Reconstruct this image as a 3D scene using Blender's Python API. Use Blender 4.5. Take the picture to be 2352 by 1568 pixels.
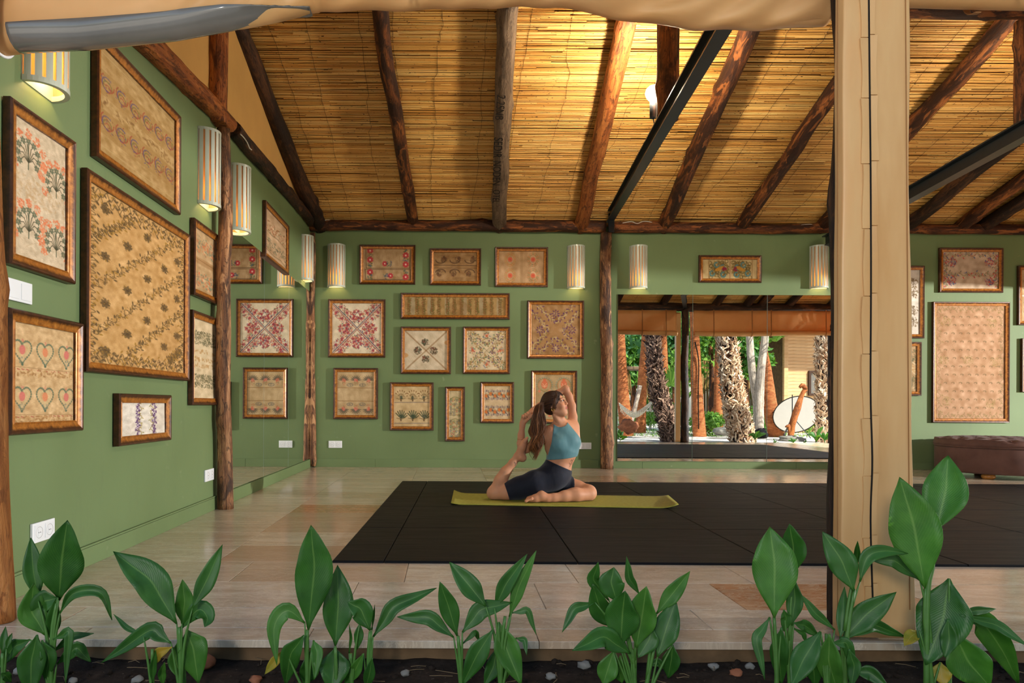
import bpy, bmesh, math, random
import numpy as np
from mathutils import Vector, Matrix, noise as mnoise

for o in list(bpy.data.objects):
    bpy.data.objects.remove(o)
SC = bpy.context.scene
COL = SC.collection
PI = math.pi

# ------------------------------------------------------------------ camera
F_PX, PPX, PPY, CAM_H, ROLL = 1568.0, 1030.0, 930.0, 0.77, -0.0045
cam_d = bpy.data.cameras.new('camera')
cam = bpy.data.objects.new('camera', cam_d)
COL.objects.link(cam)
cam_d.sensor_fit = 'HORIZONTAL'
cam_d.sensor_width = 36.0
cam_d.lens = 36.0 * F_PX / 2352.0
cam_d.shift_x = (1176 - PPX) / 2352.0
cam_d.shift_y = (PPY - 784) / 2352.0
cam_d.clip_start = 0.05
cam.location = (0, 0, CAM_H)
cam.rotation_euler = (PI / 2, ROLL, 0)
SC.camera = cam

# ------------------------------------------------------------------ light
W = bpy.data.worlds.new('sky')
SC.world = W
W.use_nodes = True
wn, wl = W.node_tree.nodes, W.node_tree.links
sky = wn.new('ShaderNodeTexSky')
sky.sky_type = 'NISHITA'
sky.sun_disc = False
sky.sun_elevation = math.radians(48)
sky.sun_rotation = math.radians(50)
sky.air_density = 1.0
sky.dust_density = 1.5
wl.new(sky.outputs[0], wn['Background'].inputs[0])
wn['Background'].inputs[1].default_value = 0.28

def add_light(name, kind, loc, energy, color=(1, 1, 1), size=0.1, target=None, **kw):
    d = bpy.data.lights.new(name, kind)
    d.energy = energy
    d.color = color
    if kind == 'SUN':
        d.angle = size
    elif kind == 'AREA':
        d.size = size
    else:
        d.shadow_soft_size = size
    for k, v in kw.items():
        setattr(d, k, v)
    o = bpy.data.objects.new(name, d)
    o.location = loc
    if target is not None:
        o.rotation_euler = (Vector(target) - Vector(loc)).to_track_quat('-Z', 'Y').to_euler()
    COL.objects.link(o)
    return o

SUN_DIR = Vector((-0.40, -0.55, -0.80)).normalized()
add_light('sun', 'SUN', (12, 14, 20), 11.0, (1.0, 0.93, 0.82), math.radians(0.6), Vector((12, 14, 20)) + SUN_DIR)
# photographic strobe standing in the garden beyond the open right end
STROBE = add_light('strobe', 'SPOT', (13.5, 2.6, 2.0), 6800, (1.0, 0.98, 0.95), 0.10, (1.5, 7.2, 1.2),
                   spot_size=math.radians(75), spot_blend=0.5)
# added fill spot left of the camera, brightening the front; no such lamp known
FILL_SPOT = add_light('added_fill', 'SPOT', (-1.2, -2.6, 1.9), 420, (1.0, 0.95, 0.88), 0.35, (0.8, 7.2, 1.2),
                    spot_size=math.radians(80), spot_blend=0.5)

vs = SC.view_settings
vs.view_transform = 'Standard'
vs.look = 'None'
vs.gamma = 1.0
vs.use_curve_mapping = False
vs.exposure = 0.0
SC.cycles.max_bounces = 8
SC.cycles.diffuse_bounces = 3
SC.cycles.glossy_bounces = 4
SC.cycles.transparent_max_bounces = 8
SC.cycles.sample_clamp_indirect = 8.0
SC.cycles.caustics_reflective = True
SC.cycles.use_denoising = True

# ------------------------------------------------------------------ projection helpers
_ca, _sa = math.cos(ROLL), math.sin(ROLL)
V_R, V_U, V_F = Vector((_ca, 0, -_sa)), Vector((_sa, 0, _ca)), Vector((0, 1, 0))
CAM = Vector((0, 0, CAM_H))
def ray(px, py):
    return V_R * ((px - PPX) / F_PX) + V_U * ((PPY - py) / F_PX) + V_F
def atY(px, py, Y):
    return CAM + ray(px, py) * Y
def fl(px, py, z=0.0):
    r = ray(px, py)
    return CAM + r * ((z - CAM_H) / r.z)
def atX(px, py, X):
    r = ray(px, py)
    return CAM + r * (X / r.x)
def onplane(px, py, p0, n):
    r = ray(px, py)
    return CAM + r * ((p0 - CAM).dot(n) / r.dot(n))
YB = F_PX * CAM_H / 143.0          # back wall
XL = -318.0 / F_PX * YB             # left wall
def mir(px, py, D):                 # a point seen in the back mirror at virtual depth D
    p = atY(px, py, D)
    return Vector((p.x, 2 * YB - D, p.z))

# ------------------------------------------------------------------ object helpers
ORG = {}
def lin(c):
    c = c / 255.0
    return c / 12.92 if c <= 0.04045 else ((c + 0.055) / 1.055) ** 2.4
def C(r, g, b, a=1.0):
    return (lin(r), lin(g), lin(b), a)
def tag(o, label=None, cat=None, group=None, kind=None):
    if label: o['label'] = label
    if cat: o['category'] = cat
    if group: o['group'] = group
    if kind: o['kind'] = kind
    return o
def thing(name, label, cat, loc, group=None):
    o = bpy.data.objects.new(name, None)
    o.empty_display_size = 0.1
    o.location = loc
    COL.objects.link(o)
    ORG[o] = Vector(loc)
    return tag(o, label, cat, group)
def mesh_data(name, verts, faces, mat=None, smooth=False):
    me = bpy.data.meshes.new(name)
    me.from_pydata([tuple(v) for v in verts], [], faces)
    if mat: me.materials.append(mat)
    if smooth and len(me.polygons):
        me.polygons.foreach_set('use_smooth', [True] * len(me.polygons))
    me.update()
    return me
def mk(name, verts, faces, mat=None, parent=None, smooth=False, org=None):
    """mesh object from world-space vertices; a part keeps its thing's origin"""
    vs_ = [Vector(v) for v in verts]
    if parent is not None:
        org = ORG[parent]
    elif org is None:
        n = len(vs_)
        org = Vector((sum(v.x for v in vs_) / n, sum(v.y for v in vs_) / n, min(v.z for v in vs_)))
    o = bpy.data.objects.new(name, mesh_data(name, [v - org for v in vs_], faces, mat, smooth))
    COL.objects.link(o)
    if parent is not None:
        o.parent = parent
    else:
        o.location = org
    ORG[o] = Vector(org)
    return o
def put(name, me, parent, loc):
    """object sharing mesh data, at a world location under a parent"""
    o = bpy.data.objects.new(name, me)
    COL.objects.link(o)
    if parent is not None:
        o.parent = parent
        o.location = Vector(loc) - ORG[parent]
    else:
        o.location = loc
    ORG[o] = Vector(loc)
    return o
class MB:
    def __init__(s):
        s.v, s.f = [], []
    def add(s, v, f):
        b = len(s.v)
        s.v += [Vector(p) for p in v]
        s.f += [[i + b for i in q] for q in f]
        return s
    def box(s, lo, hi, M=None):
        x0, y0, z0 = lo; x1, y1, z1 = hi
        v = [Vector(p) for p in ((x0,y0,z0),(x1,y0,z0),(x1,y1,z0),(x0,y1,z0),(x0,y0,z1),(x1,y0,z1),(x1,y1,z1),(x0,y1,z1))]
        if M is not None: v = [M @ p for p in v]
        return s.add(v, [(0,3,2,1),(4,5,6,7),(0,1,5,4),(1,2,6,5),(2,3,7,6),(3,0,4,7)])
    def bevbox(s, lo, hi, b, M=None):
        """box with chamfered edges"""
        x0,y0,z0 = lo; x1,y1,z1 = hi
        bm = bmesh.new()
        bmesh.ops.create_cube(bm, size=1)
        for v in bm.verts:
            v.co = Vector((x0 + (v.co.x + .5) * (x1 - x0), y0 + (v.co.y + .5) * (y1 - y0), z0 + (v.co.z + .5) * (z1 - z0)))
        bmesh.ops.bevel(bm, geom=bm.edges[:], offset=b, segments=2, affect='EDGES', profile=0.6)
        bm.verts.index_update()
        v = [M @ p.co if M is not None else p.co.copy() for p in bm.verts]
        f = [[p.index for p in q.verts] for q in bm.faces]
        bm.free()
        return s.add(v, f)
    def tube(s, pts, rads, n=8, caps=True):
        pts = [Vector(p) for p in pts]
        if not hasattr(rads, '__len__'): rads = [rads] * len(pts)
        rings = []
        up = None
        for i, p in enumerate(pts):
            t = (pts[min(i + 1, len(pts) - 1)] - pts[max(i - 1, 0)])
            if t.length < 1e-9: t = Vector((0, 0, 1))
            t.normalize()
            if up is None:
                up = t.orthogonal().normalized()
            else:
                up = (up - t * up.dot(t))
                up = up.normalized() if up.length > 1e-6 else t.orthogonal().normalized()
            q = t.cross(up)
            rings.append([p + (up * math.cos(2 * PI * k / n) + q * math.sin(2 * PI * k / n)) * rads[i] for k in range(n)])
        b = len(s.v)
        for r in rings: s.v += r
        for i in range(len(rings) - 1):
            for k in range(n):
                k2 = (k + 1) % n
                s.f.append([b + i * n + k, b + i * n + k2, b + (i + 1) * n + k2, b + (i + 1) * n + k])
        if caps:
            s.f.append([b + k for k in range(n)][::-1])
            s.f.append([b + (len(rings) - 1) * n + k for k in range(n)])
        return s
    def lathe(s, c, prof, n=24, M=None):
        """profile (r,z) turned about the vertical through c"""
        c = Vector(c); b = len(s.v)
        for r, z in prof:
            for k in range(n):
                a = 2 * PI * k / n
                p = Vector((r * math.cos(a), r * math.sin(a), z))
                s.v.append((M @ p if M is not None else p) + c)
        m = len(prof)
        for i in range(m - 1):
            for k in range(n):
                k2 = (k + 1) % n
                s.f.append([b + i * n + k, b + i * n + k2, b + (i + 1) * n + k2, b + (i + 1) * n + k])
        s.f.append([b + k for k in range(n)][::-1])
        s.f.append([b + (m - 1) * n + k for k in range(n)])
        return s
    def blob(s, c, rad, seed=0, rough=0.15, sub=2, freq=1.7):
        bm = bmesh.new()
        bmesh.ops.create_icosphere(bm, subdivisions=sub, radius=1)
        v = []
        for p in bm.verts:
            k = 1 + rough * mnoise.noise(p.co * freq + Vector((seed * 3.1, seed * 7.7, 1.3)))
            v.append(Vector(c) + Vector((p.co.x * rad[0], p.co.y * rad[1], p.co.z * rad[2])) * k)
        bm.verts.index_update()
        f = [[p.index for p in q.verts] for q in bm.faces]
        bm.free()
        return s.add(v, f)
    def build(s, name, mat, parent=None, smooth=False, org=None):
        return mk(name, s.v, s.f, mat, parent, smooth, org)

def spline(pts, n):
    """Catmull-Rom through points"""
    P = [Vector(p) for p in pts]
    P = [P[0] * 2 - P[1]] + P + [P[-1] * 2 - P[-2]]
    m = len(P) - 3
    out = []
    for i in range(n):
        t = i / (n - 1) * m
        k = min(int(t), m - 1)
        t -= k
        a, b, c, d = P[k:k + 4]
        out.append(0.5 * ((2 * b) + (c - a) * t + (2 * a - 5 * b + 4 * c - d) * t * t + (3 * b - a - 3 * c + d) * t ** 3))
    return out

# ------------------------------------------------------------------ material helpers
class NT:
    def __init__(s, name, rough=0.6, spec=0.4, metal=0.0, color=None):
        s.m = bpy.data.materials.new(name)
        s.m.use_nodes = True
        s.n, s.l = s.m.node_tree.nodes, s.m.node_tree.links
        s.b = s.n['Principled BSDF']
        s.b.inputs['Roughness'].default_value = rough
        s.b.inputs['Specular IOR Level'].default_value = spec
        s.b.inputs['Metallic'].default_value = metal
        if color: s.b.inputs['Base Color'].default_value = color
    def link(s, a, b): s.l.new(a, b)
    def coord(s, k='Object'):
        return s.n.new('ShaderNodeTexCoord').outputs[k]
    def attr(s, name, out='Vector'):
        a = s.n.new('ShaderNodeAttribute'); a.attribute_name = name
        return a.outputs[out]
    def geo(s, out): return s.n.new('ShaderNodeNewGeometry').outputs[out]
    def rand(s): return s.n.new('ShaderNodeObjectInfo').outputs['Random']
    def map(s, vec, scale=(1, 1, 1), loc=(0, 0, 0), rot=(0, 0, 0)):
        m = s.n.new('ShaderNodeMapping')
        m.inputs['Scale'].default_value = scale
        m.inputs['Location'].default_value = loc
        m.inputs['Rotation'].default_value = rot
        s.link(vec, m.inputs[0]); return m.outputs[0]
    def noise(s, vec, scale=5, detail=4, rough=0.55, dist=0.0, out='Fac'):
        t = s.n.new('ShaderNodeTexNoise')
        t.inputs['Scale'].default_value = scale
        t.inputs['Detail'].default_value = detail
        t.inputs['Roughness'].default_value = rough
        t.inputs['Distortion'].default_value = dist
        if vec is not None: s.link(vec, t.inputs['Vector'])
        return t.outputs[out]
    def voronoi(s, vec, scale=5, feature='F1', out='Distance'):
        t = s.n.new('ShaderNodeTexVoronoi'); t.feature = feature
        t.inputs['Scale'].default_value = scale
        if vec is not None: s.link(vec, t.inputs['Vector'])
        return t.outputs[out]
    def wave(s, vec, scale=5, dist=0, axis='X', detail=2):
        t = s.n.new('ShaderNodeTexWave'); t.bands_direction = axis
        t.inputs['Scale'].default_value = scale
        t.inputs['Distortion'].default_value = dist
        t.inputs['Detail'].default_value = detail
        s.link(vec, t.inputs['Vector']); return t.outputs['Fac']
    def ramp(s, fac, stops, interp='LINEAR'):
        r = s.n.new('ShaderNodeValToRGB'); e = r.color_ramp
        e.interpolation = interp
        while len(e.elements) < len(stops): e.elements.new(0.5)
        for k, (p, c) in zip(e.elements, stops):
            k.position = p
            k.color = c if hasattr(c, '__len__') else (c, c, c, 1)
        s.link(fac, r.inputs[0]); return r.outputs[0]
    def mix(s, fac, a, b, mode='MIX'):
        m = s.n.new('ShaderNodeMix'); m.data_type = 'RGBA'; m.blend_type = mode
        for sock, v in ((m.inputs[0], fac), (m.inputs[6], a), (m.inputs[7], b)):
            if hasattr(v, 'is_linked'): s.link(v, sock)
            else: sock.default_value = v
        return m.outputs[2]
    def math(s, op, a, b=None):
        m = s.n.new('ShaderNodeMath'); m.operation = op
        for sock, v in zip(m.inputs, (a, b)):
            if v is None: continue
            if hasattr(v, 'is_linked'): s.link(v, sock)
            else: sock.default_value = v
        return m.outputs[0]
    def sep(s, vec):
        m = s.n.new('ShaderNodeSeparateXYZ'); s.link(vec, m.inputs[0]); return m.outputs
    def color(s, c): s.link(c, s.b.inputs['Base Color']); return s
    def roughness(s, c): s.link(c, s.b.inputs['Roughness']); return s
    def bump(s, h, strength=0.3, dist=0.01):
        b = s.n.new('ShaderNodeBump')
        b.inputs['Strength'].default_value = strength
        b.inputs['Distance'].default_value = dist
        s.link(h, b.inputs['Height']); s.link(b.outputs[0], s.b.inputs['Normal']); return s
    def translucent(s, col, fac):
        t = s.n.new('ShaderNodeBsdfTranslucent')
        if hasattr(col, 'is_linked'): s.link(col, t.inputs[0])
        else: t.inputs[0].default_value = col
        x = s.n.new('ShaderNodeMixShader'); x.inputs[0].default_value = fac
        s.link(s.b.outputs[0], x.inputs[1]); s.link(t.outputs[0], x.inputs[2])
        s.link(x.outputs[0], s.n['Material Output'].inputs[0]); return s
def flat(name, col, rough=0.6, spec=0.4, metal=0.0, var=0.12, scale=6.0, bump=0.0):
    t = NT(name, rough, spec, metal)
    n = t.noise(t.coord(), scale, 4)
    a = tuple(c * (1 - var) for c in col[:3]) + (1,)
    b = tuple(min(1, c * (1 + var)) for c in col[:3]) + (1,)
    t.color(t.ramp(n, [(0.3, a), (0.7, b)]))
    if bump: t.bump(n, bump, 0.01)
    return t.m

M = {}
def m_wall():
    t = NT('green_wall_paint', 0.62, 0.35)
    v = t.coord()
    big = t.noise(v, 0.9, 3)
    fine = t.noise(t.map(v, (3, 3, 0.8)), 3, 6, 0.7)
    c = t.ramp(big, [(0.25, C(96, 114, 71)), (0.75, C(110, 130, 86))])
    c = t.mix(t.ramp(fine, [(0.55, 0.0), (0.8, 0.35)]), c, C(92, 106, 76))
    spots = t.noise(v, 9, 2)
    c = t.mix(t.ramp(spots, [(0.72, 0.0), (0.80, 0.5)]), c, C(140, 152, 112))
    t.color(c); t.bump(t.noise(v, 60, 5), 0.08, 0.004)
    return t.m
M['wall'] = m_wall()
M['ochre'] = flat('ochre_plaster', C(205, 160, 92), 0.8, 0.2, var=0.08, scale=2)
def m_wood(name, dark, mid, lite, bark=0.55, amount=(0.35, 0.62)):
    t = NT(name, 0.62, 0.3)
    v = t.attr('lc')
    streak = t.noise(t.map(v, (26, 26, 2.2)), 1.0, 6, 0.65, 0.4)
    patch = t.noise(t.map(v, (7, 7, 2.0)), 1.0, 5, 0.6, 0.8)
    peel = t.noise(t.map(v, (13, 13, 3.1), (3, 1, 7)), 1.0, 4, 0.6, 1.2)
    flake = t.noise(t.map(v, (30, 30, 9), (5, 2, 1)), 1.0, 5, 0.7, 1.5)
    c = t.ramp(streak, [(0.28, dark), (0.48, mid), (0.72, lite)])
    pm_ = (amount[0] + amount[1]) / 2
    c = t.mix(t.ramp(patch, [(pm_ - 0.04, 0.0), (pm_ + 0.05, 0.88)]), c, dark)
    c = t.mix(t.ramp(flake, [(0.52, 0.0), (0.60, 0.75)]), c, dark)
    c = t.mix(t.ramp(peel, [(0.58, 0.0), (0.62, bark)]), c, lite)
    t.color(c)
    h = t.mix(0.5, t.mix(0.5, streak, flake), peel)
    t.bump(h, 1.0, 0.03)
    return t.m
M['log'] = m_wood('peeled_log_wood', C(44, 24, 14), C(104, 58, 28), C(172, 104, 50))
M['log_dark'] = m_wood('dark_bark_wood', C(30, 20, 15), C(62, 40, 26), C(112, 70, 38), 0.35)
M['log_orange'] = m_wood('orange_peeled_wood', C(70, 36, 18), C(150, 84, 38), C(196, 122, 60), 0.5, (0.5, 0.75))
M['log_grey'] = m_wood('weathered_grey_wood', C(70, 56, 44), C(112, 92, 72), C(146, 122, 98), 0.3, (0.5, 0.8))
M['log_pole'] = m_wood('scraped_pole_wood', C(52, 34, 24), C(124, 82, 52), C(198, 150, 104), 0.75, (0.42, 0.7))
M['log_post'] = m_wood('smooth_orange_post_wood', C(128, 74, 36), C(186, 118, 60), C(214, 150, 88), 0.3, (0.6, 0.85))
def m_reed():
    t = NT('dried_reed', 0.5, 0.4)
    r = t.geo('Random Per Island')
    v = t.coord()
    c = t.ramp(r, [(0.0, C(188, 130, 54)), (0.3, C(214, 156, 74)), (0.6, C(230, 178, 94)), (0.88, C(244, 204, 124)), (1.0, C(162, 108, 48))])
    n = t.noise(t.map(v, (2.0, 60, 60)), 1.0, 4, 0.6)
    c = t.mix(t.ramp(n, [(0.3, 0.45), (0.5, 0.0)]), c, C(150, 100, 42))
    d = t.noise(t.map(v, (34, 70, 70)), 1.0, 1, 0.5)
    c = t.mix(t.ramp(d, [(0.69, 0.0), (0.74, 0.9)]), c, C(70, 40, 18))
    t.color(c); return t.m
M['reed'] = m_reed()
def m_tile():
    t = NT('polished_travertine', 0.16, 0.5)
    v = t.coord()
    r = t.rand()
    off = t.n.new('ShaderNodeVectorMath'); off.operation = 'ADD'
    cmb = t.n.new('ShaderNodeCombineXYZ')
    for i, k in enumerate((37.0, 91.0, 13.0)):
        t.link(t.math('MULTIPLY', r, k), cmb.inputs[i])
    t.link(v, off.inputs[0]); t.link(cmb.outputs[0], off.inputs[1])
    v2 = off.outputs[0]
    st = t.noise(t.map(v2, (2.2, 12, 1)), 1.0, 7, 0.68, 0.7)
    cl = t.noise(t.map(v2, (3, 5, 1)), 1.6, 5, 0.6, 1.2)
    vein = t.noise(t.map(v2, (4, 11, 1), rot=(0, 0, 0.35)), 1.3, 8, 0.75, 1.8)
    c = t.ramp(st, [(0.25, C(160, 146, 126)), (0.5, C(186, 172, 152)), (0.75, C(206, 195, 177))])
    c = t.mix(t.ramp(cl, [(0.45, 0.0), (0.75, 0.5)]), c, C(170, 140, 108))
    c = t.mix(t.ramp(vein, [(0.47, 0.0), (0.5, 0.45), (0.53, 0.0)]), c, C(228, 212, 186))
    c = t.mix(t.ramp(r, [(0.0, 0.0), (0.8, 0.16), (0.95, 0.55)]), c, C(158, 116, 78))
    t.color(c)
    t.roughness(t.ramp(cl, [(0.3, 0.12), (0.8, 0.26)]))
    return t.m
M['tile'] = m_tile()
M['tile_brown'] = None
M['grout'] = flat('pale_grout', C(196, 178, 148), 0.8, 0.2)
M['riser'] = flat('earth_stained_riser', C(104, 82, 58), 0.85, 0.2, var=0.35, scale=8, bump=0.4)
def m_rubber():
    t = NT('black_rubber', 0.55, 0.10)
    v = t.coord()
    st = t.noise(t.map(v, (1.6, 16, 1)), 1.3, 6, 0.7, 0.5)
    fine = t.noise(v, 420, 2)
    c = t.ramp(st, [(0.3, C(10, 11, 14)), (0.62, C(16, 17, 21)), (0.85, C(30, 31, 34))])
    c = t.mix(t.ramp(fine, [(0.68, 0.0), (0.78, 0.6)]), c, C(66, 64, 62))
    t.color(c); t.bump(fine, 0.35, 0.002)
    t.roughness(t.ramp(st, [(0.3, 0.42), (0.8, 0.6)]))
    return t.m
M['rubber'] = m_rubber()
def m_mirror():
    t = NT('mirror_silver', 0.0, 0.5, 1.0, (0.90, 0.92, 0.90, 1))
    return t.m
M['mirror'] = m_mirror()
M['glass_edge'] = flat('polished_glass_edge', C(176, 190, 190), 0.15, 0.6, var=0.05)
def m_frame():
    t = NT('antiqued_gilt_moulding', 0.34, 0.5, 0.25)
    v = t.coord()
    k = t.attr('edge', 'Fac')
    n = t.noise(v, 34, 6, 0.7)
    g = t.ramp(n, [(0.3, C(116, 68, 22)), (0.5, C(164, 102, 36)), (0.7, C(198, 134, 58))])
    d = t.ramp(n, [(0.3, C(44, 24, 14)), (0.7, C(92, 52, 24))])
    f = t.math('ADD', k, t.math('MULTIPLY', t.math('SUBTRACT', n, 0.5), 0.5))
    t.color(t.mix(t.ramp(f, [(0.40, 0.0), (0.68, 1.0)]), d, g))
    t.bump(n, 0.15, 0.003)
    return t.m
M['frame'] = m_frame()
def m_textile():
    t = NT('embroidered_cloth', 0.9, 0.1)
    v = t.coord()
    c = t.attr('paint', 'Color')
    n = t.noise(t.map(v, (60, 60, 260)), 1.0, 3, 0.6)
    n2 = t.noise(v, 3.5, 4)
    c = t.mix(t.ramp(n, [(0.3, 0.22), (0.65, 0.0)]), c, C(120, 92, 60))
    c = t.mix(t.ramp(n2, [(0.5, 0.0), (0.8, 0.3)]), c, C(150, 112, 70))
    t.color(c); t.bump(n, 0.25, 0.002)
    return t.m
M['textile'] = m_textile()
def m_canvas():
    t = NT('tan_canvas', 0.42, 0.35)
    v = t.coord()
    n = t.noise(v, 2.5, 4)
    c = t.ramp(n, [(0.3, C(222, 174, 110)), (0.7, C(236, 194, 134))])
    t.color(c); t.bump(t.noise(v, 260, 2), 0.06, 0.002)
    t.translucent(C(226, 150, 78), 0.38)
    return t.m
M['canvas'] = m_canvas()
M['vinyl'] = flat('grey_clear_vinyl', C(104, 102, 98), 0.14, 0.6, var=0.15, scale=3)
M['steel'] = flat('black_painted_steel', C(34, 40, 44), 0.38, 0.5, 0.2, var=0.15, scale=20)
M['white_plastic'] = flat('white_plastic', C(226, 228, 230), 0.35, 0.5, var=0.03)
M['grey_plastic'] = flat('grey_socket_plastic', C(120, 116, 108), 0.4, 0.5, var=0.05)
M['dark_gap'] = flat('dark_recess', C(36, 32, 28), 0.9, 0.1)
M['sconce'] = flat('pale_sage_ceramic', C(182, 190, 174), 0.32, 0.5, var=0.05, scale=14)
def m_liner():
    t = NT('parchment_liner', 0.7, 0.2, color=C(236, 206, 158))
    t.translucent(C(255, 214, 150), 0.6)
    return t.m
M['liner'] = m_liner()
def m_emit(name, col, st):
    t = NT(name, 0.5)
    t.b.inputs['Emission Color'].default_value = col
    t.b.inputs['Emission Strength'].default_value = st
    return t.m
M['bulb'] = m_emit('lit_globe_bulb', (1.0, 0.86, 0.66, 1), 1000.0)
M['bulb_added'] = m_emit('added_globe_bulb', (1.0, 0.86, 0.66, 1), 260.0)
M['bulb_small'] = m_emit('lit_warm_bulb', (1.0, 0.68, 0.34, 1), 14.0)
M['cable'] = flat('white_cable', C(206, 198, 184), 0.5, 0.4)
M['rope_dark'] = flat('binding_wire', C(70, 58, 40), 0.7, 0.2)
def m_leaf(name, a, b, rib, tr=0.28):
    t = NT(name, 0.42, 0.35)
    uv = t.n.new('ShaderNodeUVMap').outputs[0]
    s = t.sep(uv)
    ax = t.math('ABSOLUTE', s[0])
    ph = t.math('SUBTRACT', t.math('MULTIPLY', s[1], 26.0), t.math('MULTIPLY', ax, 9.0))
    vein = t.math('SINE', t.math('MULTIPLY', ph, 6.283))
    n = t.noise(t.coord(), 14, 4)
    c = t.ramp(n, [(0.3, a), (0.7, b)])
    c = t.mix(t.ramp(vein, [(0.55, 0.0), (1.0, 0.16)]), c, rib)
    c = t.mix(t.ramp(ax, [(0.02, 0.6), (0.07, 0.0)]), c, rib)
    t.color(c); t.bump(vein, 0.10, 0.002)
    t.translucent(t.mix(0.5, c, C(120, 190, 40)), tr)
    return t.m
M['leaf'] = m_leaf('canna_leaf', C(34, 78, 26), C(54, 104, 36), C(104, 142, 66))
M['leaf_lite'] = m_leaf('young_canna_leaf', C(52, 100, 34), C(78, 130, 46), C(122, 160, 78), 0.35)
M['leaf_yellow'] = m_leaf('yellowing_canna_leaf', C(120, 130, 40), C(196, 150, 50), C(170, 150, 80), 0.3)
M['stem'] = flat('canna_stem', C(66, 106, 42), 0.45, 0.4, var=0.2, scale=20)
def m_soil():
    t = NT('dark_garden_soil', 0.95, 0.1)
    v = t.coord()
    n = t.noise(v, 16, 8, 0.75)
    s = t.noise(v, 70, 4, 0.6)
    c = t.ramp(n, [(0.3, C(34, 30, 26)), (0.6, C(62, 52, 44)), (0.8, C(92, 78, 66))])
    c = t.mix(t.ramp(s, [(0.66, 0.0), (0.72, 0.7)]), c, C(130, 118, 104))
    t.color(c); t.bump(n, 1.0, 0.03)
    return t.m
M['soil'] = m_soil()
M['stone_red'] = flat('rust_red_stone', C(140, 88, 62), 0.85, 0.2, var=0.3, scale=12, bump=0.6)
M['stone_grey'] = flat('grey_pebble', C(120, 118, 112), 0.75, 0.3, var=0.25, scale=20, bump=0.3)
def m_gravel():
    t = NT('white_gravel', 0.9, 0.1)
    v = t.coord()
    n = t.voronoi(v, 34)
    b = t.noise(v, 0.9, 4)
    c = t.ramp(n, [(0.0, C(238, 234, 226)), (0.6, C(196, 190, 180))])
    c = t.mix(t.ramp(b, [(0.58, 0.0), (0.72, 0.55)]), c, C(120, 122, 84))
    t.color(c); t.bump(n, 0.6, 0.02)
    return t.m
M['gravel'] = m_gravel()
# ------------------------------------------------------------------ logs
def log(name, pts, rads, mat, parent=None, seed=0, rough=0.10, n=16, step=0.05, knots=5, wob=0.012, org=None):
    """irregular round timber following pts; carries its own grain coordinates"""
    rnd = random.Random(seed)
    pts = [Vector(p) for p in pts]
    L = sum((pts[i + 1] - pts[i]).length for i in range(len(pts) - 1))
    m = max(6, int(L / step))
    P = spline(pts, m) if len(pts) > 2 else [pts[0].lerp(pts[1], i / (m - 1)) for i in range(m)]
    if not hasattr(rads, '__len__'): rads = [rads, rads]
    kn = [(rnd.random() * L, rnd.random() * 2 * PI, rnd.uniform(0.10, 0.28)) for _ in range(knots)]
    verts, lc = [], []
    up = None
    s = 0.0
    for i in range(m):
        if i: s += (P[i] - P[i - 1]).length
        t = (P[min(i + 1, m - 1)] - P[max(i - 1, 0)]).normalized()
        if up is None: up = t.orthogonal().normalized()
        else: up = (up - t * up.dot(t)).normalized()
        q = t.cross(up)
        f = i / (m - 1)
        r = np.interp(f, np.linspace(0, 1, len(rads)), rads)
        off = up * (wob * mnoise.noise(Vector((s * 1.3, seed * 1.7, 0)))) + q * (wob * mnoise.noise(Vector((s * 1.3, seed * 1.7, 9))))
        for k in range(n):
            a = 2 * PI * k / n
            ca, sa = math.cos(a), math.sin(a)
            rr = r * (1 + rough * mnoise.noise(Vector((ca * 1.4, sa * 1.4, s * 2.2 + seed * 5)))
                      + 0.35 * rough * mnoise.noise(Vector((ca * 4, sa * 4, s * 6 + seed * 5))))
            for ks, ka, kh in kn:
                da = abs((a - ka + PI) % (2 * PI) - PI)
                d2 = ((s - ks) / 0.05) ** 2 + (da * r / 0.05) ** 2
                if d2 < 6: rr += r * kh * math.exp(-d2)
            verts.append(P[i] + off + (up * ca + q * sa) * rr)
            lc.append((ca * r + seed * 0.37, sa * r, s + seed * 1.9))
    faces = []
    for i in range(m - 1):
        for k in range(n):
            k2 = (k + 1) % n
            faces.append([i * n + k, i * n + k2, (i + 1) * n + k2, (i + 1) * n + k])
    faces.append(list(range(n))[::-1])
    faces.append([(m - 1) * n + k for k in range(n)])
    o = mk(name, verts, faces, mat, parent, True, org)
    o.data.polygons[-1].use_smooth = o.data.polygons[-2].use_smooth = False
    at = o.data.attributes.new('lc', 'FLOAT_VECTOR', 'POINT')
    at.data.foreach_set('vector', np.array(lc, dtype=np.float32).ravel())
    return o

# ------------------------------------------------------------------ floor
XR = 8.3                      # right end of the pavilion
YF = fl(1030, 1472).y         # front edge of the platform
Z_SOIL = -0.075
bs = MB().box((XL - 0.15, YF + 0.065, -0.30), (XR, YB + 0.1, -0.005))
floor = bs.build('floor', M['grout']); tag(floor, kind='structure')
tile_cache = {}
def tile_mesh(w, d, th=0.02, mat='tile'):
    key = (round(w, 3), round(d, 3), th, mat)
    if key not in tile_cache:
        b = MB(); c = 0.0018; g = 0.0012
        x, y = w / 2 - g, d / 2 - g
        v = [(-x, -y, -th), (x, -y, -th), (x, y, -th), (-x, y, -th),
             (-x, -y, -c), (x, -y, -c), (x, y, -c), (-x, y, -c),
             (-x + c, -y + c, 0), (x - c, -y + c, 0), (x - c, y - c, 0), (-x + c, y - c, 0)]
        b.add(v, [(0,3,2,1),(0,1,5,4),(1,2,6,5),(2,3,7,6),(3,0,4,7),(4,5,9,8),(5,6,10,9),(6,7,11,10),(7,4,8,11),(8,9,10,11)])
        tile_cache[key] = mesh_data('tile', b.v, b.f, M[mat])
    return tile_cache[key]
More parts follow.
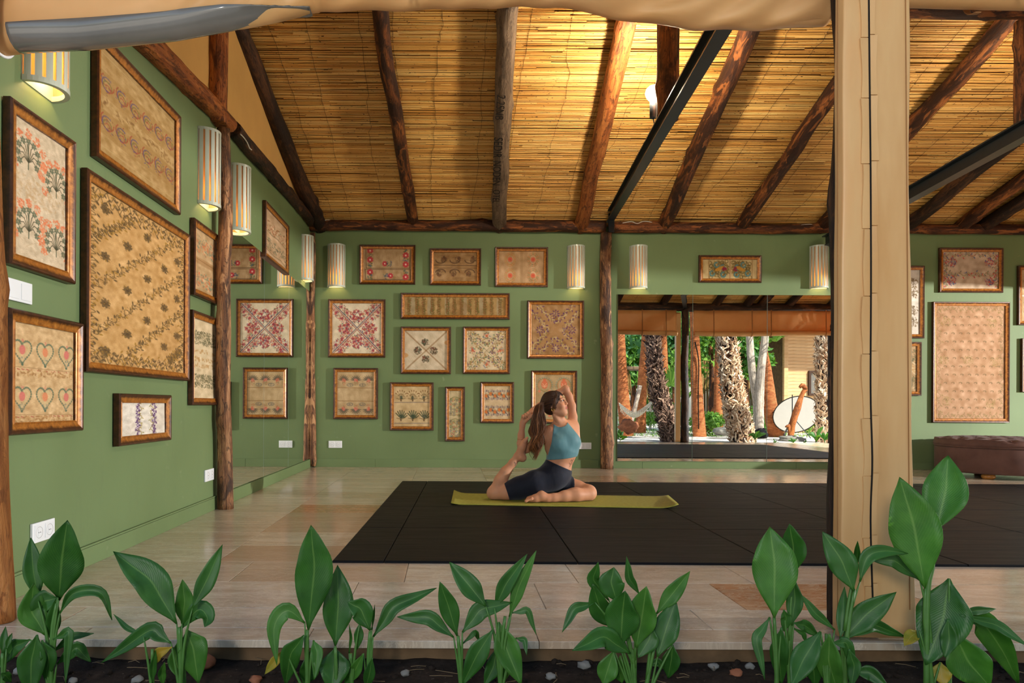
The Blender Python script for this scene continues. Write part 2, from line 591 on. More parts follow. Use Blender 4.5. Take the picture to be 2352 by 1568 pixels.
def m_tile_brown():
    m = M['tile'].copy(); m.name = 'rust_brown_travertine'
    for n in m.node_tree.nodes:
        if n.type == 'VALTORGB' and len(n.color_ramp.elements) == 3 and n.color_ramp.elements[2].color[0] > 0.6:
            for e, c in zip(n.color_ramp.elements, (C(132, 84, 50), C(166, 116, 78), C(190, 148, 108))): e.color = c
            break
    return m
M['tile_brown'] = m_tile_brown()
rows = [(YF, 2.354), (2.354, 2.585), (2.585, 2.966)]
y = 2.966
while y < YB - 0.01:
    rows.append((y, min(y + 0.381, YB))); y += 0.381
TW = 0.76
x_joint = fl(690, 1160).x
rnd = random.Random(4)
for i, (y0, y1) in enumerate(rows):
    ph = {0: 0.30, 1: fl(1581, 1397).x, 2: fl(1625, 1338).x}.get(i, x_joint if y0 > 3.3 else x_joint + rnd.uniform(0.1, 0.6))
    x = ph
    while x > XL: x -= TW
    while x < XR:
        a, b = max(x, XL), min(x + TW, XR)
        x += TW
        if b - a < 0.02: continue
        if y0 > 3.45 and y1 < 6.72 and a > -0.35 and b < 7.2: continue    # wholly under the rubber mats
        brown = (i == 2 and abs(a - ph) < 0.01) or (i == 8 and a < -0.9 and b > -0.5)
        put('tile', tile_mesh(b - a, y1 - y0, 0.024 if i == 0 else 0.02, 'tile_brown' if brown else 'tile'), floor, ((a + b) / 2, (y0 + y1) / 2, 0))
nose = MB()
rz = MB().box((XL - 0.15, YF + 0.035, -0.30), (XR, YF + 0.064, -0.024)).build('trim_1', M['riser']); tag(rz, kind='structure')

# ------------------------------------------------------------------ roof geometry
Y_RIDGE = 5.20
Z_EAVE, Z_RIDGE = 3.075, 4.02
SL = (Z_RIDGE - Z_EAVE) / (YB - Y_RIDGE)
SLF = (Z_RIDGE - 3.03) / (Y_RIDGE - 2.42)
def z_roof(y): return Z_RIDGE - (SL * (y - Y_RIDGE) if y > Y_RIDGE else SLF * (Y_RIDGE - y))
Y_EAVE = 1.95
XL0, XR0 = XL - 0.25, XR + 0.3
th = 0.10
dk = MB()
for ya, yb in ((Y_RIDGE, YB + 0.35), (Y_EAVE, Y_RIDGE)):
    za, zb = z_roof(ya) + 0.012, z_roof(yb) + 0.012
    dk.add([(XL0, ya, za), (XR0, ya, za), (XR0, yb, zb), (XL0, yb, zb), (XL0, ya, za + th), (XR0, ya, za + th), (XR0, yb, zb + th), (XL0, yb, zb + th)],
           [(0,3,2,1),(4,5,6,7),(0,1,5,4),(1,2,6,5),(2,3,7,6),(3,0,4,7)])
M['deck'] = flat('roof_boarding', C(134, 90, 40), 0.8, 0.2)
ceiling = dk.build('ceiling', M['deck']); tag(ceiling, kind='structure')

def reed_field(name, ya, yb, seed):
    """rows of dried reeds lashed side by side, lying along x under the deck"""
    rg = np.random.default_rng(seed)
    L = math.hypot(yb - ya, z_roof(yb) - z_roof(ya))
    n = int(L / 0.0104)
    V, Fc = [], []
    ns = 5
    cs = np.cos(np.linspace(0, 2 * PI, ns, endpoint=False) + 0.3); sn = np.sin(np.linspace(0, 2 * PI, ns, endpoint=False) + 0.3)
    base = 0
    for i in range(n):
        f = (i + 0.5) / n
        y0 = ya + (yb - ya) * f
        x = XL0 + 0.05 - rg.uniform(0, 1.2)
        while x < XR0 - 0.05:
            ln = rg.uniform(0.9, 2.3)
            x1 = min(x + ln, XR0 - 0.05); xs = max(x, XL0 + 0.05)
            if x1 - xs > 0.1:
                r = rg.uniform(0.0044, 0.0068)
                yy = y0 + rg.normal(0, 0.003)
                sag = rg.normal(0, 0.003, 4); dz = rg.normal(-0.004, 0.0035)
                px = np.linspace(xs, x1, 4)
                for k in range(4):
                    cy = yy + sag[k]; cz = z_roof(cy) + dz - 0.004
                    V.append(np.stack([np.full(ns, px[k]), cy + r * cs, cz + r * sn], 1))
                for k in range(3):
                    for j in range(ns):
                        j2 = (j + 1) % ns
                        Fc.append((base + k * ns + j, base + k * ns + j2, base + (k + 1) * ns + j2, base + (k + 1) * ns + j))
                base += 4 * ns
            x = x + ln + 0.004
    V = np.concatenate(V)
    me = bpy.data.meshes.new(name)
    me.from_pydata((V - np.array(ORG[ceiling])).tolist(), [], Fc)
    me.materials.append(M['reed'])
    me.polygons.foreach_set('use_smooth', [True] * len(me.polygons))
    o = bpy.data.objects.new(name, me); COL.objects.link(o); o.parent = ceiling
    ORG[o] = ORG[ceiling]
    tag(o, kind='stuff')
reed_field('reed_thatch', Y_RIDGE, YB + 0.2, 1)
reed_field('reed_thatch', Y_RIDGE, Y_EAVE, 2)
wr = MB()
rnd = random.Random(8)
for ya, yb in ((Y_RIDGE + 0.05, YB), (Y_RIDGE - 0.05, Y_EAVE)):
    x = XL + 0.2
    while x < XR:
        pts = []
        xx = x
        for k in range(46):
            y = ya + (yb - ya) * k / 45
            xx += rnd.gauss(0, 0.006) + (rnd.choice((-1, 1)) * 0.03 if rnd.random() < 0.05 else 0)
            pts.append((xx, y, z_roof(y) - 0.0155 - (0.002 if k % 2 else 0)))
        wr.tube(pts, 0.0017, 3, False)
        x += rnd.uniform(0.30, 0.42)
tag(wr.build('binding_wire', M['rope_dark'], ceiling), kind='stuff')
loose = MB()
for k in range(34):
    x, y = rnd.uniform(XL + .3, 6.5), rnd.uniform(5.5, 8.2)
    p = Vector((x, y, z_roof(y) - 0.016)); q = p + Vector((rnd.uniform(-.12, .12), rnd.uniform(-.08, .08), -0.03 - rnd.random() * 0.04))
    loose.tube([p, (p + q) / 2 + Vector((0, 0, -.01)), q], 0.0016, 3, False)
tag(loose.build('loose_reed_fibre', M['reed'], ceiling), kind='stuff')

# rafters: position read where they meet the wall plate and where they leave the picture
nrm = Vector((0, SL, 1)).normalized()
R_RAF = 0.085
def raf_pt(px, py, r=R_RAF):
    return onplane(px, py, Vector((0, YB, Z_EAVE - 0.012)) - nrm * r, nrm)
RAF = [((728, 505), (548, 78), 0.085, 'log_dark'), ((948, 506), (872, 30), 0.066, 'log'), ((1146, 505), (1165, 20), 0.082, 'log_grey'),
       ((1337, 505), (1437, 60), 0.082, 'log_orange'), ((1530, 508), (1718, 75), 0.080, 'log'), ((1708, 512), (1900, 232), 0.075, 'log'),
       ((1893, 514), (2318, 48), 0.075, 'log'), ((2090, 514), (2330, 320), 0.075, 'log_dark'), ((2262, 518), (2440, 396), 0.075, 'log_dark')]
RAFX = []
for i, (a, b, r, mt) in enumerate(RAF):
    A, B = raf_pt(*a, r=r), raf_pt(*b, r=r)
    d = (A - B) / (A.y - B.y)
    P0 = A + d * (YB + 0.02 - A.y)
    P1 = A + d * (Y_RIDGE + 0.06 - A.y)
    RAFX.append((P0.x + P1.x) / 2)
    log('rafter', [P0, (P0 + P1) / 2 + Vector((0, 0, -0.004)), P1], [r * 1.05, r, r * 1.0], M[mt], ceiling, seed=20 + i, rough=0.13, knots=9, wob=0.02)
RAFX += [6.3, 7.2, 8.1]
for i, x in enumerate(RAFX[9:]):
    log('rafter', [(x, YB + .02, z_roof(YB) - .095), (x - .1, Y_RIDGE + .06, z_roof(Y_RIDGE) - .1)], .078, M['log'], ceiling, seed=50 + i)
for i, x in enumerate(RAFX):
    log('rafter', [(x, Y_RIDGE - .06, z_roof(Y_RIDGE) - .1), (x, Y_EAVE, z_roof(Y_EAVE) - .095)], .078, M['log_dark'], ceiling, seed=70 + i)
ridge = log('ridge_beam', [(XL - .1, Y_RIDGE, 3.91), (1.5, Y_RIDGE, 3.90), (3.6, Y_RIDGE, 3.80), (XR, Y_RIDGE, 3.79)], .062, M['log'], seed=90, wob=.03)
tag(ridge, 'long brown log ridge beam under the peak of the reed ceiling', 'beam')

# ------------------------------------------------------------------ walls
Z_WALL = 2.93
bw = MB().box((XL - .15, YB, -.005), (XR, YB + .15, 2.985)).build('wall_back', M['wall']); tag(bw, kind='structure')
# left wall: painted below the sloping tie log, ochre plaster in the gable above it
tieA, tieM, tieB = atX(712, 512, XL), atX(522, 292, XL), atX(330, 108, XL)
def z_tie(y):
    if y > tieM.y: return tieM.z + (tieA.z - tieM.z) * (y - tieM.y) / (tieA.y - tieM.y)
    return tieB.z + (tieM.z - tieB.z) * (y - tieB.y) / (tieM.y - tieB.y)
Y0 = fl(24, 1398).y - 0.02
def slabx(name, poly, x0, x1, mat):
    n = len(poly)
    v = [(x0, p[0], p[1]) for p in poly] + [(x1, p[0], p[1]) for p in poly]
    f = [list(range(n))[::-1], [n + k for k in range(n)]] + [[k, (k + 1) % n, n + (k + 1) % n, n + k] for k in range(n)]
    return mk(name, v, f, mat)
wlft = slabx('wall_left', [(Y0, -.005), (YB, -.005), (YB, z_tie(YB)), (tieM.y, z_tie(tieM.y)), (Y0, z_tie(Y0))], XL - .15, XL, M['wall'])
tag(wlft, kind='structure')
gab = slabx('wall_gable', [(Y0, z_tie(Y0)), (tieM.y, z_tie(tieM.y)), (YB, z_tie(YB)), (YB, z_roof(YB)), (Y_RIDGE, z_roof(Y_RIDGE)), (Y0, z_roof(Y0))], XL - .15, XL - .012, M['ochre'])
tag(gab, kind='structure')
# skirting boards
bb = MB(); bb.bevbox((XL + .001, Y0, 0.0), (XL + .012, 5.02, .088), .002); bb.bevbox((XL + .001, Y0, .090), (XL + .015, 5.02, .100), .003)
tag(bb.build('baseboard_left', M['wall']), kind='structure')
bb = MB().bevbox((XL + .001, 5.16, 0.0), (XL + .022, YB - .06, .098), .003)
tag(bb.build('baseboard_mirror', M['wall']), kind='structure')
bb = MB()
xs = [XL + .06, -0.9, 0.8, 1.86]
for a, b in zip(xs[:-1], xs[1:]): bb.bevbox((a, YB - .013, 0), (b - .002, YB - .001, .10), .002)
xs = [2.03, 2.4, 4.3, 6.2, XR]
for a, b in zip(xs[:-1], xs[1:]): bb.bevbox((a, YB - .013, 0), (b - .002, YB - .001, .078), .002)
tag(bb.build('baseboard_back', M['wall']), kind='structure')

# ------------------------------------------------------------------ posts, plates and tie beams
def wall_px(px, py, h=0.0): return atY(px, py, YB - h)
z_pl = wall_px(1050, 521).z
p = log('wall_plate', [(XL + .0, YB - .05, z_pl), (-.6, YB - .05, z_pl + .0), (wall_px(1388, 523).x, YB - .05, wall_px(1388, 523).z)], [.066, .064, .074], M['log'], seed=101, wob=.015, rough=.14)
tag(p, 'brown log wall plate above the green wall left of the back post', 'beam')
p = log('wall_plate', [(wall_px(1402, 524).x, YB - .05, wall_px(1402, 525).z), (wall_px(1900, 527).x, YB - .05, wall_px(1900, 527).z), (XR, YB - .05, wall_px(2400, 529).z)], [.07, .06, .068], M['log'], seed=103, wob=.015, rough=.14)
tag(p, 'brown log wall plate above the mirrors right of the back post', 'beam')
p = log('tie_beam', [tieM + Vector((.03, .03, .0)), (tieM + tieA) / 2 + Vector((.03, 0, .01)), tieA + Vector((.03, -.03, .0))], [.068, .06, .06], M['log_dark'], seed=105, rough=.18, knots=10)
tag(p, 'dark bark log tie beam on the left wall from scraped pole to corner', 'beam')
pe = tieB + (tieB - tieM) * 0.75
p = log('tie_beam', [pe + Vector((.03, 0, 0)), (tieB + tieM) / 2 + Vector((.03, 0, .02)), tieM + Vector((.03, -.04, .0))], [.07, .07, .06], M['log_orange'], seed=107, rough=.16, knots=7)
tag(p, 'reddish peeled log tie beam on the left wall nearest the camera', 'beam')
kp0, kp1 = atX(500, 285, XL + .03), atX(502, 78, XL + .03)
p = log('king_post', [kp0, (kp0 + kp1) / 2, Vector((kp1.x, kp1.y, z_roof(kp1.y) - .22))], [.068, .072, .07], M['log_orange'], seed=109, rough=.08, knots=4)
tag(p, 'reddish brown king post standing on the left gable tie beam', 'post')
q = fl(520, 1167)
p = log('wall_pole', [(q.x, q.y, .0), atX(512, 800, q.x + .0), atX(516, 295, q.x)], [.056, .050, .047], M['log_pole'], seed=111, rough=.14, knots=9, wob=.03)
tag(p, 'scraped knotty log pole on the left wall beside the mirror', 'post')
p = log('corner_pole', [wall_px(712, 1070, .04) + Vector((.03, 0, 0)), wall_px(712, 800, .04) + Vector((.03, 0, 0)), wall_px(712, 535, .04) + Vector((.03, 0, 0))], [.040, .032, .034], M['log_pole'], seed=113, rough=.2, knots=9, wob=.02)
tag(p, 'thin scraped log pole in the back left corner', 'post')
b0 = wall_px(1394, 1077, .07); b0.z = 0
p = log('wall_post', [b0, wall_px(1393, 800, .07), wall_px(1391, 535, .07)], [.078, .070, .066], M['log_pole'], seed=115, rough=.12, knots=10, wob=.02)
tag(p, 'scraped knotty log post on the back wall beside the garden mirror', 'post')
q = fl(2, 1426)
p = log('front_post', [atY(-5, 1426, q.y), atY(-20, 1000, q.y), atY(-30, 600, q.y), atY(-42, 100, q.y), atY(-46, 100, q.y) + Vector((0, 0, .75))], [.055, .050, .05, .05, .05], M['log_post'], seed=117, rough=.10, knots=6, wob=.02)
tag(p, 'smooth orange log post at the left edge of the platform', 'post')
zb = 2.86
YFB = 2.42
for a, b, sd, nm in ((XL - .1, 1.40, 121, 'left'), (1.44, 4.98, 122, 'middle'), (5.02, XR, 123, 'right')):
    p = log('front_beam', [(a, YFB, zb), ((a + b) / 2, YFB, zb + .01), (b, YFB, zb)], .085, M['log_dark'], seed=sd, rough=.13, wob=.03)
    tag(p, {'left': 'dark log front beam above the rolled canvas nearest the left wall',
            'middle': 'dark log front beam mirrored left of the mirrored log post',
            'right': 'dark log front beam mirrored above the wooden cabin'}[nm], 'beam')
# steel ties with hanging king posts
def ibeam(name, a, b, hh, ww, mat, c=None):
    a, b = Vector(a), Vector(b)
    t = (b - a).normalized(); sx = t.cross(Vector((0, 0, 1))).normalized(); up = sx.cross(t)
    prof = [(-ww, -hh), (ww, -hh), (ww, -hh + .012), (.005, -hh + .012), (.005, hh - .012), (ww, hh - .012), (ww, hh), (-ww, hh), (-ww, hh - .012), (-.005, hh - .012), (-.005, -hh + .012), (-ww, -hh + .012)]
    v = [a + sx * x + up * z for x, z in prof] + [b + sx * x + up * z for x, z in prof]
    n = len(prof)
    f = [[k, (k + 1) % n, n + (k + 1) % n, n + k] for k in range(n)] + [list(range(n))[::-1], [n + k for k in range(n)]]
    if c is not None:
        c = Vector(c); v += [c + sx * x + up * z for x, z in prof]
        f.pop(); f += [[n + k, n + (k + 1) % n, 2 * n + (k + 1) % n, 2 * n + k] for k in range(n)] + [[2 * n + k for k in range(n)]]
    return mk(name, v, f, mat)
s0 = wall_px(1400, 500, .05)
s1 = onplane(1645, 75, Vector((0, 0, 2.80)), Vector((0, 0, 1)))
dd = (s1 - s0) / (s1.y - s0.y)
s2 = s0 + dd * (YFB - s0.y)
p = ibeam('steel_beam', s0, s2, .060, .042, M['steel']); tag(p, 'black steel tie beam running under the hanging king post with the lit bulb', 'beam')
bk = MB(); bk.bevbox((s0.x - .035, YB - .16, s0.z - .20), (s0.x + .035, YB - .12, s0.z + .06), .004)
tag(bk.build('steel_bracket', M['steel']), 'black steel strap bracket on the back post head', 'bracket')
kY = 5.2
kb = s0 + dd * (kY - s0.y)
kbot, ktop = atY(1533, 276, kY + .07), atY(1535, 60, kY + .07)
p = log('hanging_king_post', [kbot, (kbot + ktop) / 2, (ktop.x, ktop.y, 3.84)], [.082, .084, .086], M['log'], seed=131, rough=.05, knots=3, wob=.008, n=20)
tag(p, 'thick brown king post hanging from the ridge beside the lit bulb', 'post')
t0, t1 = onplane(2100, 441, Vector((0, 0, 2.80)), Vector((0, 0, 1))), onplane(2352, 300, Vector((0, 0, 2.80)), Vector((0, 0, 1)))
dd2 = (t1 - t0) / (t1.y - t0.y)
kn_ = t0 + dd2 * (4.7 - t0.y)
p = ibeam('steel_beam', t0 + dd2 * (YB - .05 - t0.y), kn_, .065, .045, M['steel'], (5.0, YFB, 2.90)); tag(p, 'black steel tie beam at the right edge beyond the canvas wrapped post', 'beam')
k2 = t0 + dd2 * (5.3 - t0.y)
kx = atY(2356, 310, 5.28)
p = log('hanging_king_post', [(kx.x, 5.28, kx.z), (kx.x, 5.28, 3.3), (kx.x, 5.28, 3.76)], [.07, .075, .075], M['log'], seed=133, rough=.06, knots=3, n=20)
tag(p, 'brown king post hanging at the upper right corner', 'post')

# pencilled and painted timber marks on the grey rafter
def text_mesh(name, body, size, mat, parent, origin, xdir, ydir, thick=0.0006):
    cu = bpy.data.curves.new(name, 'FONT'); cu.body = body; cu.size = size; cu.extrude = thick
    cu.align_x = 'CENTER'; cu.align_y = 'CENTER'
    tmp = bpy.data.objects.new(name + '_src', cu); COL.objects.link(tmp)
    bpy.context.view_layer.update()
    me = bpy.data.meshes.new_from_object(tmp)
    bpy.data.objects.remove(tmp)
    x, y = Vector(xdir).normalized(), Vector(ydir).normalized(); z = x.cross(y)
    o = Vector(origin)
    vs_ = [o + x * v.co.x + y * v.co.y + z * v.co.z for v in me.vertices]
    fs = [list(p.vertices) for p in me.polygons]
    bpy.data.meshes.remove(me)
    return mk(name, vs_, fs, mat, parent)
M['ink'] = flat('faded_black_ink', C(34, 28, 24), 0.8, 0.2)
def on_raf(px, py):        # point on the camera side of the grey rafter
    P = raf_pt(px, py, 0.082 * 2.12)
    return P
for body, a, b, sz in (('2.2SNB', (1150, 226), (1146, 268), .11), ('SEDIR', (1144, 316), (1141, 362), .125), ('NODEN', (1141, 376), (1139, 420), .12), ('OTEL', (1140, 434), (1138, 468), .11)):
    A, B = on_raf(*a), on_raf(*b)
    mid = (A + B) / 2
    xd = (B - A).normalized()
    nv = (CAM - mid); nv = (nv - xd * nv.dot(xd)).normalized()
    text_mesh('timber_mark', body, sz, M['ink'], ceiling, mid, xd, nv.cross(xd))

# thin white cables lying on the wall plates
for pts, lb in (([(735, 512), (752, 505), (775, 511), (800, 508), (850, 511)], 'thin white cable lying on the wall plate near the left corner'),
                ([(1430, 512), (1450, 509), (1464, 513), (1480, 508), (1505, 512)], 'thin white cable lying on the wall plate right of the back post'),
                ([(1830, 518), (1860, 515), (1875, 519), (1890, 516), (1905, 521)], 'thin white cable on the wall plate beside the canvas wrapped post')):
    c = MB().tube(spline([atY(x, y, YB - .10) for x, y in pts], 24), .005, 6).build('cable', M['cable'], None, True)
    tag(c, lb, 'cable')
c = MB().tube(spline([atX(x, y, XL + .09) for x, y in ((552, 308), (560, 316), (568, 328), (573, 340), (578, 344))], 16), .005, 6).build('cable', M['cable'], None, True)
tag(c, 'thin white cable looped over the dark tie beam on the left wall', 'cable')

# ------------------------------------------------------------------ mirrors
def mirror_panel(name, lo, hi, axis):
    b = MB().box(lo, hi)
    o = b.build(name, M['mirror'])
    o.data.materials.append(M['glass_edge'])
    for p_ in o.data.polygons:
        if abs(p_.normal[axis]) < 0.5: p_.material_index = 1
    return o
zt, zb_ = wall_px(1600, 677).z, wall_px(1600, 1059).z
mx = [wall_px(x, 800).x for x in (1418, 1590, 1761, 1936)]
for i, lb in enumerate(('tall wall mirror panel beside the scraped back post', 'tall middle wall mirror panel showing the bright shaggy palm', 'tall wall mirror panel showing the wooden cabin and reflector')):
    o = mirror_panel('wall_mirror', (mx[i] + .003, YB - .010, zb_), (mx[i + 1] - .003, YB - .002, zt), 1)
    tag(o, lb, 'mirror', 'mirror panels on the back wall')
yl = [5.20, atX(604, 800, XL).y, atX(661, 800, XL).y, YB - .06]
zt2 = 2.15
for i, lb in enumerate(('mirror panel on the left wall beside the scraped pole', 'middle mirror panel on the left wall', 'mirror panel on the left wall at the back corner')):
    o = mirror_panel('wall_mirror', (XL + .002, yl[i] + .003, .105), (XL + .010, yl[i + 1] - .003, zt2), 0)
    tag(o, lb, 'mirror', 'mirror panels on the left wall')

# ------------------------------------------------------------------ rubber mats
ZM = 0.012
mat_root = thing('rubber_flooring', 'large black rubber floor mat laid in square tiles on the stone floor', 'mat', fl(762, 1287, ZM) * 1.0 - Vector((0, 0, ZM)))
A0 = fl(762, 1287, ZM); s1x = fl(882, 1287, ZM).x; cw = fl(1326, 1289, ZM).x - s1x
rowsY = [A0.y, 4.225, 5.095, 5.965, fl(921, 1104, ZM).y]
ucols = [0, s1x - A0.x] + [s1x - A0.x + cw * k for k in range(1, 8)]
def mpt(u, Y, z): return Vector((A0.x + u + 0.030 * (Y - A0.y), Y - 0.008 * u, z))
for i in range(4):
    for j in range(len(ucols) - 1):
        g = 0.0025
        u0, u1, y0, y1 = ucols[j] + g, ucols[j + 1] - g, rowsY[i] + g, rowsY[i + 1] - g
        c = 0.003
        b = MB()
        v = [mpt(u0, y0, .0005), mpt(u1, y0, .0005), mpt(u1, y1, .0005), mpt(u0, y1, .0005), mpt(u0, y0, ZM - c), mpt(u1, y0, ZM - c), mpt(u1, y1, ZM - c), mpt(u0, y1, ZM - c),
             mpt(u0 + c, y0 + c, ZM), mpt(u1 - c, y0 + c, ZM), mpt(u1 - c, y1 - c, ZM), mpt(u0 + c, y1 - c, ZM)]
        b.add(v, [(0,3,2,1),(0,1,5,4),(1,2,6,5),(2,3,7,6),(3,0,4,7),(4,5,9,8),(5,6,10,9),(6,7,11,10),(7,4,8,11),(8,9,10,11)])
        b.build('rubber_tile', M['rubber'], mat_root)
# ------------------------------------------------------------------ rolled canvas curtains under the front beam
YA = 2.52
R_ROLL = 0.052
def sec_pt(k, zb, ztop, r):
    """k 0..1 down the outside sheet, 1..2 round the roll"""
    if k <= 1:
        return -r, ztop + (zb + r - ztop) * k
    a = PI + (k - 1) * 1.35 * PI
    return r * math.cos(a), zb + r + r * math.sin(a)
def wrinkle(x, z, zb, seed, amp):
    """slanting folds fanning up from the roll, stronger in places"""
    h = max(0, z - zb)
    n = mnoise.noise(Vector((x * 1.3, h * 2.0, seed)))
    m = max(0, .35 + 1.1 * mnoise.noise(Vector((x * .8, 0, seed + 2))))
    fold = abs(math.sin((x * .9 - h * 1.5) * 16 + 4.0 * n)) ** 1.6
    soft = mnoise.noise(Vector((x * 7 - h * 9, h * 4 + x, seed + 5)))
    return -amp * math.exp(-h * 1.2) * (m * fold + .35 * soft)
def curtain(name, label, x0, x1, zbf, ztop, seed, amp=.020, nx=150, mat='canvas', calm=None):
    root = thing(name, label, 'curtain', ((x0 + x1) / 2, YA, zbf((x0 + x1) / 2)))
    ks = [0, .2, .4, .55, .68, .76, .82, .87, .91, .95, .975, 1.0] + [1 + j / 12 for j in range(1, 13)]
    v, f = [], []
    for i in range(nx + 1):
        x = x0 + (x1 - x0) * i / nx
        zb = zbf(x)
        r = R_ROLL * (1 + .12 * mnoise.noise(Vector((x * 2, seed, 0))))
        for k in ks:
            y, z = sec_pt(k, zb, ztop, r)
            w = wrinkle(x, z, zb, seed, amp) * (1 if k < 1.3 else max(0, 1.7 - k) * 2) * (calm(x, z) if calm else 1)
            v.append((x, YA + y + w, z + .006 * mnoise.noise(Vector((x * 4, z * 6, seed))) * (k > .2)))
    m = len(ks)
    for i in range(nx):
        for j in range(m - 1):
            f.append([i * m + j, (i + 1) * m + j, (i + 1) * m + j + 1, i * m + j + 1])
    o = mk('canvas_sheet', v, f, M[mat], root, True)
    sd = o.modifiers.new('thickness', 'SOLIDIFY'); sd.thickness = .003; sd.offset = 1
    return root
def strap(root, x, zbf, ztop, wdt=.022):
    """webbing band round the roll, both sides"""
    v, f = [], []
    zb = zbf(x); r = R_ROLL + .012
    pts = [(r * math.cos(PI + PI * j / 10), zb + R_ROLL + r * math.sin(PI + PI * j / 10)) for j in range(5, 11)] + [(r * .75, ztop)]
    for y, z in pts:
        v += [(x - wdt / 2, YA + y, z), (x + wdt / 2, YA + y, z)]
    for j in range(len(pts) - 1): f.append([2 * j, 2 * j + 1, 2 * j + 3, 2 * j + 2])
    o = mk('strap', v, f, M['strap'], root)
    sd = o.modifiers.new('thickness', 'SOLIDIFY'); sd.thickness = .003
def clip(root, x, z, tilt=0.0):
    c = MB(); Mx = Matrix.Translation((x, YA - R_ROLL - .034, z)) @ Matrix.Rotation(tilt, 4, 'Y')
    c.bevbox((-.013, -.006, -.022), (.013, .006, .03), .004, Mx)
    c.bevbox((-.018, -.007, -.034), (-.004, .007, -.018), .003, Mx); c.bevbox((.004, -.007, -.034), (.018, .007, -.018), .003, Mx)
    c.build('buckle', M['white_plastic'], root, True)
M['strap'] = flat('brown_webbing', C(150, 104, 62), 0.8, 0.2)
def prof(pts):
    P = [atY(x, y, YA) for x, y in pts]
    xs_, zs_ = [p.x for p in P], [p.z for p in P]
    return lambda x: float(np.interp(x, xs_, zs_))
zb1 = prof([(-160, 133), (0, 124), (60, 118), (200, 112), (400, 90), (560, 62), (720, 27), (850, 21), (950, 20), (1100, 14), (1200, 12), (1290, 20), (1450, 48), (1600, 65), (1700, 68), (1890, 61)])
edge = prof([(45, 80), (180, 70), (400, 55), (600, 35), (722, 26)])
xb_v = atY(735, 26, YA).x
c1 = curtain('canvas_curtain', 'tan canvas curtain rolled up above the left bay with grey vinyl window', XL - .05, atY(1899, 60, YA).x, zb1, 2.79, 3, .055, 300, calm=lambda x, z: float(np.interp(z - max(edge(x), zb1(x)), [.0, .03, .10], [.0 if x < xb_v else .9, .5 if x < xb_v else 1.0, 1.2])))
# grey vinyl window strip showing on the roll
v, f = [], []
nx = 90; xa, xb = atY(46, 100, YA).x, atY(715, 30, YA).x
for i in range(nx + 1):
    x = xa + (xb - xa) * i / nx
    zb = zb1(x); r = R_ROLL * (1 + .12 * mnoise.noise(Vector((x * 2, 3, 0)))) + .004 - .024 * max(0, i / nx - .72) / .28
    ztop = max(edge(x), zb + .001)
    fd = 1 - max(0, i / nx - .72) / .28
    col = [(-r - .034 * math.exp(-(ztop - zb) * 2) * 0.8 * fd + .012 * (1 - fd), ztop)]
    for j in range(9):
        a = PI + j / 8 * PI * 1.1
        zz = zb + R_ROLL * (1 + .12 * mnoise.noise(Vector((x * 2, 3, 0)))) + r * math.sin(a)
        col.append((r * math.cos(a) - .026 * (1 - j / 8) * (1 - max(0, i / nx - .72) / .28), min(zz, ztop)))
    for y, z in col: v.append((x, YA + y + .004 * mnoise.noise(Vector((x * 5, z * 9, 1))), z))
m = 10
for i in range(nx):
    for j in range(m - 1): f.append([i * m + j, (i + 1) * m + j, (i + 1) * m + j + 1, i * m + j + 1])
o = mk('vinyl_window', v, f, M['vinyl'], c1, True); o['label'] = 'grey glossy vinyl window strip'
sd = o.modifiers.new('thickness', 'SOLIDIFY'); sd.thickness = .002
ring = MB()
zc = zb1(atY(8, 100, YA).x)
ring.tube([(atY(8, 100, YA).x, YA + (R_ROLL + .03) * math.cos(2 * PI * j / 24) - .02, zc + R_ROLL + (R_ROLL + .012) * math.sin(2 * PI * j / 24)) for j in range(25)], .006, 6, False)
ring.build('white_hem_cord', M['white_plastic'], c1, True)
clip(c1, atY(945, 5, YA).x, atY(945, 2, YA).z, .05)
clip(c1, atY(1386, -8, YA).x, atY(1386, -10, YA).z, .1)
zb2 = lambda x: atY(2250, 13, YA).z + .012 * math.sin(x * 2.1)
c2 = curtain('canvas_curtain', 'tan canvas curtain rolled up above the bay right of the wrapped post', 1.60, 4.80, zb2, 2.79, 11, .016)
clip(c2, atY(2290, 2, YA).x, atY(2290, 4, YA).z, -1.0)
for x in (1.95, 3.45, 4.05, 4.55): strap(c2, x, zb2, 2.79)
zb3 = lambda x: atY(2250, 14, YA).z + .014 * math.sin(x * 1.7 + 1)
c3 = curtain('canvas_curtain', 'tan canvas curtain rolled up and mirrored above the wooden cabin', 5.16, XR - .1, zb3, 2.79, 17, .022, 220)
for x in (5.55, 6.35, 6.75, 7.9): strap(c3, x, zb3, 2.79)

# unseen canvas roll added at the right end to cut the strobe light
def end_light_cutter():
    x0 = XR - .08; zb = 2.20
    root = thing('canvas_curtain', 'unseen tan canvas roll added at the open right end to cut the strobe light', 'curtain', (x0, 5.4, zb))
    v, f = [], []
    sec = [(-.01, 1)] + [(R_ROLL * math.cos(PI + PI * 1.5 * j / 10), zb + R_ROLL + R_ROLL * math.sin(PI + PI * 1.5 * j / 10)) for j in range(11)]
    ys = np.linspace(2.5, YB - .05, 60)
    for y in ys:
        for i, (a, z) in enumerate(sec):
            v.append((x0 + (a if i else -R_ROLL), y, z_roof(y) - .02 if i == 0 else z + .006 * math.sin(y * 3)))
    m = len(sec)
    for i in range(len(ys) - 1):
        for j in range(m - 1): f.append([i * m + j, (i + 1) * m + j, (i + 1) * m + j + 1, i * m + j + 1])
    o = mk('canvas_sheet', v, f, M['canvas'], root, True)
    sd = o.modifiers.new('thickness', 'SOLIDIFY'); sd.thickness = .003
end_light_cutter()
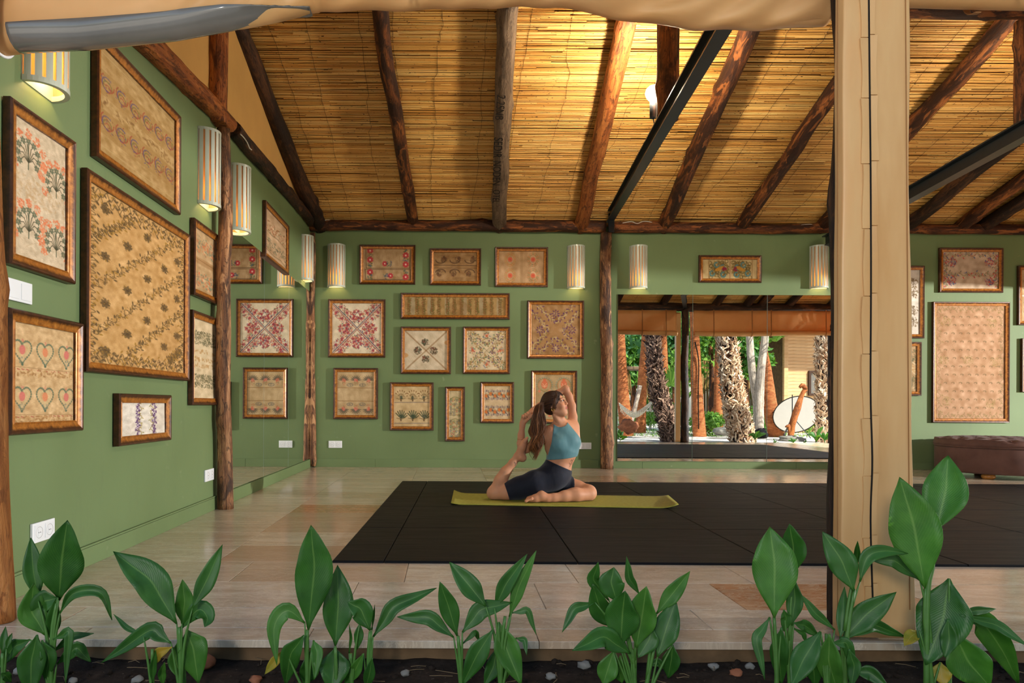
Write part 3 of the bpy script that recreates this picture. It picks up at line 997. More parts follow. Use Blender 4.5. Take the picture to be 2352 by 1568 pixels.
# ------------------------------------------------------------------ front posts and the gathered canvas round them
XP = atY(1956, 800, 2.42).x
p = log('front_post', [(XP, 2.42, 0), (XP + .004, 2.42, 1.2), (XP - .004, 2.42, 2.80)], [.078, .074, .075], M['log_dark'], seed=141, rough=.10, knots=8, wob=.02)
tag(p, 'dark log post behind the tan canvas wrap', 'post')
p = log('front_post', [(5.0, 2.42, 0), (5.0, 2.42, 1.2), (5.0, 2.42, 2.80)], [.085, .075, .075], M['log_dark'], seed=142, rough=.14, knots=9, wob=.03)
tag(p, 'dark log front post mirrored between the two shaggy palms', 'post')
p = log('front_post', [(8.12, 2.42, 0), (8.1, 2.42, 2.80)], [.085, .075], M['log_dark'], seed=143, rough=.12, knots=9, wob=.03)
tag(p, 'dark log post at the far right end of the platform front', 'post')
def wrap(name, label, cx, yfront, depth, edges, ztop, seam_px=None, seed=0):
    """canvas gathered into a flat vertical bundle: closed wavy section swept upward"""
    root = thing(name, label, 'curtain', (cx, yfront + depth / 2, 0))
    zs = np.linspace(0.012, ztop, 60)
    v, f = [], []
    n = 40
    for z in zs:
        xl, xr = edges(z)
        xl += .004 * mnoise.noise(Vector((z * 3, seed, 0))); xr += .005 * mnoise.noise(Vector((z * 2.3, seed, 5)))
        c_, hw = (xl + xr) / 2, (xr - xl) / 2
        for k in range(n):
            a = 2 * PI * k / n
            e = 0.14
            ca, sa = math.cos(a), math.sin(a)
            xx = c_ + hw * math.copysign(abs(ca) ** e, ca)
            yy = yfront + depth / 2 + depth / 2 * math.copysign(abs(sa) ** e, sa)
            if sa < 0:
                low = math.exp(-z * 2.6)
                yy += .004 * mnoise.noise(Vector((xx * 9, z * 1.4, seed))) + .003 * math.sin(xx * 60) * .4
                yy += .016 * low * mnoise.noise(Vector((xx * 14 + z * 6, z * 7 - xx * 5, seed + 4)))
            v.append((xx, yy, z))
    for i in range(len(zs) - 1):
        for k in range(n):
            k2 = (k + 1) % n
            f.append([i * n + k, i * n + k2, (i + 1) * n + k2, (i + 1) * n + k])
    f.append([k for k in range(n)][::-1]); f.append([(len(zs) - 1) * n + k for k in range(n)])
    mk('canvas_wrap', v, f, M['canvas_wrap'], root, True)
    return root
t_ = NT('tan_canvas_wrap', 0.38, 0.4)
v_ = t_.coord(); n_ = t_.noise(t_.map(v_, (6, 6, 1.1)), 1.0, 4)
t_.color(t_.ramp(n_, [(0.3, C(188, 140, 86)), (0.55, C(202, 160, 108)), (0.75, C(200, 148, 94))]))
t_.bump(t_.noise(t_.map(v_, (14, 14, 2)), 1.0, 3), 0.15, 0.01)
M['canvas_wrap'] = t_.m
YW = 2.245
eL = lambda z: atY(1915, 800, YW + .05).x
eR = lambda z: float(np.interp(z, [0, .6, 1.3, 2.4], [atY(2104, 1400, YW).x, atY(2099, 1000, YW).x, atY(2093, 500, YW).x, atY(2089, 0, YW).x]))
cw1 = wrap('wrapped_curtain', 'tan canvas curtain gathered flat round the front post with a flap seam', XP, YW, .055, lambda z: (eL(z), eR(z)), 2.75, seed=2)
# the seam with its overlapping flap tabs
seam = [(2006, 1440), (1999, 1200), (2003, 1060), (1999, 900), (2000, 640), (1999, 380), (1997, 200), (1995, 0), (1994, -120)]
sp = [atY(x, y, YW - .003) for x, y in seam]
MB().tube(spline(sp, 40), .0035, 5).build('seam_gap', M['dark_gap'], cw1, True)
rnd = random.Random(5)
ys = [1445, 1345, 1234, 1092, 960, 812, 679, 524, 375, 224, 85, -60]
for side in (-1, 1):
    for i in range(len(ys) - 1):
        ya_, yb_ = ys[i] - (7 if side > 0 else 0), ys[i + 1] - (7 if side > 0 else 0) + 2
        sx = lambda yy: float(np.interp(yy, [s[1] for s in seam[::-1]], [s[0] for s in seam[::-1]]))
        wpx = 17 + rnd.uniform(-2, 2)
        g = MB(); nn = 6
        V_, F_ = [], []
        for k in range(nn + 1):
            yy = ya_ + (yb_ - ya_) * k / nn
            x_in, x_out = sx(yy) + side * 1.5, sx(yy) + side * (wpx + 2 * math.sin(k * .8 + i))
            lift = .004 + .004 * (k / nn)
            a_, b_ = atY(x_in, yy, YW - .004), atY(x_out, yy, YW - lift)
            V_ += [a_, b_, b_ + Vector((0, .006, 0)), a_ + Vector((0, .006, 0))]
        for k in range(nn):
            for q in range(4):
                F_.append([4 * k + q, 4 * k + (q + 1) % 4, 4 * k + 4 + (q + 1) % 4, 4 * k + 4 + q])
        F_ += [[3, 2, 1, 0], [4 * nn, 4 * nn + 1, 4 * nn + 2, 4 * nn + 3]]
        mk('flap_tab', V_, F_, M['canvas_wrap'], cw1)
for px in (2080, 1924):
    MB().tube([atY(px + (10 if px > 2000 else 0) * (y / 1400), y, YW - .002) for y in range(-100, 1450, 60)], .0016, 4).build('hem_stitch', M['strap'], cw1)
cw2 = wrap('wrapped_curtain', 'tan canvas curtain gathered beside the mirrored log post', 4.86, 2.36, .10, lambda z: (4.80, 4.90), 2.75, seed=6)

# ------------------------------------------------------------------ sconces
def frame_axes(plane):
    """origin-less mapping (s along wall, h off wall, z)"""
    if plane == 'back': return lambda s, h, z: Vector((s, YB - h, z))
    return lambda s, h, z: Vector((XL + h, s, z))
SC_W, SC_H, SC_D = .220, .525, .115
def sconce(label, plane, s, zb):
    m = frame_axes(plane)
    root = thing('wall_sconce', label, 'lamp', m(s, .0, zb), 'half-round slatted wall sconces')
    sg = 1 if plane == 'back' else -1
    def arc(a, r):     # a 0..pi from left to right
        return s - math.cos(a) * r * SC_W / 2, math.sin(a) * r * SC_D + .004
    def shell(name, a0, a1, r0, r1, z0, z1, mat, nseg=3):
        v, f = [], []
        for k in range(nseg + 1):
            a = a0 + (a1 - a0) * k / nseg
            for r in (r0, r1):
                for z in (z0, z1):
                    ss, hh = arc(a, r); v.append(m(ss, hh, z))
        for k in range(nseg):
            b = 4 * k
            f += [[b, b + 1, b + 5, b + 4], [b + 2, b + 6, b + 7, b + 3], [b, b + 4, b + 6, b + 2], [b + 1, b + 3, b + 7, b + 5]]
        f += [[0, 2, 3, 1], [4 * nseg, 4 * nseg + 1, 4 * nseg + 3, 4 * nseg + 2]]
        return mk(name, v, f, mat, root, False)
    N = 9
    for i in range(N):
        a0 = PI * (i + .0) / N; a1 = PI * (i + .66) / N
        shell('slat', a0 + PI * .17 / N, a1 + PI * .17 / N, .965, 1.0, zb + .016, zb + SC_H - .012, M['sconce'])
    shell('bottom_rim', 0, PI, .84, 1.015, zb, zb + .022, M['sconce'], 18)
    shell('top_rim', 0, PI, .90, 1.005, zb + SC_H - .018, zb + SC_H, M['sconce'], 18)
    shell('liner', 0, PI, .925, .935, zb + .016, zb + SC_H - .015, M['liner'], 18)
    b = MB(); b.bevbox((-SC_W / 2, 0, 0), (SC_W / 2, .005, SC_H), .002)
    mk('back_plate', [m(s + p.x, p.y, zb + p.z) for p in b.v], b.f, M['sconce'], root)
    cap = MB(); n = 18
    v = [m(*arc(PI * k / n, .92), zb + SC_H - .010) for k in range(n + 1)]
    mk('top_cap', v, [list(range(n + 1))], M['sconce'], root)
    bb_ = MB().lathe(m(s, .055, zb + .10), [(.004, -.03), (.013, -.028), (.013, 0), (.02, .018), (.024, .035), (.018, .055), (.004, .066)], 12)
    bb_.build('bulb', M['bulb_small'], root, True)
    L = add_light('sconce_light', 'POINT', Vector((0, 0, 0)), 3.2, (1.0, .66, .33), .02)
    L.parent = root; L.location = m(s, .06, zb + .075) - ORG[root]
    return root
def zpx(px, py, h=.0): return atY(px, py, YB - h).z
for px, py, lb in ((771, 659, 'slatted wall sconce on the back wall nearest the left corner'), (1324, 662, 'slatted wall sconce just left of the back post'),
                   (1468, 662, 'slatted wall sconce just right of the back post'), (1884, 662, 'slatted wall sconce half hidden by the canvas wrapped post')):
    P = atY(px, py, YB - .05); sconce(lb, 'back', P.x, P.z)
for (pxa, pxb), pyb, lb in (((48, 164), 182, 'nearest slatted wall sconce, top hidden by the rolled canvas'), ((453, 514), 466, 'slatted wall sconce left of the scraped wall pole'),
                            ((531, 581), 526, 'slatted wall sconce above the left wall mirror beside the pole'), ((692, 724), 641, 'slatted wall sconce on the left wall at the back corner')):
    a = atX(pxa, pyb, XL)
    s_ = a.y + SC_W / 2
    sconce(lb, 'left', s_, a.z)

# ------------------------------------------------------------------ bulb on the king post
def globe_lamp(B, label, mt='bulb'):
    rt = thing('globe_lamp', label, 'lamp', B - Vector((0, 0, .22)))
    MB().lathe(B, [(.018, -.062), (.03, -.055), (.05, -.03), (.060, 0), (.052, .03), (.03, .052), (.006, .060)], 20).build('globe', M[mt], rt, True)
    MB().lathe(B, [(.022, -.20), (.026, -.195), (.026, -.075), (.020, -.066)], 14).build('holder', M['steel'], rt, True)
    MB().tube([B + Vector((.0, .0, -.19)), B + Vector((.01, -.01, -.26)), B + Vector((.10, -.04, -.27))], .006, 6).build('bracket', M['steel'], rt, True)
globe_lamp(atY(1500, 214, 5.44), 'bare lit globe bulb in a black holder on the king post')
globe_lamp(Vector((kx.x + .20, 5.40, 3.16)), 'unseen lit globe bulb added beyond the right edge to brighten the ceiling', 'bulb_added')  # unseen lamp added to brighten the right side of the ceiling

# ------------------------------------------------------------------ sockets and switch
def plate(kind, label, plane, s0, s1, z0, z1):
    m = frame_axes(plane)
    root = thing('wall_socket' if kind == 'socket' else 'light_switch', label, 'socket' if kind == 'socket' else 'switch', m((s0 + s1) / 2, 0, z0))
    b = MB().bevbox((s0, .001, z0), (s1, .012, z1), .003)
    mk('cover_plate', [m(*p) for p in b.v], b.f, M['white_plastic'], root)
    for k in range(2):
        c = s0 + (s1 - s0) * (.27 + .46 * k); zc_ = (z0 + z1) / 2
        hw = min((s1 - s0) * .2, (z1 - z0) * .36)
        b = MB().bevbox((c - hw, .008, zc_ - hw if kind == 'socket' else zc_ - hw * 1.05), (c + hw, .0145, zc_ + hw * 1.05), .002)
        ins = mk('insert' if kind == 'socket' else 'rocker', [m(*p) for p in b.v], b.f, M['white_plastic'], root)
        if kind == 'socket':
            r = hw * .80; n = 18
            v = [m(c + r * math.cos(2 * PI * j / n), .0148, zc_ + r * math.sin(2 * PI * j / n)) for j in range(n)]
            v += [m(c + r * .9 * math.cos(2 * PI * j / n), .0142, zc_ + r * .9 * math.sin(2 * PI * j / n)) for j in range(n)]
            mk('socket_well', v, [[j, (j + 1) % n, n + (j + 1) % n, n + j] for j in range(n)] + [[n + j for j in range(n)]], M['grey_plastic'], ins)
            w2 = MB()
            w2.bevbox((c - r * .45, .0143, zc_ - r * .62), (c + r * .45, .0158, zc_ + r * .62), .001)
            mk('socket_core', [m(*p) for p in w2.v], w2.f, M['white_plastic'], ins)
            hl = MB()
            for sg in (-1, 1): hl.box((c + sg * r * .22 - r * .08, .0156, zc_ - r * .08), (c + sg * r * .22 + r * .08, .0162, zc_ + r * .08))
            mk('contact_hole', [m(*p) for p in hl.v], hl.f, M['dark_gap'], ins)
    return root
def bpl(x0, x1, y0, y1): 
    a, b = atY(x0, y1, YB), atY(x1, y0, YB); return a.x, b.x, a.z, b.z
plate('socket', 'white double wall socket below the flower fan picture near the corner', 'back', *bpl(755, 786, 1012, 1028))
plate('socket', 'white double wall socket behind the woman beside the back post', 'back', *bpl(1328, 1358, 1016, 1031))
a, b = atX(68, 1250, XL), atX(120, 1193, XL); plate('socket', 'nearest white double wall socket low on the left wall', 'left', a.y, b.y, a.z, a.z + .083)
a, b = atX(468, 1107, XL), atX(488, 1076, XL); plate('socket', 'white double wall socket on the left wall beside the scraped pole', 'left', a.y, b.y, a.z, a.z + .083)
a, b = atX(9, 686, XL), atX(68, 650, XL); plate('switch', 'white double light switch between the two nearest left pictures', 'left', a.y, b.y, a.z, a.z + .085)
# ------------------------------------------------------------------ embroidered pictures
class Cloth:
    """small numpy painter: the stitched design becomes a colour attribute on the cloth mesh"""
    def __init__(s, w, h, base, seed):
        s.w, s.h = max(8, int(w)), max(8, int(h))
        s.rg = np.random.default_rng(seed)
        s.a = np.ones((s.h, s.w, 3)) * np.array(base, float)
        n = s.rg.normal(0, 1, (s.h // 6 + 2, s.w // 6 + 2))
        n = np.kron(n, np.ones((6, 6)))[:s.h, :s.w]
        for _ in range(4): n = (n + np.roll(n, 2, 0) + np.roll(n, 2, 1) + np.roll(n, -2, 0) + np.roll(n, -2, 1)) / 5
        s.a += (n * 14)[..., None]
        s.a += s.rg.normal(0, 3.0, (s.h, s.w))[..., None]
    def _win(s, x0, y0, x1, y1):
        x0, y0, x1, y1 = max(0, int(x0)), max(0, int(y0)), min(s.w, int(x1) + 2), min(s.h, int(y1) + 2)
        if x1 <= x0 or y1 <= y0: return None
        Y, X = np.mgrid[y0:y1, x0:x1]
        return (slice(y0, y1), slice(x0, x1)), X, Y
    def ell(s, x, y, rx, ry, col, rot=0.0, al=0.9):
        x, y = x * s.w, y * s.h
        R = max(rx, ry) + 1
        w = s._win(x - R, y - R, x + R, y + R)
        if w is None: return
        sl, X, Y = w
        c, n = math.cos(rot), math.sin(rot)
        u = ((X - x) * c + (Y - y) * n) / max(rx, .3); v = (-(X - x) * n + (Y - y) * c) / max(ry, .3)
        d = np.sqrt(u * u + v * v)
        m = np.clip((1.15 - d) * max(1.0, min(rx, ry)), 0, 1)[..., None] * al
        s.a[sl] = s.a[sl] * (1 - m) + np.array(col, float) * m
    def dot(s, x, y, r, col, al=0.9): s.ell(x, y, r, r, col, 0, al)
    def line(s, pts, wd, col, al=0.85):
        for (xa, ya), (xb, yb) in zip(pts[:-1], pts[1:]):
            xa, ya, xb, yb = xa * s.w, ya * s.h, xb * s.w, yb * s.h
            w = s._win(min(xa, xb) - wd - 1, min(ya, yb) - wd - 1, max(xa, xb) + wd + 1, max(ya, yb) + wd + 1)
            if w is None: continue
            sl, X, Y = w
            dx, dy = xb - xa, yb - ya
            L2 = dx * dx + dy * dy + 1e-9
            t = np.clip(((X - xa) * dx + (Y - ya) * dy) / L2, 0, 1)
            d = np.hypot(X - xa - t * dx, Y - ya - t * dy)
            m = np.clip(wd / 2 + .5 - d, 0, 1)[..., None] * al
            s.a[sl] = s.a[sl] * (1 - m) + np.array(col, float) * m
    def P(s, x, y): return x / s.w, y / s.h          # pixels to unit
    def arc(s, x, y, r, a0, a1, wd, col, n=10, ry=None, al=.85):
        ry = ry or r
        s.line([(x + r / s.w * math.cos(a0 + (a1 - a0) * k / n), y + ry / s.h * math.sin(a0 + (a1 - a0) * k / n)) for k in range(n + 1)], wd, col, al)
    def flower(s, x, y, r, col, core=None, n=6, al=.9):
        for k in range(n):
            a = 2 * PI * k / n + .3
            s.ell(x + r * .6 * math.cos(a) / s.w, y + r * .6 * math.sin(a) / s.h, r * .5, r * .32, col, a, al)
        if core is not None: s.dot(x, y, r * .32, core, al)
    def spray(s, x, y, rad, n, cols, r=(0.8, 1.8), ry=None, al=.85):
        for _ in range(n):
            a, q = s.rg.uniform(0, 2 * PI), math.sqrt(s.rg.uniform(0, 1))
            c = cols[s.rg.integers(len(cols))]
            rr = s.rg.uniform(*r)
            s.ell(x + q * rad * math.cos(a) / s.w, y + q * (ry or rad) * math.sin(a) / s.h, rr * 1.4, rr * .7, c, s.rg.uniform(0, PI), al)
    def band(s, p, q, wd, n, cols, r=(0.8, 1.8), al=.85):
        for _ in range(n):
            t, u = s.rg.uniform(0, 1), s.rg.uniform(-1, 1) * wd
            x, y = (p[0] + (q[0] - p[0]) * t) * s.w, (p[1] + (q[1] - p[1]) * t) * s.h
            dx, dy = (q[0] - p[0]) * s.w, (q[1] - p[1]) * s.h
            L = math.hypot(dx, dy)
            x += -dy / L * u; y += dx / L * u
            rr = s.rg.uniform(*r)
            s.ell(x / s.w, y / s.h, rr * 1.5, rr * .7, cols[s.rg.integers(len(cols))], s.rg.uniform(0, PI), al)
    def vine(s, p, q, amp, waves, cols, stem, wd=1.2, leaf=2.0, al=.85):
        dx, dy = (q[0] - p[0]) * s.w, (q[1] - p[1]) * s.h
        L = math.hypot(dx, dy); nx, ny = -dy / L, dx / L
        n = int(waves * 10)
        pts = []
        for k in range(n + 1):
            t = k / n
            o = amp * math.sin(t * waves * 2 * PI)
            x, y = p[0] * s.w + dx * t + nx * o, p[1] * s.h + dy * t + ny * o
            pts.append((x / s.w, y / s.h))
            if k % 3 == 1:
                sd = 1 if (k // 3) % 2 else -1
                a = math.atan2(dy, dx) + sd * .9
                s.ell((x + nx * sd * leaf * 1.3) / s.w, (y + ny * sd * leaf * 1.3) / s.h, leaf, leaf * .5, cols[s.rg.integers(len(cols))], a, al)
        s.line(pts, wd, stem, al)
    def wrinkles(s, n, col, ang, spread=.15, ln=.3, al=.25):  # crease light and shade put into the cloth colour as faint lines
        for _ in range(n):
            x, y = s.rg.uniform(0, 1, 2)
            a = ang + s.rg.normal(0, spread); l = s.rg.uniform(.3, 1) * ln
            s.line([(x, y), (x + l * math.cos(a), y + l * math.sin(a) * s.w / s.h)], 1, col, al)
RED, BLUE, NAVY, GRN, DGRN, ORG_, PUR, BRN, DBR, GOLD, GREY, TEAL, PINK, OLV = ((176, 44, 56), (70, 86, 130), (44, 40, 84), (62, 104, 72), (44, 66, 50), (206, 104, 62),
    (78, 44, 92), (120, 82, 46), (72, 52, 36), (168, 124, 50), (110, 106, 96), (74, 124, 128), (206, 122, 112), (112, 104, 56))
def d_redborder(c):
    L = c.w / 110
    c.line([(.05, .03), (.06, .60), (.95, .60), (.96, .03)], 1.3, DBR); c.line([(.04, .64), (.05, .95), (.96, .95), (.96, .64)], 1.3, DBR); c.line([(.04, .64), (.96, .64)], 1.2, DBR)
    c.wrinkles(60, BRN, PI / 2, .1, .12)
    for x in (.14, .87):
        for i, y in enumerate((.06, .20, .34, .48, .72, .87)):
            if i % 2 == (0 if x < .5 else 1): c.flower(x, y, 7 * L, RED, (226, 190, 170), 8)
            else: c.spray(x, y, 6 * L, 26, [BLUE, GRN, DGRN, GOLD], (1.0 * L, 1.8 * L))
    for x, y in ((.44, .46), (.56, .83)): c.flower(x, y, 6 * L, RED, (226, 190, 170), 8); c.spray(x + (.09 if y < .6 else -.09), y, 7 * L, 26, [BLUE, GRN, NAVY], (1 * L, 1.6 * L))
def d_curls(c):
    L = c.w / 100
    c.line([(0, .43), (1, .45)], 1.4, DBR); c.line([(0, .53), (1, .53)], 1.2, DBR, .6); c.wrinkles(50, DBR, 0, .06, .25)
    for j, y in enumerate((.24, .70)):
        for x in (.18, .5, .84):
            sg = 1 if j else -1
            c.arc(x - .02, y - .02 * sg, 11 * L, (PI if j else 0), (2 * PI if j else PI), 2.2, DBR, 12, 7 * L, .6)
            c.spray(x + .05 * sg * -1, y - .06 * sg * 0, 7 * L, 40, [DBR, (90, 66, 44)], (1 * L, 2 * L), None, .6)
            c.spray(x - .06 * sg, y + .05 * sg, 4 * L, 14, [DBR, (110, 60, 40)], (1 * L, 1.8 * L), None, .6)
def d_wreaths(c):
    L = c.w / 105
    c.line([(.5, 0), (.5, 1)], 6 * L, (150, 118, 80), .5)
    for x in (.25, .75):
        for y in (.26, .75):
            c.flower(x, y, 5.5 * L, (206, 92, 66), (180, 70, 56), 10)
            for k in range(26):
                a = 2 * PI * k / 26
                for q in (9, 12): c.ell(x + q * L * math.cos(a) / c.w, y + q * 1.25 * L * math.sin(a) / c.h, 1.8 * L, 1.0 * L, (GOLD if x < .5 else OLV) if k % 3 else (190, 100, 50), a + .5, .95)
            c.spray(x, y + .12, 8 * L, 12, [GREY, (190, 110, 60), OLV], (.8, 1.4))
def d_longvine(c):
    L = c.h / 42
    for i in range(6): x = .08 + i * .17; c.ell(x, .5, 6 * L, c.h * .6, (150, 148, 132), 0, .45)
    for i, x in enumerate((.045, .125, .19, .275, .34, .425, .49, .56, .64, .71, .79, .855, .94)):
        for y in np.linspace(.1, .82, 7):
            c.spray(x, y, 5 * L, 8, [OLV, (92, 98, 48), BRN], (1.1, 2.0)); c.arc(x, y, 3.5 * L, 0, 5, 1.2, BRN, 8)
        c.line([(x, .08), (x + .006, .9)], 1.2, (96, 84, 44)); c.band((x - .02, .93), (x + .02, .93), 1.2, 8, [OLV], (.7, 1.2))
    c.ell(.53, .6, 22 * L, 16 * L, BRN, 0, .3)
def diag4(c, fn):
    for p, q in (((.04, .04), (.46, .46)), ((.96, .04), (.54, .46)), ((.04, .96), (.46, .54)), ((.96, .96), (.54, .54))): fn(p, q)
def d_redx(c):
    L = c.w / 115
    cols = [RED, RED, (190, 70, 50), NAVY, GRN, (120, 110, 80), ORG_, (110, 90, 130)]
    for a, b in (((.10, .0), (.5, .38)), ((.90, .0), (.5, .38)), ((.0, .10), (.40, .5)), ((.0, .90), (.40, .5)), ((.10, 1), (.5, .62)), ((.9, 1), (.5, .62)), ((1, .1), (.6, .5)), ((1, .9), (.6, .5))):
        c.band(a, b, 8 * L, 210, cols, (.8 * L, 1.7 * L))
        for t in (.2, .5, .8): c.flower(a[0] + (b[0] - a[0]) * t, a[1] + (b[1] - a[1]) * t, 4 * L, RED, NAVY, 6)
    for x, y in ((.5, .22), (.22, .5), (.5, .80), (.80, .5)):
        c.spray(x, y, 12 * L, 90, cols, (.9 * L, 1.8 * L))
        for k in range(5): a = k * 1.26; c.flower(x + 8 * L * math.cos(a) / c.w, y + 8 * L * math.sin(a) / c.h, 3.5 * L, RED, NAVY)
    for o, col in ((-.018, NAVY), (.018, (140, 60, 60)), (0, (206, 190, 160))):
        c.line([(0, o), (.5, .5 + o), (1, o)], 1.5, col); c.line([(0, 1 + o), (.5, .5 + o), (1, 1 + o)], 1.5, col)
def d_purplex(c):
    L = c.w / 115
    c.wrinkles(120, (120, 88, 54), .8, .6, .2)
    c.line([(0, 0), (1, 1)], 6 * L, (158, 120, 78), .8); c.line([(1, 0), (0, 1)], 6 * L, (158, 120, 78), .8)
    for a, b in (((.12, .0), (.5, .36)), ((.88, .0), (.5, .36)), ((.0, .12), (.36, .5)), ((.0, .88), (.36, .5)), ((.12, 1), (.5, .64)), ((.88, 1), (.5, .64)), ((1, .12), (.64, .5)), ((1, .88), (.64, .5))):
        c.vine(a, b, 3 * L, 3, [PUR], (186, 168, 120), 1.3, 3.2 * L); c.band(a, b, 4.5 * L, 40, [PUR, (196, 180, 136), OLV], (1, 1.8))
    for x, y in ((.5, .18), (.18, .5), (.5, .86), (.83, .5)):
        for k in range(8): a = 2 * PI * k / 8; c.ell(x + 7 * L * math.cos(a) / c.w, y + 7 * L * math.sin(a) / c.h, 3.2 * L, 1.5 * L, PUR, a)
        c.spray(x, y, 5 * L, 20, [(196, 180, 136), PUR], (.8, 1.5))
def d_greyx(c):
    L = c.w / 100
    c.wrinkles(120, (214, 204, 184), .8, .1, .2, .3)
    for o in (-.012, .012): c.line([(0 + o, 0), (1 + o, 1)], 1.2, BRN, .6); c.line([(1 + o, 0), (0 + o, 1)], 1.2, BRN, .6)
    for x, y in ((.48, .30), (.31, .50), (.68, .50), (.49, .71)):
        c.spray(x, y, 9 * L, 70, [DGRN, (70, 74, 60), (90, 60, 46)], (1.0 * L, 1.9 * L)); c.spray(x - .04, y - .04, 4 * L, 14, [(110, 64, 50)], (1, 1.8))
    c.ell(0, .62, 8, 5, (190, 120, 50), 0, .5); c.ell(1, .3, 7, 5, (190, 120, 50), 0, .5)
def d_multix(c):
    L = c.w / 95
    c.wrinkles(90, (214, 200, 170), .8, .1, .15, .3)
    for a, b in (((.10, .0), (.5, .36)), ((.90, .0), (.5, .36)), ((.0, .10), (.40, .5)), ((.0, .90), (.40, .5)), ((.10, 1), (.5, .62)), ((.9, 1), (.5, .62)), ((1, .1), (.6, .5)), ((1, .9), (.6, .5))):
        c.vine(a, b, 2.4 * L, 5, [GRN, GOLD, PUR, GRN, (150, 110, 60)], (168, 140, 92), 1.0, 2.8 * L); c.band(a, b, 4 * L, 50, [GRN, GOLD, PUR, (130, 100, 60)], (.8, 1.6))
    for x, y in ((.5, .13), (.15, .5), (.5, .85), (.84, .5)):
        c.spray(x, y, 9 * L, 34, [GRN, RED, ORG_, (150, 110, 60), BLUE], (1 * L, 1.9 * L)); c.flower(x, y, 4 * L, ORG_, RED)
    c.line([(0, 0), (1, 1)], 1.2, (150, 130, 96)); c.line([(1, 0), (0, 1)], 1.2, (150, 130, 96))
def d_fans(c):
    L = c.w / 88
    for y in (.36, .66): c.line([(0, y), (1, y + .01)], 1.2, BRN, .7)
    c.wrinkles(40, (150, 122, 84), PI / 2, .05, .1)
    for y, sg in ((.20, 1), (.84, -1)):
        for x in (.17, .5, .83):
            for k in range(9):
                a = -PI * (k + .5) / 9 * sg
                c.ell(x + 8 * L * math.cos(a) / c.w, y + 8 * L * math.sin(a) / c.h, 6 * L, 1.5 * L, (74, 70, 62), a, .8)
            c.spray(x, y, 4.5 * L, 26, [(190, 90, 66), PINK], (1, 1.8)); c.spray(x, y + .06 * sg, 5 * L, 16, [(130, 120, 80), (190, 110, 80)], (.8, 1.4))
        for x in (.34, .67): c.arc(x, y + .10 * sg, 7 * L, 0, 2 * PI, 1.2, GREY, 12, 3.5 * L); c.spray(x, y + .10 * sg, 5 * L, 10, [GREY], (.8, 1.3), 2 * L)
def d_trees(c):
    L = c.w / 86
    for y in (.40, .91): c.line([(.02, y), (.98, y - .01)], 1.2, (84, 80, 92), .8)
    c.wrinkles(40, (206, 186, 146), 0, .04, .2)
    for j, y in enumerate((.36, .84)):
        for x in (.2, .52, .83):
            c.line([(x, y), (x, y - .08)], 3 * L, DBR)
            for k in range(7):
                a = -PI * (k + .8) / 8.6
                e = (x + 15 * L * math.cos(a) / c.w, y - .07 + 17 * L * math.sin(a) / c.h)
                if j: c.line([(x, y - .07), ((x + e[0]) / 2 + .01, (y - .07 + e[1]) / 2 + .02), e], 2.2 * L, DGRN)
                else: c.line([(x, y - .08), e], 1.0, (140, 120, 80), .5); c.ell(e[0], e[1], 2.6 * L, 1.3 * L, BRN, a); c.ell((x + e[0]) / 2, (y - .08 + e[1]) / 2, 2.4 * L, 1.2 * L, (96, 74, 44), a)
                c.dot(e[0], e[1], 1.3 * L, BRN)
            c.spray(x, y - .08, 4 * L, 14, [(96, 96, 84), DGRN], (1, 2))
            c.line([(x - .12, y - .06), (x, y - .03), (x + .12, y - .07)], 1.4, (110, 92, 56))
def d_tall(c):
    L = c.w / 34
    for y0, y1 in ((.12, .52), (.58, .98)):
        c.arc(.5, y0 + .12, 15 * L, PI, 2 * PI, 1.4, (120, 116, 70), 14, 14 * L)
        for y in np.arange(y0 + .06, y1, .055):
            for x in (.15, .38, .62, .85):
                x2, y2 = x + c.rg.normal(0, .03), y + c.rg.normal(0, .01)
                c.flower(x2, y2, 2.6 * L, [RED, BLUE, NAVY, ORG_, GRN][c.rg.integers(5)], GOLD, 5); c.arc(x2, y2, 4 * L, c.rg.uniform(0, 6), c.rg.uniform(6, 9), 1, (130, 124, 80), 6)
        c.line([(.02, y1), (.98, y1)], 1.2, (130, 120, 80))
def d_dots(c):
    L = c.w / 66
    for y in (.27, .74):
        for k in range(15):
            x = .04 + k * .065
            for sg in (-1, 1):
                yy = y + sg * (.11 + .01 * math.sin(k * 2.1))
                c.line([(x, yy - .03), (x, yy + .03)], 1.5 * L, NAVY if k % 3 else (120, 130, 140))
                if k % 4 == 1: c.dot(x, yy, 1.6 * L, NAVY)
        for k in range(6):
            x = .09 + k * .165; yy = y + .03 * (-1) ** k
            c.dot(x, yy, 4 * L, (212, 112, 52)); c.arc(x, yy, 5.2 * L, 0, 6.3, 1, (120, 110, 80), 10)
            c.line([(x, yy), (x + .165, y + .03 * (-1) ** (k + 1))], 1, (120, 110, 80)); c.line([(x + .05, yy), (x + .1, yy + .05)], 1.4, NAVY)
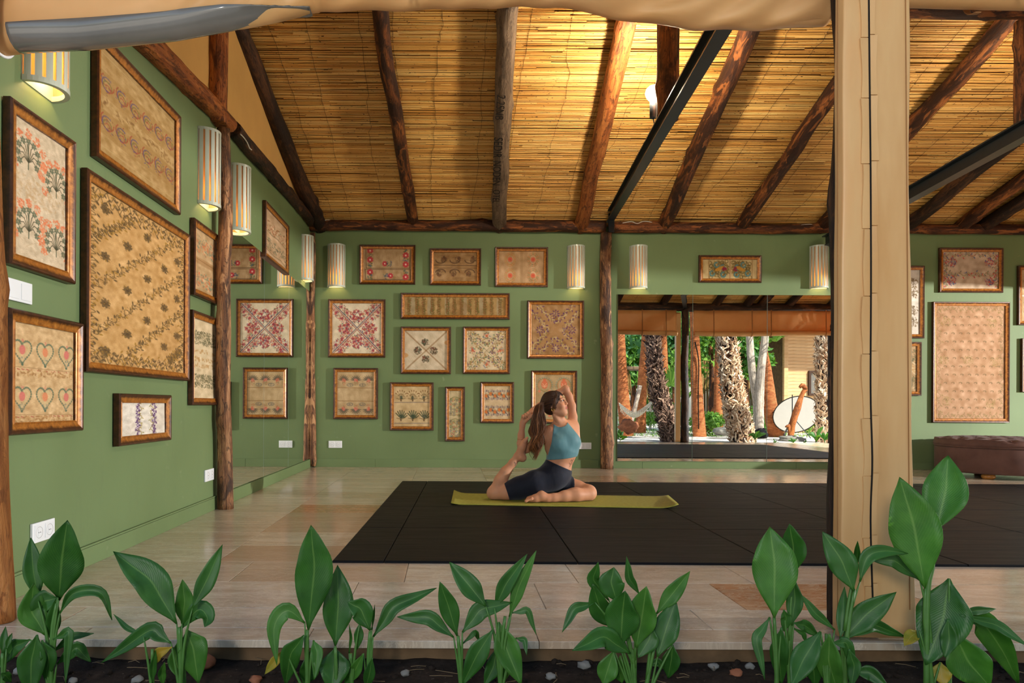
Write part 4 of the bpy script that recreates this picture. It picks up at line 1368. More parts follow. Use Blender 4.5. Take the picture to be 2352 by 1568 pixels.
def d_peacock(c):
    L = c.w / 88
    c.wrinkles(60, (150, 126, 90), 0, .05, .2)
    for y in (.22, .75):
        for x in (.25, .75):
            c.ell(x, y, 7 * L, 9 * L, (206, 108, 76)); c.ell(x, y - .09, 3 * L, 5 * L, (206, 108, 76))
            for k in (-1, 1): c.line([(x, y + .04), (x + .05 * k, y - .02)], 1.4, (226, 180, 140)); c.line([(x, y + .06), (x + .06 * k, y + .03)], 1.4, (226, 180, 140))
            for k in range(15):
                a = PI * .85 + (PI * 1.3) * k / 14
                c.flower(x + 18 * L * math.cos(a) / c.w, y + .02 + 18 * L * math.sin(a) / c.h, 2.2 * L, TEAL, None, 4); c.dot(x + 13 * L * math.cos(a) / c.w, y + .02 + 13 * L * math.sin(a) / c.h, 1.3 * L, (196, 100, 70))
            c.arc(x, y + .02, 15.5 * L, PI * .85, PI * 2.15, 1, OLV, 16)
            for k in (-1, 1): c.dot(x + .13 * k, y + .15, 3 * L, (206, 120, 90))
            c.line([(x - .1, y + .12), (x, y + .16), (x + .1, y + .12)], 1.2, OLV); c.ell(x + .03, y + .18, 4 * L, 1.3 * L, TEAL)
def d_scroll(c):
    L = c.h / 46
    c.line([(.5, .02), (.5, .98)], 2, (150, 110, 80)); c.line([(.12, .03), (.12, .97)], 1.2, BRN); c.line([(.9, .03), (.9, .97)], 1.2, BRN)
    for x in (.3, .7):
        c.spray(x, .5, c.w * .18, 420, [(104, 92, 50), OLV, (130, 104, 56)], (.9, 1.8), c.h * .44)
        for _ in range(26): xx, yy = x + c.rg.uniform(-.17, .17), c.rg.uniform(.1, .9); c.arc(xx, yy, 4 * L, c.rg.uniform(0, 6), c.rg.uniform(6, 10), 1.2, (92, 80, 46), 8)
        sg = 1 if x < .5 else -1
        for dx, dy in ((-.04, -.22), (.07, -.1), (-.12, .2), (.08, .26)): c.arc(x + dx * sg, .5 + dy, 5.5 * L, 0, 5, 3 * L, TEAL, 10)
        c.ell(x + .01 * sg, .47, 12 * L, 4 * L, (196, 140, 50), -.4 * sg); c.spray(x + .10 * sg, .5, 5 * L, 20, [(140, 30, 60)], (1.2, 2.2))
def d_redvine(c):
    L = c.w / 125
    cols = [RED, (190, 70, 60), BLUE, (120, 120, 84), GREY]
    for p, q in (((.02, .08), (.98, .08)), ((.02, .6), (.98, .6)), ((.05, .1), (.05, .95)), ((.95, .1), (.95, .95))): c.vine(p, q, 3.5 * L, 6, cols, (150, 140, 100), 1.5, 3 * L); c.band(p, q, 4 * L, 60, cols, (.8, 1.5))
    for x in (.17, .83):
        for y in (.28, .78): c.spray(x, y, 10 * L, 50, [RED, BLUE, (84, 84, 120), (190, 70, 60)], (1, 2))
def d_dull(c):
    L = c.w / 160
    for p, q in (((.04, .03), (.96, .03)), ((.04, .97), (.96, .97)), ((.05, .03), (.05, .97)), ((.95, .03), (.95, .97))): c.vine(p, q, 4 * L, 12, [OLV, (120, 104, 66)], (122, 106, 72), 1.2, 3 * L, .5)
    for i, y in enumerate(np.linspace(.1, .9, 12)):
        for j, x in enumerate(np.linspace(.14, .9, 8)):
            c.arc(x + .02 * (i % 2), y, 3.2 * L, PI, 2 * PI + 1, 1.6, (108, 92, 66), 6, 1.8 * L, .6)
    for x, y in ((.15, .14), (.8, .15), (.12, .48), (.47, .48), (.85, .49), (.16, .84), (.8, .86)): c.spray(x, y, 12 * L, 70, [(136, 120, 66), (150, 134, 84), OLV], (.8, 1.6), None, .6)
def d_sprigs(c):
    L = c.w / 140
    c.wrinkles(40, (176, 140, 96), .3, .5, .2, .4)
    c.band((0, .46), (1, .52), 26 * L, 130, [(190, 158, 116), (206, 180, 146)], (2, 5), .5)
    for x, y, m_ in ((.27, .24, 1), (.80, .34, -1), (.28, .74, 1), (.80, .80, -1)):
        c.line([(x, y + .10), (x, y), (x - .02, y - .08)], 2 * L, DGRN)
        for k in range(9):
            a = -PI / 2 + (k - 4) * .55
            e = (x + 26 * L * math.cos(a) / c.w, y + 30 * L * math.sin(a) / c.h)
            c.line([(x, y + .05), ((x + e[0]) / 2, (y + e[1]) / 2 - .01), e], 1.6 * L, (60, 62, 46))
            c.flower(e[0], e[1], 7 * L, (84, 96, 76), (150, 140, 110), 6, .8)
            g = (x + 40 * L * math.cos(a) / c.w, y + 44 * L * math.sin(a) / c.h)
            c.spray(g[0], g[1], 9 * L, 22, [(214, 120, 80), (222, 140, 100)], (1.5, 3.4), None, .8)
def d_paisley(c):
    L = c.w / 170
    c.wrinkles(70, (140, 110, 66), 0, .04, .4, .3)
    for y in (.33, .69):
        c.ell(.5, y, c.w, c.h * .11, (150, 116, 66), 0, .5)
        for k in range(6):
            x = .1 + k * .163
            for q in range(4): c.arc(x, y + (q - 1.5) * .018, (12 - 2.2 * q) * L, q * 1.3, q * 1.3 + 4, 2.0, [(150, 70, 50), (84, 76, 110), OLV, (150, 80, 60)][q], 9, (16 - 3 * q) * L)
            c.spray(x, y, 13 * L, 34, [(150, 70, 50), (84, 76, 110), OLV, BRN], (1, 2), 20 * L)
    c.band((0, .51), (1, .51), 10 * L, 110, [(190, 160, 110), (120, 88, 50)], (2, 4), .5); c.line([(0, .06), (1, .06)], 2, (190, 164, 116), .6); c.line([(0, .92), (1, .92)], 2, (190, 164, 116), .6)
def d_big(c):
    L = c.w / 200
    dk = [(82, 66, 44), (96, 78, 50), (150, 112, 46)]
    for p, q in (((.03, .03), (.97, .03)), ((.03, .97), (.97, .97)), ((.03, .03), (.03, .97)), ((.97, .03), (.97, .97)), ((.05, .07), (.95, .07)), ((.05, .94), (.95, .94))):
        c.vine(p, q, 6 * L, 14 if abs(p[1] - q[1]) < .1 else 26, dk, (92, 74, 46), 1.4, 3.6 * L)
    for k in range(-1, 5):
        o = .20 + k * .27
        a, b = (.05, o + .36), (.95, o - .18)
        if a[1] > .92: a = (.05 + (a[1] - .92) / .6, .92)
        if b[1] < .08: b = (.95 - (.08 - b[1]) / .6, .08)
        if b[0] > a[0] + .08: c.vine(a, b, 5 * L, 12, dk, (92, 74, 46), 1.4, 3.6 * L); c.band(a, b, 7 * L, 200, dk, (1, 2))
    for k in range(-1, 5):
        for x in (.14, .34, .54, .74, .90):
            y = .34 + k * .27 - (x - .1) * .6 + (.06 if int(x * 10) % 2 else -.02)
            if .10 < y < .92: c.flower(x, y, 8 * L, (88, 72, 48), (70, 56, 38), 7, .8); c.spray(x, y, 10 * L, 30, dk, (1, 2))
def d_orangeband(c):
    L = c.w / 56
    for y in (.24, .80):
        for x in (.18, .5, .82): c.spray(x, y, 10 * L, 60, [(190, 104, 66), (120, 130, 104), (104, 120, 100), (196, 120, 80)], (1.2, 2.4), 18 * L)
    c.ell(.5, .5, c.w, 7, (150, 112, 70), 0, .5); c.line([(.05, .48), (.95, .5)], 1.3, (120, 84, 50))
def d_greybands(c):
    for y in (.23, .77): c.band((.02, y), (.98, y), 15, 330, [(110, 106, 78), (96, 92, 68), (130, 122, 90)], (1, 2.2))
    for y in (.40, .5, .58): c.band((.0, y), (1, y), 4, 60, [(180, 144, 96), (206, 186, 150)], (1.5, 3))
def d_grape(c):
    for x in (.42, .68):
        c.vine((x, .02), (x, .98), 4, 4, [(122, 118, 52), (150, 130, 50)], (150, 132, 60), 1.6, 3)
        for k in range(12):
            y = .05 + k * .083; s_ = -1 if x < .5 else 1
            c.spray(x + .07 * s_ * (1 if k % 2 else .5), y, 5, 12, [(74, 44, 96), (88, 56, 112)], (1.2, 2.2))
def d_hearts(c):
    L = c.w / 150
    for y in (.28, .74):
        for x in (.15, .5, .86):
            for k in range(40):
                a = 2 * PI * k / 40
                hx, hy = 16 * math.sin(a) ** 3, -(13 * math.cos(a) - 5 * math.cos(2 * a) - 2 * math.cos(3 * a) - math.cos(4 * a))
                c.ell(x + hx * 1.25 * L / c.w, y - hy * -1.7 * L / c.h, 2.6 * L, 2 * L, (84, 104, 84), a, .8)
                c.ell(x + hx * .85 * L / c.w, y + hy * 1.15 * L / c.h, 3.2 * L, 2.4 * L, (200, 176, 130), a, .8)
            c.ell(x, y - .01, 6 * L, 9 * L, (206, 112, 104) if x != .5 else (214, 132, 92)); c.spray(x, y + .09, 8 * L, 20, [(110, 124, 110), (200, 170, 130)], (1.2, 2.4))
            c.spray(x, y - .10, 3 * L, 6, [(206, 112, 104)], (1, 2))
    for y in (.46, .93):
        for k in range(14): c.line([(k / 14, y), ((k + .5) / 14, y + .008)], 2 * L, (170, 84, 70))
        c.line([(0, y - .02), (1, y - .01)], 1.3, (150, 118, 80)); c.band((0, y + .035), (1, y + .035), 7 * L, 120, [(190, 150, 100), (160, 120, 76), (210, 176, 130)], (2, 4))
def d_rows2(c):
    for x in (.18, .42, .65, .88):
        c.spray(x, .34, 8, 40, [(150, 90, 60), (110, 110, 80), BRN], (1, 2), 14); c.spray(x, .72, 8, 40, [(110, 110, 84), (90, 84, 62)], (1, 2), 14)
    c.line([(0, .46), (.3, .48), (.6, .45), (1, .5)], 2.4, (110, 96, 70), .7); c.line([(0, .86), (.4, .9), (.7, .87), (1, .93)], 2.4, (110, 96, 70), .7)
def d_twig(c):
    for y in (.2, .36, .62, .8):
        for x in (.2, .5, .8): c.spray(x, y, 10, 50, [(96, 80, 56), (110, 92, 62)], (1, 2), 12); c.line([(x, y - .06), (x, y + .06)], 1.4, DBR)
    c.line([(0, .5), (1, .49)], 3, (214, 206, 190))

def picture(label, plane, s0, s1, z0, z1, base, design, px_w, px_h, seed, fw=.050):
    m = frame_axes(plane)
    root = thing('framed_embroidery', label, 'picture', m((s0 + s1) / 2, 0, z0), 'framed embroideries hung on the green walls')
    pr = [(0, .006, 0.0), (0, .034, 0.0), (.006, .041, 0.05), (.014, .040, .22), (.022, .036, .45), (.036, .030, .75), (.048, .027, .95), (.052, .030, .9), (.056, .028, .6), (.056, .014, .3)]
    sc = fw / .056
    v, f, e = [], [], []
    def ringpt(o, h): return [m(s0 + o, h, z0 + o), m(s1 - o, h, z0 + o), m(s1 - o, h, z1 - o), m(s0 + o, h, z1 - o)]
    for o, h, k in pr:
        v += ringpt(o * sc, h); e += [k] * 4
    n = len(pr)
    for i in range(n - 1):
        for k in range(4): f.append([4 * i + k, 4 * i + (k + 1) % 4, 4 * (i + 1) + (k + 1) % 4, 4 * (i + 1) + k])
    o = mk('moulding', v, f, M['frame'], root)
    at = o.data.attributes.new('edge', 'FLOAT', 'POINT'); at.data.foreach_set('value', np.array(e, np.float32))
    # cloth
    a0, a1, b0, b1 = s0 + fw - .004, s1 - fw + .004, z0 + fw - .004, z1 - fw + .004
    c = Cloth(px_w, px_h, base, seed)
    design(c)
    A = np.clip(c.a, 0, 255) / 255
    A = np.where(A <= .04045, A / 12.92, ((A + .055) / 1.055) ** 2.4)
    W_, H_ = c.w, c.h
    ss, zz = np.meshgrid(np.linspace(a0, a1, W_), np.linspace(b1, b0, H_))
    rip = .0022 * np.sin(ss * 23 + zz * 7) * np.sin(zz * 19 + seed)
    hh = .016 + rip * .5
    org = ORG[root]
    if plane == 'back': co = np.stack([ss - org.x, YB - hh - org.y, zz - org.z], -1)
    else: co = np.stack([XL + hh - org.x, ss - org.y, zz - org.z], -1)
    idx = np.arange(W_ * H_).reshape(H_, W_)
    q = np.stack([idx[:-1, :-1], idx[1:, :-1], idx[1:, 1:], idx[:-1, 1:]], -1).reshape(-1, 4)
    me = bpy.data.meshes.new('cloth')
    me.vertices.add(W_ * H_); me.vertices.foreach_set('co', co.reshape(-1).astype(np.float32))
    nf = len(q)
    me.loops.add(nf * 4); me.loops.foreach_set('vertex_index', q.reshape(-1).astype(np.int32))
    me.polygons.add(nf); me.polygons.foreach_set('loop_start', np.arange(0, nf * 4, 4, dtype=np.int32))
    me.polygons.foreach_set('use_smooth', np.ones(nf, bool))
    me.update(calc_edges=True)
    ca = me.color_attributes.new('paint', 'FLOAT_COLOR', 'POINT')
    rgba = np.ones((W_ * H_, 4), np.float32); rgba[:, :3] = A.reshape(-1, 3)
    ca.data.foreach_set('color', rgba.ravel())
    me.materials.append(M['textile'])
    oc = bpy.data.objects.new('cloth', me); COL.objects.link(oc); oc.parent = root; ORG[oc] = org
    bk = MB().box((s0 + .01, .001, z0 + .01), (s1 - .01, .008, z1 - .01))
    mk('backing_board', [m(*p) for p in bk.v], bk.f, M['dark_gap'], root)
    return root
PB = [((825, 954, 562, 652), (168, 138, 100), d_redborder, 'tan embroidery with red and blue flower borders, top row by the corner'),
      ((987, 1105, 570, 654), (150, 116, 76), d_curls, 'brown embroidery with two rows of dark curled sprigs in the top row'),
      ((1137, 1259, 567, 658), (178, 144, 106), d_wreaths, 'tan embroidery with four orange flower wreaths'),
      ((920, 1171, 673, 732), (158, 128, 80), d_longvine, 'long narrow embroidery with a row of olive vine columns'),
      ((753, 885, 687, 820), (216, 202, 174), d_redx, 'cream square embroidery crossed by red flower bands'),
      ((1211, 1342, 690, 823), (152, 116, 76), d_purplex, 'brown square embroidery crossed by purple flower bands'),
      ((920, 1036, 750, 858), (200, 184, 156), d_greyx, 'pale cloth with thin brown cross and four small leaf bunches'),
      ((1063, 1172, 750, 858), (206, 188, 154), d_multix, 'cream cloth crossed by thin green and gold vines'),
      ((765, 868, 845, 962), (186, 160, 120), d_fans, 'beige embroidery with rows of dark fan flowers'),
      ((895, 996, 878, 988), (196, 170, 126), d_trees, 'beige embroidery with two rows of three small trees'),
      ((1022, 1068, 888, 1013), (196, 178, 138), d_tall, 'tall narrow embroidery of small scattered flowers'),
      ((1103, 1181, 877, 971), (202, 178, 140), d_dots, 'beige embroidery with orange dots and navy ticks'),
      ((1220, 1326, 851, 972), (176, 150, 110), d_peacock, 'beige embroidery with orange and teal peacock fans behind the woman'),
      ((1606, 1750, 586, 648), (192, 170, 122), d_scroll, 'wide embroidery with teal scrolls above the garden mirror'),
      ((2159, 2306, 569, 671), (190, 168, 142), d_redvine, 'beige embroidery with red vine borders above the big brown one'),
      ((2143, 2321, 693, 970), (178, 140, 108), d_dull, 'big dull brown embroidery above the tufted ottoman'),
      ((2030, 2125, 610, 776), (212, 204, 190), d_twig, 'white embroidery with brown twigs half hidden behind the wrapped post'),
      ((2030, 2118, 785, 908), (176, 146, 108), d_greybands, 'small brown embroidery below the half hidden white one'),
      ((2340, 2440, 610, 746), (186, 160, 120), d_twig, 'embroidery cut off by the right edge, upper one'),
      ((2348, 2450, 777, 900), (150, 120, 84), d_fans, 'embroidery cut off by the right edge, lower one')]
for i, ((x0, x1, y0, y1), base, fn, lb) in enumerate(PB):
    a, b = atY(x0, y1, YB - .04), atY(x1, y0, YB - .04)
    picture(lb, 'back', a.x, b.x, a.z, b.z, base, fn, (x1 - x0 - 20) * 1.0, (y1 - y0 - 20) * 1.0, 30 + i)
# left wall: near edge at the wall, far edge at the moulding's face
PL = [((12, 174), ((20, 218), (17, 604)), (206, 186, 156), d_sprigs, 'pale embroidery with four orange haloed sprigs, nearest at the upper left', 1.0),
      ((213, 414), ((213, 58), (213, 357)), (172, 140, 90), d_paisley, 'brown embroidery with two bands of paisley under the rolled canvas', 1.0),
      ((191, 436), ((191, 383), (196, 853)), (196, 154, 98), d_big, 'largest golden tan embroidery with diagonal dark vine bands', 1.0),
      ((440, 506), ((441, 498), (440, 676)), (178, 148, 108), d_orangeband, 'narrow embroidery with orange flower bands below the sconce', 1.0),
      ((437, 507), ((442, 710), (436, 930)), (206, 186, 150), d_greybands, 'narrow pale embroidery with grey bands left of the scraped pole', 1.0),
      ((267, 395), ((268, 903), (267, 1025)), (222, 214, 200), d_grape, 'small white embroidery with two purple grape vines', 1.0),
      ((12, 193), ((12, 705), (14, 1000)), (202, 168, 122), d_hearts, 'tan embroidery with six green and pink heart wreaths', 1.0),
      ((605, 663), ((605, 457), (606, 588)), (176, 146, 112), d_rows2, 'small embroidery high on the left wall above the mirror', 1.0)]
for i, ((x0, x1), ((xa, ya), (xb, yb)), base, fn, lb, k) in enumerate(PL):
    s0 = atX(x0, 900, XL + .02).y; s1 = atX(x1, 900, XL + .04).y
    z1 = atX(x0, ya, XL + .02).z; z0 = atX(x0, yb, XL + .02).z
    hpx = (z1 - z0) * F_PX / s0; wpx = (x1 - x0)
    picture(lb, 'left', s0, s1, z0, z1, base, fn, max(60, wpx * .95), max(80, hpx * .8), 70 + i, .048)
# ------------------------------------------------------------------ yoga mat
def m_mat():
    t = NT('olive_foam', 0.75, 0.2)
    v = t.coord(); n = t.noise(v, 40, 3); w = t.voronoi(v, 160)
    t.color(t.ramp(n, [(0.3, C(140, 136, 54)), (0.7, C(158, 152, 66))])); t.bump(w, 0.35, 0.003)
    return t.m
M['yoga'] = m_mat()
ZY = ZM + .007
q = [fl(1043, 1132, ZY), fl(1036, 1157, ZY), fl(1549, 1166, ZY), fl(1535, 1139, ZY)]     # back left, front left, front right, back right
yv, yf = [], []
nu, nv = 60, 10
for i in range(nu + 1):
    for j in range(nv + 1):
        u, v = i / nu, j / nv
        P = q[0].lerp(q[3], u).lerp(q[1].lerp(q[2], u), v)
        z = ZY + .0015 * mnoise.noise(P * 6)
        ul = max(0, .06 - u) / .06; ur = max(0, u - .93) / .07
        z += .028 * ul ** 2 * (1 - .6 * v) + .022 * ur ** 2 * (.4 + v)
        P.x += .03 * ur * v
        yv.append((P.x, P.y, z))
for i in range(nu):
    for j in range(nv):
        a = i * (nv + 1) + j; yf.append([a, a + 1, a + nv + 2, a + nv + 1])
ym = mk('yoga_mat', yv, yf, M['yoga'], None, True)
sd = ym.modifiers.new('thickness', 'SOLIDIFY'); sd.thickness = .006; sd.offset = -1
tag(ym, 'olive green yoga mat with curled ends under the woman', 'mat')

# ------------------------------------------------------------------ implicit body
YW_ = 5.42
def Z(u, v, dy=0.0):          # figure points laid out at the woman's place, dy away from the viewer
    return np.array(atY(1080 + u / 4.612, 860 + v / 4.612, YW_ + dy))
class Field:
    def __init__(s, lo, hi, h):
        s.lo, s.h = np.array(lo, float), h
        s.n = np.ceil((np.array(hi) - s.lo) / h).astype(int) + 1
        s.F = np.full(tuple(s.n), 0.08, np.float32)
    def _win(s, lo, hi):
        a = np.clip(np.floor((lo - s.lo) / s.h).astype(int), 0, s.n); b = np.clip(np.ceil((hi - s.lo) / s.h).astype(int) + 1, 0, s.n)
        if (b <= a).any(): return None
        sl = tuple(slice(i, j) for i, j in zip(a, b))
        ax = [s.lo[k] + s.h * np.arange(a[k], b[k]) for k in range(3)]
        return sl, np.stack(np.meshgrid(*ax, indexing='ij'), -1)
    def _mix(s, sl, d, k, sub=False):
        f = s.F[sl]
        if sub:
            hh = np.clip(.5 - .5 * (f + d) / k, 0, 1); s.F[sl] = f * (1 - hh) + (-d) * hh + k * hh * (1 - hh)
        else:
            hh = np.clip(.5 + .5 * (d - f) / k, 0, 1); s.F[sl] = d * (1 - hh) + f * hh - k * hh * (1 - hh)
    def cone(s, a, ra, b, rb, k=.02, flat=None):
        a, b = np.array(a, float), np.array(b, float)
        R = max(ra, rb) + k + .012
        w = s._win(np.minimum(a, b) - R, np.maximum(a, b) + R)
        if w is None: return
        sl, P = w
        ba = b - a; L2 = ba @ ba + 1e-12
        t = np.clip(((P - a) @ ba) / L2, 0, 1)
        D = P - a - t[..., None] * ba
        if flat is not None:
            ax, kf = flat; ax = np.array(ax, float); ax /= np.linalg.norm(ax)
            c = D @ ax; D = D + (c * (kf - 1))[..., None] * ax
        s._mix(sl, np.linalg.norm(D, axis=-1) - (ra + (rb - ra) * t), k)
    def chain(s, pts, k=.02):
        for (a, ra), (b, rb) in zip(pts[:-1], pts[1:]): s.cone(a, ra, b, rb, k)
    def ell(s, c, rad, axes=None, k=.02, sub=False):
        c = np.array(c, float); rad = np.array(rad, float)
        R = rad.max() + k + .012
        w = s._win(c - R, c + R)
        if w is None: return
        sl, P = w
        D = P - c
        if axes is not None: D = D @ np.array(axes, float).T
        q = D / rad
        l = np.linalg.norm(q, axis=-1); g = np.linalg.norm(q / rad, axis=-1) + 1e-9
        s._mix(sl, l * (l - 1) / g, k, sub)
def nets(F, lo, h):
    n = np.array(F.shape)
    ins = F < 0
    cn = n - 1
    S = np.zeros(tuple(cn) + (3,), np.float32); Cn = np.zeros(tuple(cn), np.float32)
    quads = []
    edges = []
    for ax in range(3):
        a = [slice(None)] * 3; b = [slice(None)] * 3
        a[ax] = slice(0, -1); b[ax] = slice(1, None)
        f0, f1 = F[tuple(a)], F[tuple(b)]
        cr = (f0 < 0) != (f1 < 0)
        I = np.argwhere(cr)
        t = f0[cr] / (f0[cr] - f1[cr])
        pos = I.astype(np.float32); pos[:, ax] += t
        o = [k for k in range(3) if k != ax]
        for da in (0, 1):
            for db in (0, 1):
                J = I.copy(); J[:, o[0]] -= da; J[:, o[1]] -= db
                ok = ((J >= 0) & (J < cn)).all(1)
                np.add.at(S, tuple(J[ok].T), pos[ok]); np.add.at(Cn, tuple(J[ok].T), 1)
        edges.append((ax, I, f0[cr] < 0))
    act = Cn > 0
    idx = np.full(tuple(cn), -1, np.int64); idx[act] = np.arange(act.sum())
    V = S[act] / Cn[act][:, None] * h + np.array(lo)
    for ax, I, inside in edges:
        o = [k for k in range(3) if k != ax]
        if ax == 1: o = o[::-1]
        c = []
        for da, db in ((0, 0), (1, 0), (1, 1), (0, 1)):
            J = I.copy(); J[:, o[0]] -= da; J[:, o[1]] -= db
            ok = ((J >= 0) & (J < cn)).all(1)
            J = np.clip(J, 0, cn - 1); k = idx[tuple(J.T)]; k[~ok] = -1
            c.append(k)
        Q = np.stack(c, 1)
        Q[inside] = Q[inside]; Q[~inside] = Q[~inside][:, ::-1]
        Q = Q[(Q >= 0).all(1)]
        quads.append(Q)
    return V, np.concatenate(quads)
def relax(V, Q, it=2, lam=.5):
    n = len(V)
    for _ in range(it):
        S = np.zeros_like(V); c = np.zeros(n)
        for a, b in ((0, 1), (1, 2), (2, 3), (3, 0)):
            np.add.at(S, Q[:, a], V[Q[:, b]]); np.add.at(S, Q[:, b], V[Q[:, a]])
            np.add.at(c, Q[:, a], 1); np.add.at(c, Q[:, b], 1)
        V = V + lam * (S / np.maximum(c, 1)[:, None] - V)
    return V
def netmesh(name, F, lo, h, mat, parent, it=2):
    V, Q = nets(F, lo, h)
    V = relax(V, Q, it)
    return mk(name, V.tolist(), Q.tolist(), mat, parent, True)

lo_ = Z(140, 1420, -.32); hi_ = Z(1420, 60, .42)
LO = (min(lo_[0], Z(140, 800, .42)[0]) - .02, YW_ - .32, ZM); HI = (max(hi_[0], Z(1400, 800, -.3)[0]), YW_ + .36, hi_[2] + .02)
HV = .0042
body = Field(LO, HI, HV)
zf = ZY + .004
def G(u, v, dy, r):            # keep a limb resting on the mat
    p = Z(u, v, dy); p[2] = max(p[2], zf + r * .93); return p
# --- torso
torso = Field(LO, HI, HV)
pel = Z(905, 1065, .05)
torso.ell(pel, (.108, .150, .100), None, .03)
torso.ell(Z(825, 1075, .02), (.088, .085, .085), None, .05)           # right buttock and hip
torso.ell(Z(880, 1085, .14), (.085, .080, .080), None, .05)           # left hip
torso.cone(Z(925, 1000, .06), .100, Z(950, 915, .06), .088, .05, ((0, 1, 0), .86))
torso.cone(Z(950, 915, .06), .088, Z(982, 790, .06), .106, .05, ((0, 1, 0), .86))
torso.cone(Z(982, 790, .06), .106, Z(990, 660, .06), .106, .05, ((0, 1, 0), .90))
torso.cone(Z(990, 660, .06), .104, Z(972, 590, .06), .082, .05)
torso.ell(Z(930, 725, -.030), (.062, .060, .062), None, .035)         # breasts
torso.ell(Z(1072, 700, .000), (.060, .060, .062), None, .035)
torso.cone(Z(850, 600, .01), .050, Z(1070, 545, .11), .050, .05)       # shoulder girdle
torso.cone(Z(820, 640, .04), .045, Z(870, 760, .05), .060, .05)        # right flank under the arm
torso.cone(Z(1090, 560, .11), .042, Z(1085, 700, .09), .055, .05)
body.F = torso.F.copy()
# --- neck
body.cone(Z(962, 575, .05), .050, Z(942, 470, .035), .040, .03)
body.cone(Z(942, 470, .035), .040, Z(915, 400, .03), .042, .02)
for u0, u1 in ((985, 900), (960, 900)): body.cone(Z(u0, 555, .005), .012, Z(u1, 440, -.01), .012, .02)
body.cone(Z(985, 560, .01), .014, Z(860, 590, -.015), .016, .03)       # collar bones
body.cone(Z(1000, 552, .02), .014, Z(1075, 530, .08), .016, .03)
# --- right leg (kneeling leg nearest the viewer)
legs = Field(LO, HI, HV)
RL_ = [(Z(860, 1105, -.01), .100), (G(690, 1150, -.02, .093), .093), (G(520, 1200, .0, .080), .080), (G(380, 1238, .015, .066), .066), (G(262, 1262, .02, .054), .054)]
legs.chain(RL_, .03)
LL_ = [(Z(900, 1105, .14), .095), (G(1010, 1185, .15, .085), .085), (G(1130, 1225, .11, .072), .072), (G(1258, 1248, .04, .058), .058)]
legs.chain(LL_, .03)
body.F = np.minimum(body.F, 1e3)
hh = np.clip(.5 + .5 * (legs.F - body.F) / .03, 0, 1); body.F = legs.F * (1 - hh) + body.F * hh - .03 * hh * (1 - hh)
kn = G(250, 1255, .02, .052)
body.ell(kn, (.056, .050, .054), None, .02)
SH = [(kn, .046), (Z(318, 1120, .02), .046), (Z(375, 1030, .025), .041), (Z(450, 935, .03), .030), (Z(496, 876, .03), .027)]
body.chain(SH, .02)
body.ell(Z(345, 1100, .045), (.040, .036, .055), None, .03)            # calf
# raised foot
body.chain([(Z(500, 872, .03), .031), (Z(548, 872, .03), .034)], .018)
body.ell(Z(555, 885, .03), (.030, .026, .030), None, .015)
body.cone(Z(520, 850, .03), .033, Z(548, 770, .03), .031, .02, ((0, 1, 0), .8))
body.cone(Z(548, 770, .03), .031, Z(582, 705, .03), .024, .02, ((0, 1, 0), .7))
for k in range(5):
    y = -.002 + .016 * k
    body.chain([(Z(578, 712, y), .013 if k else .015), (Z(594, 686 + 3 * k, y), .010 if k else .013), (Z(603, 672 + 5 * k, y), .009 if k else .012)], .005)
# front shin lying on the mat
kl = G(1262, 1268, .0, .058)
body.ell(kl, (.058, .062, .056), None, .02)
body.ell(G(1240, 1225, .04, .05), (.06, .06, .045), None, .02)
body.chain([(G(1255, 1280, -.02, .052), .052), (G(1120, 1285, -.07, .052), .052), (G(1000, 1296, -.095, .043), .043), (G(880, 1308, -.115, .033), .033), (G(815, 1312, -.125, .030), .030)], .02)
body.ell(G(1100, 1272, -.065, .05), (.075, .042, .046), None, .03)
body.ell(Z(762, 1268, -.115), (.024, .022, .024), None, .02)           # heel and ankle bone
body.chain([(G(815, 1308, -.125, .032), .032), (G(755, 1290, -.128, .036), .036), (G(690, 1312, -.135, .030), .030), (G(640, 1325, -.14, .024), .024)], .018)
for k in range(5):
    y = -.180 + .017 * k
    body.chain([(G(650, 1318 - 6 * k, y, .012), .013), (G(612, 1330 - 7 * k, y - .004, .010), .0095), (G(590 + 4 * k, 1340 - 8 * k, y - .006, .009), .009 if k else .012)], .003)
# --- arms
body.chain([(Z(838, 612, .01), .045), (Z(770, 665, .02), .037), (Z(680, 730, .05), .034), (Z(600, 785, .085), .031), (Z(545, 815, .10), .029)], .02)
body.chain([(Z(545, 812, .10), .029), (Z(537, 730, .10), .031), (Z(541, 640, .095), .027), (Z(552, 545, .09), .021), (Z(556, 515, .09), .021)], .015)
body.chain([(Z(1078, 555, .11), .042), (Z(1088, 450, .125), .033), (Z(1074, 330, .135), .031), (Z(1046, 230, .14), .028), (Z(1012, 158, .14), .027)], .02)
body.ell(Z(1010, 148, .14), (.028, .028, .028), None, .015)
body.chain([(Z(1006, 155, .14), .028), (Z(930, 202, .15), .031), (Z(830, 262, .155), .027), (Z(735, 325, .14), .021), (Z(712, 342, .135), .021)], .015)
# right hand: palm, four fingers curling over the left hand, thumb
body.cone(Z(556, 515, .09), .025, Z(580, 455, .085), .030, .012, ((0, 1, 0), 1.5))
for k in range(4):
    body.chain([(Z(556 + 22 * k, 468 - 15 * k, .094), .0115), (Z(556 + 25 * k, 437 - 16 * k, .066), .0105), (Z(563 + 25 * k, 447 - 14 * k, .048), .0095), (Z(567 + 24 * k, 466 - 12 * k, .050), .0085)], .003)
body.chain([(Z(586, 500, .078), .013), (Z(614, 472, .056), .0120), (Z(642, 446, .048), .0105), (Z(664, 424, .050), .009)], .004)
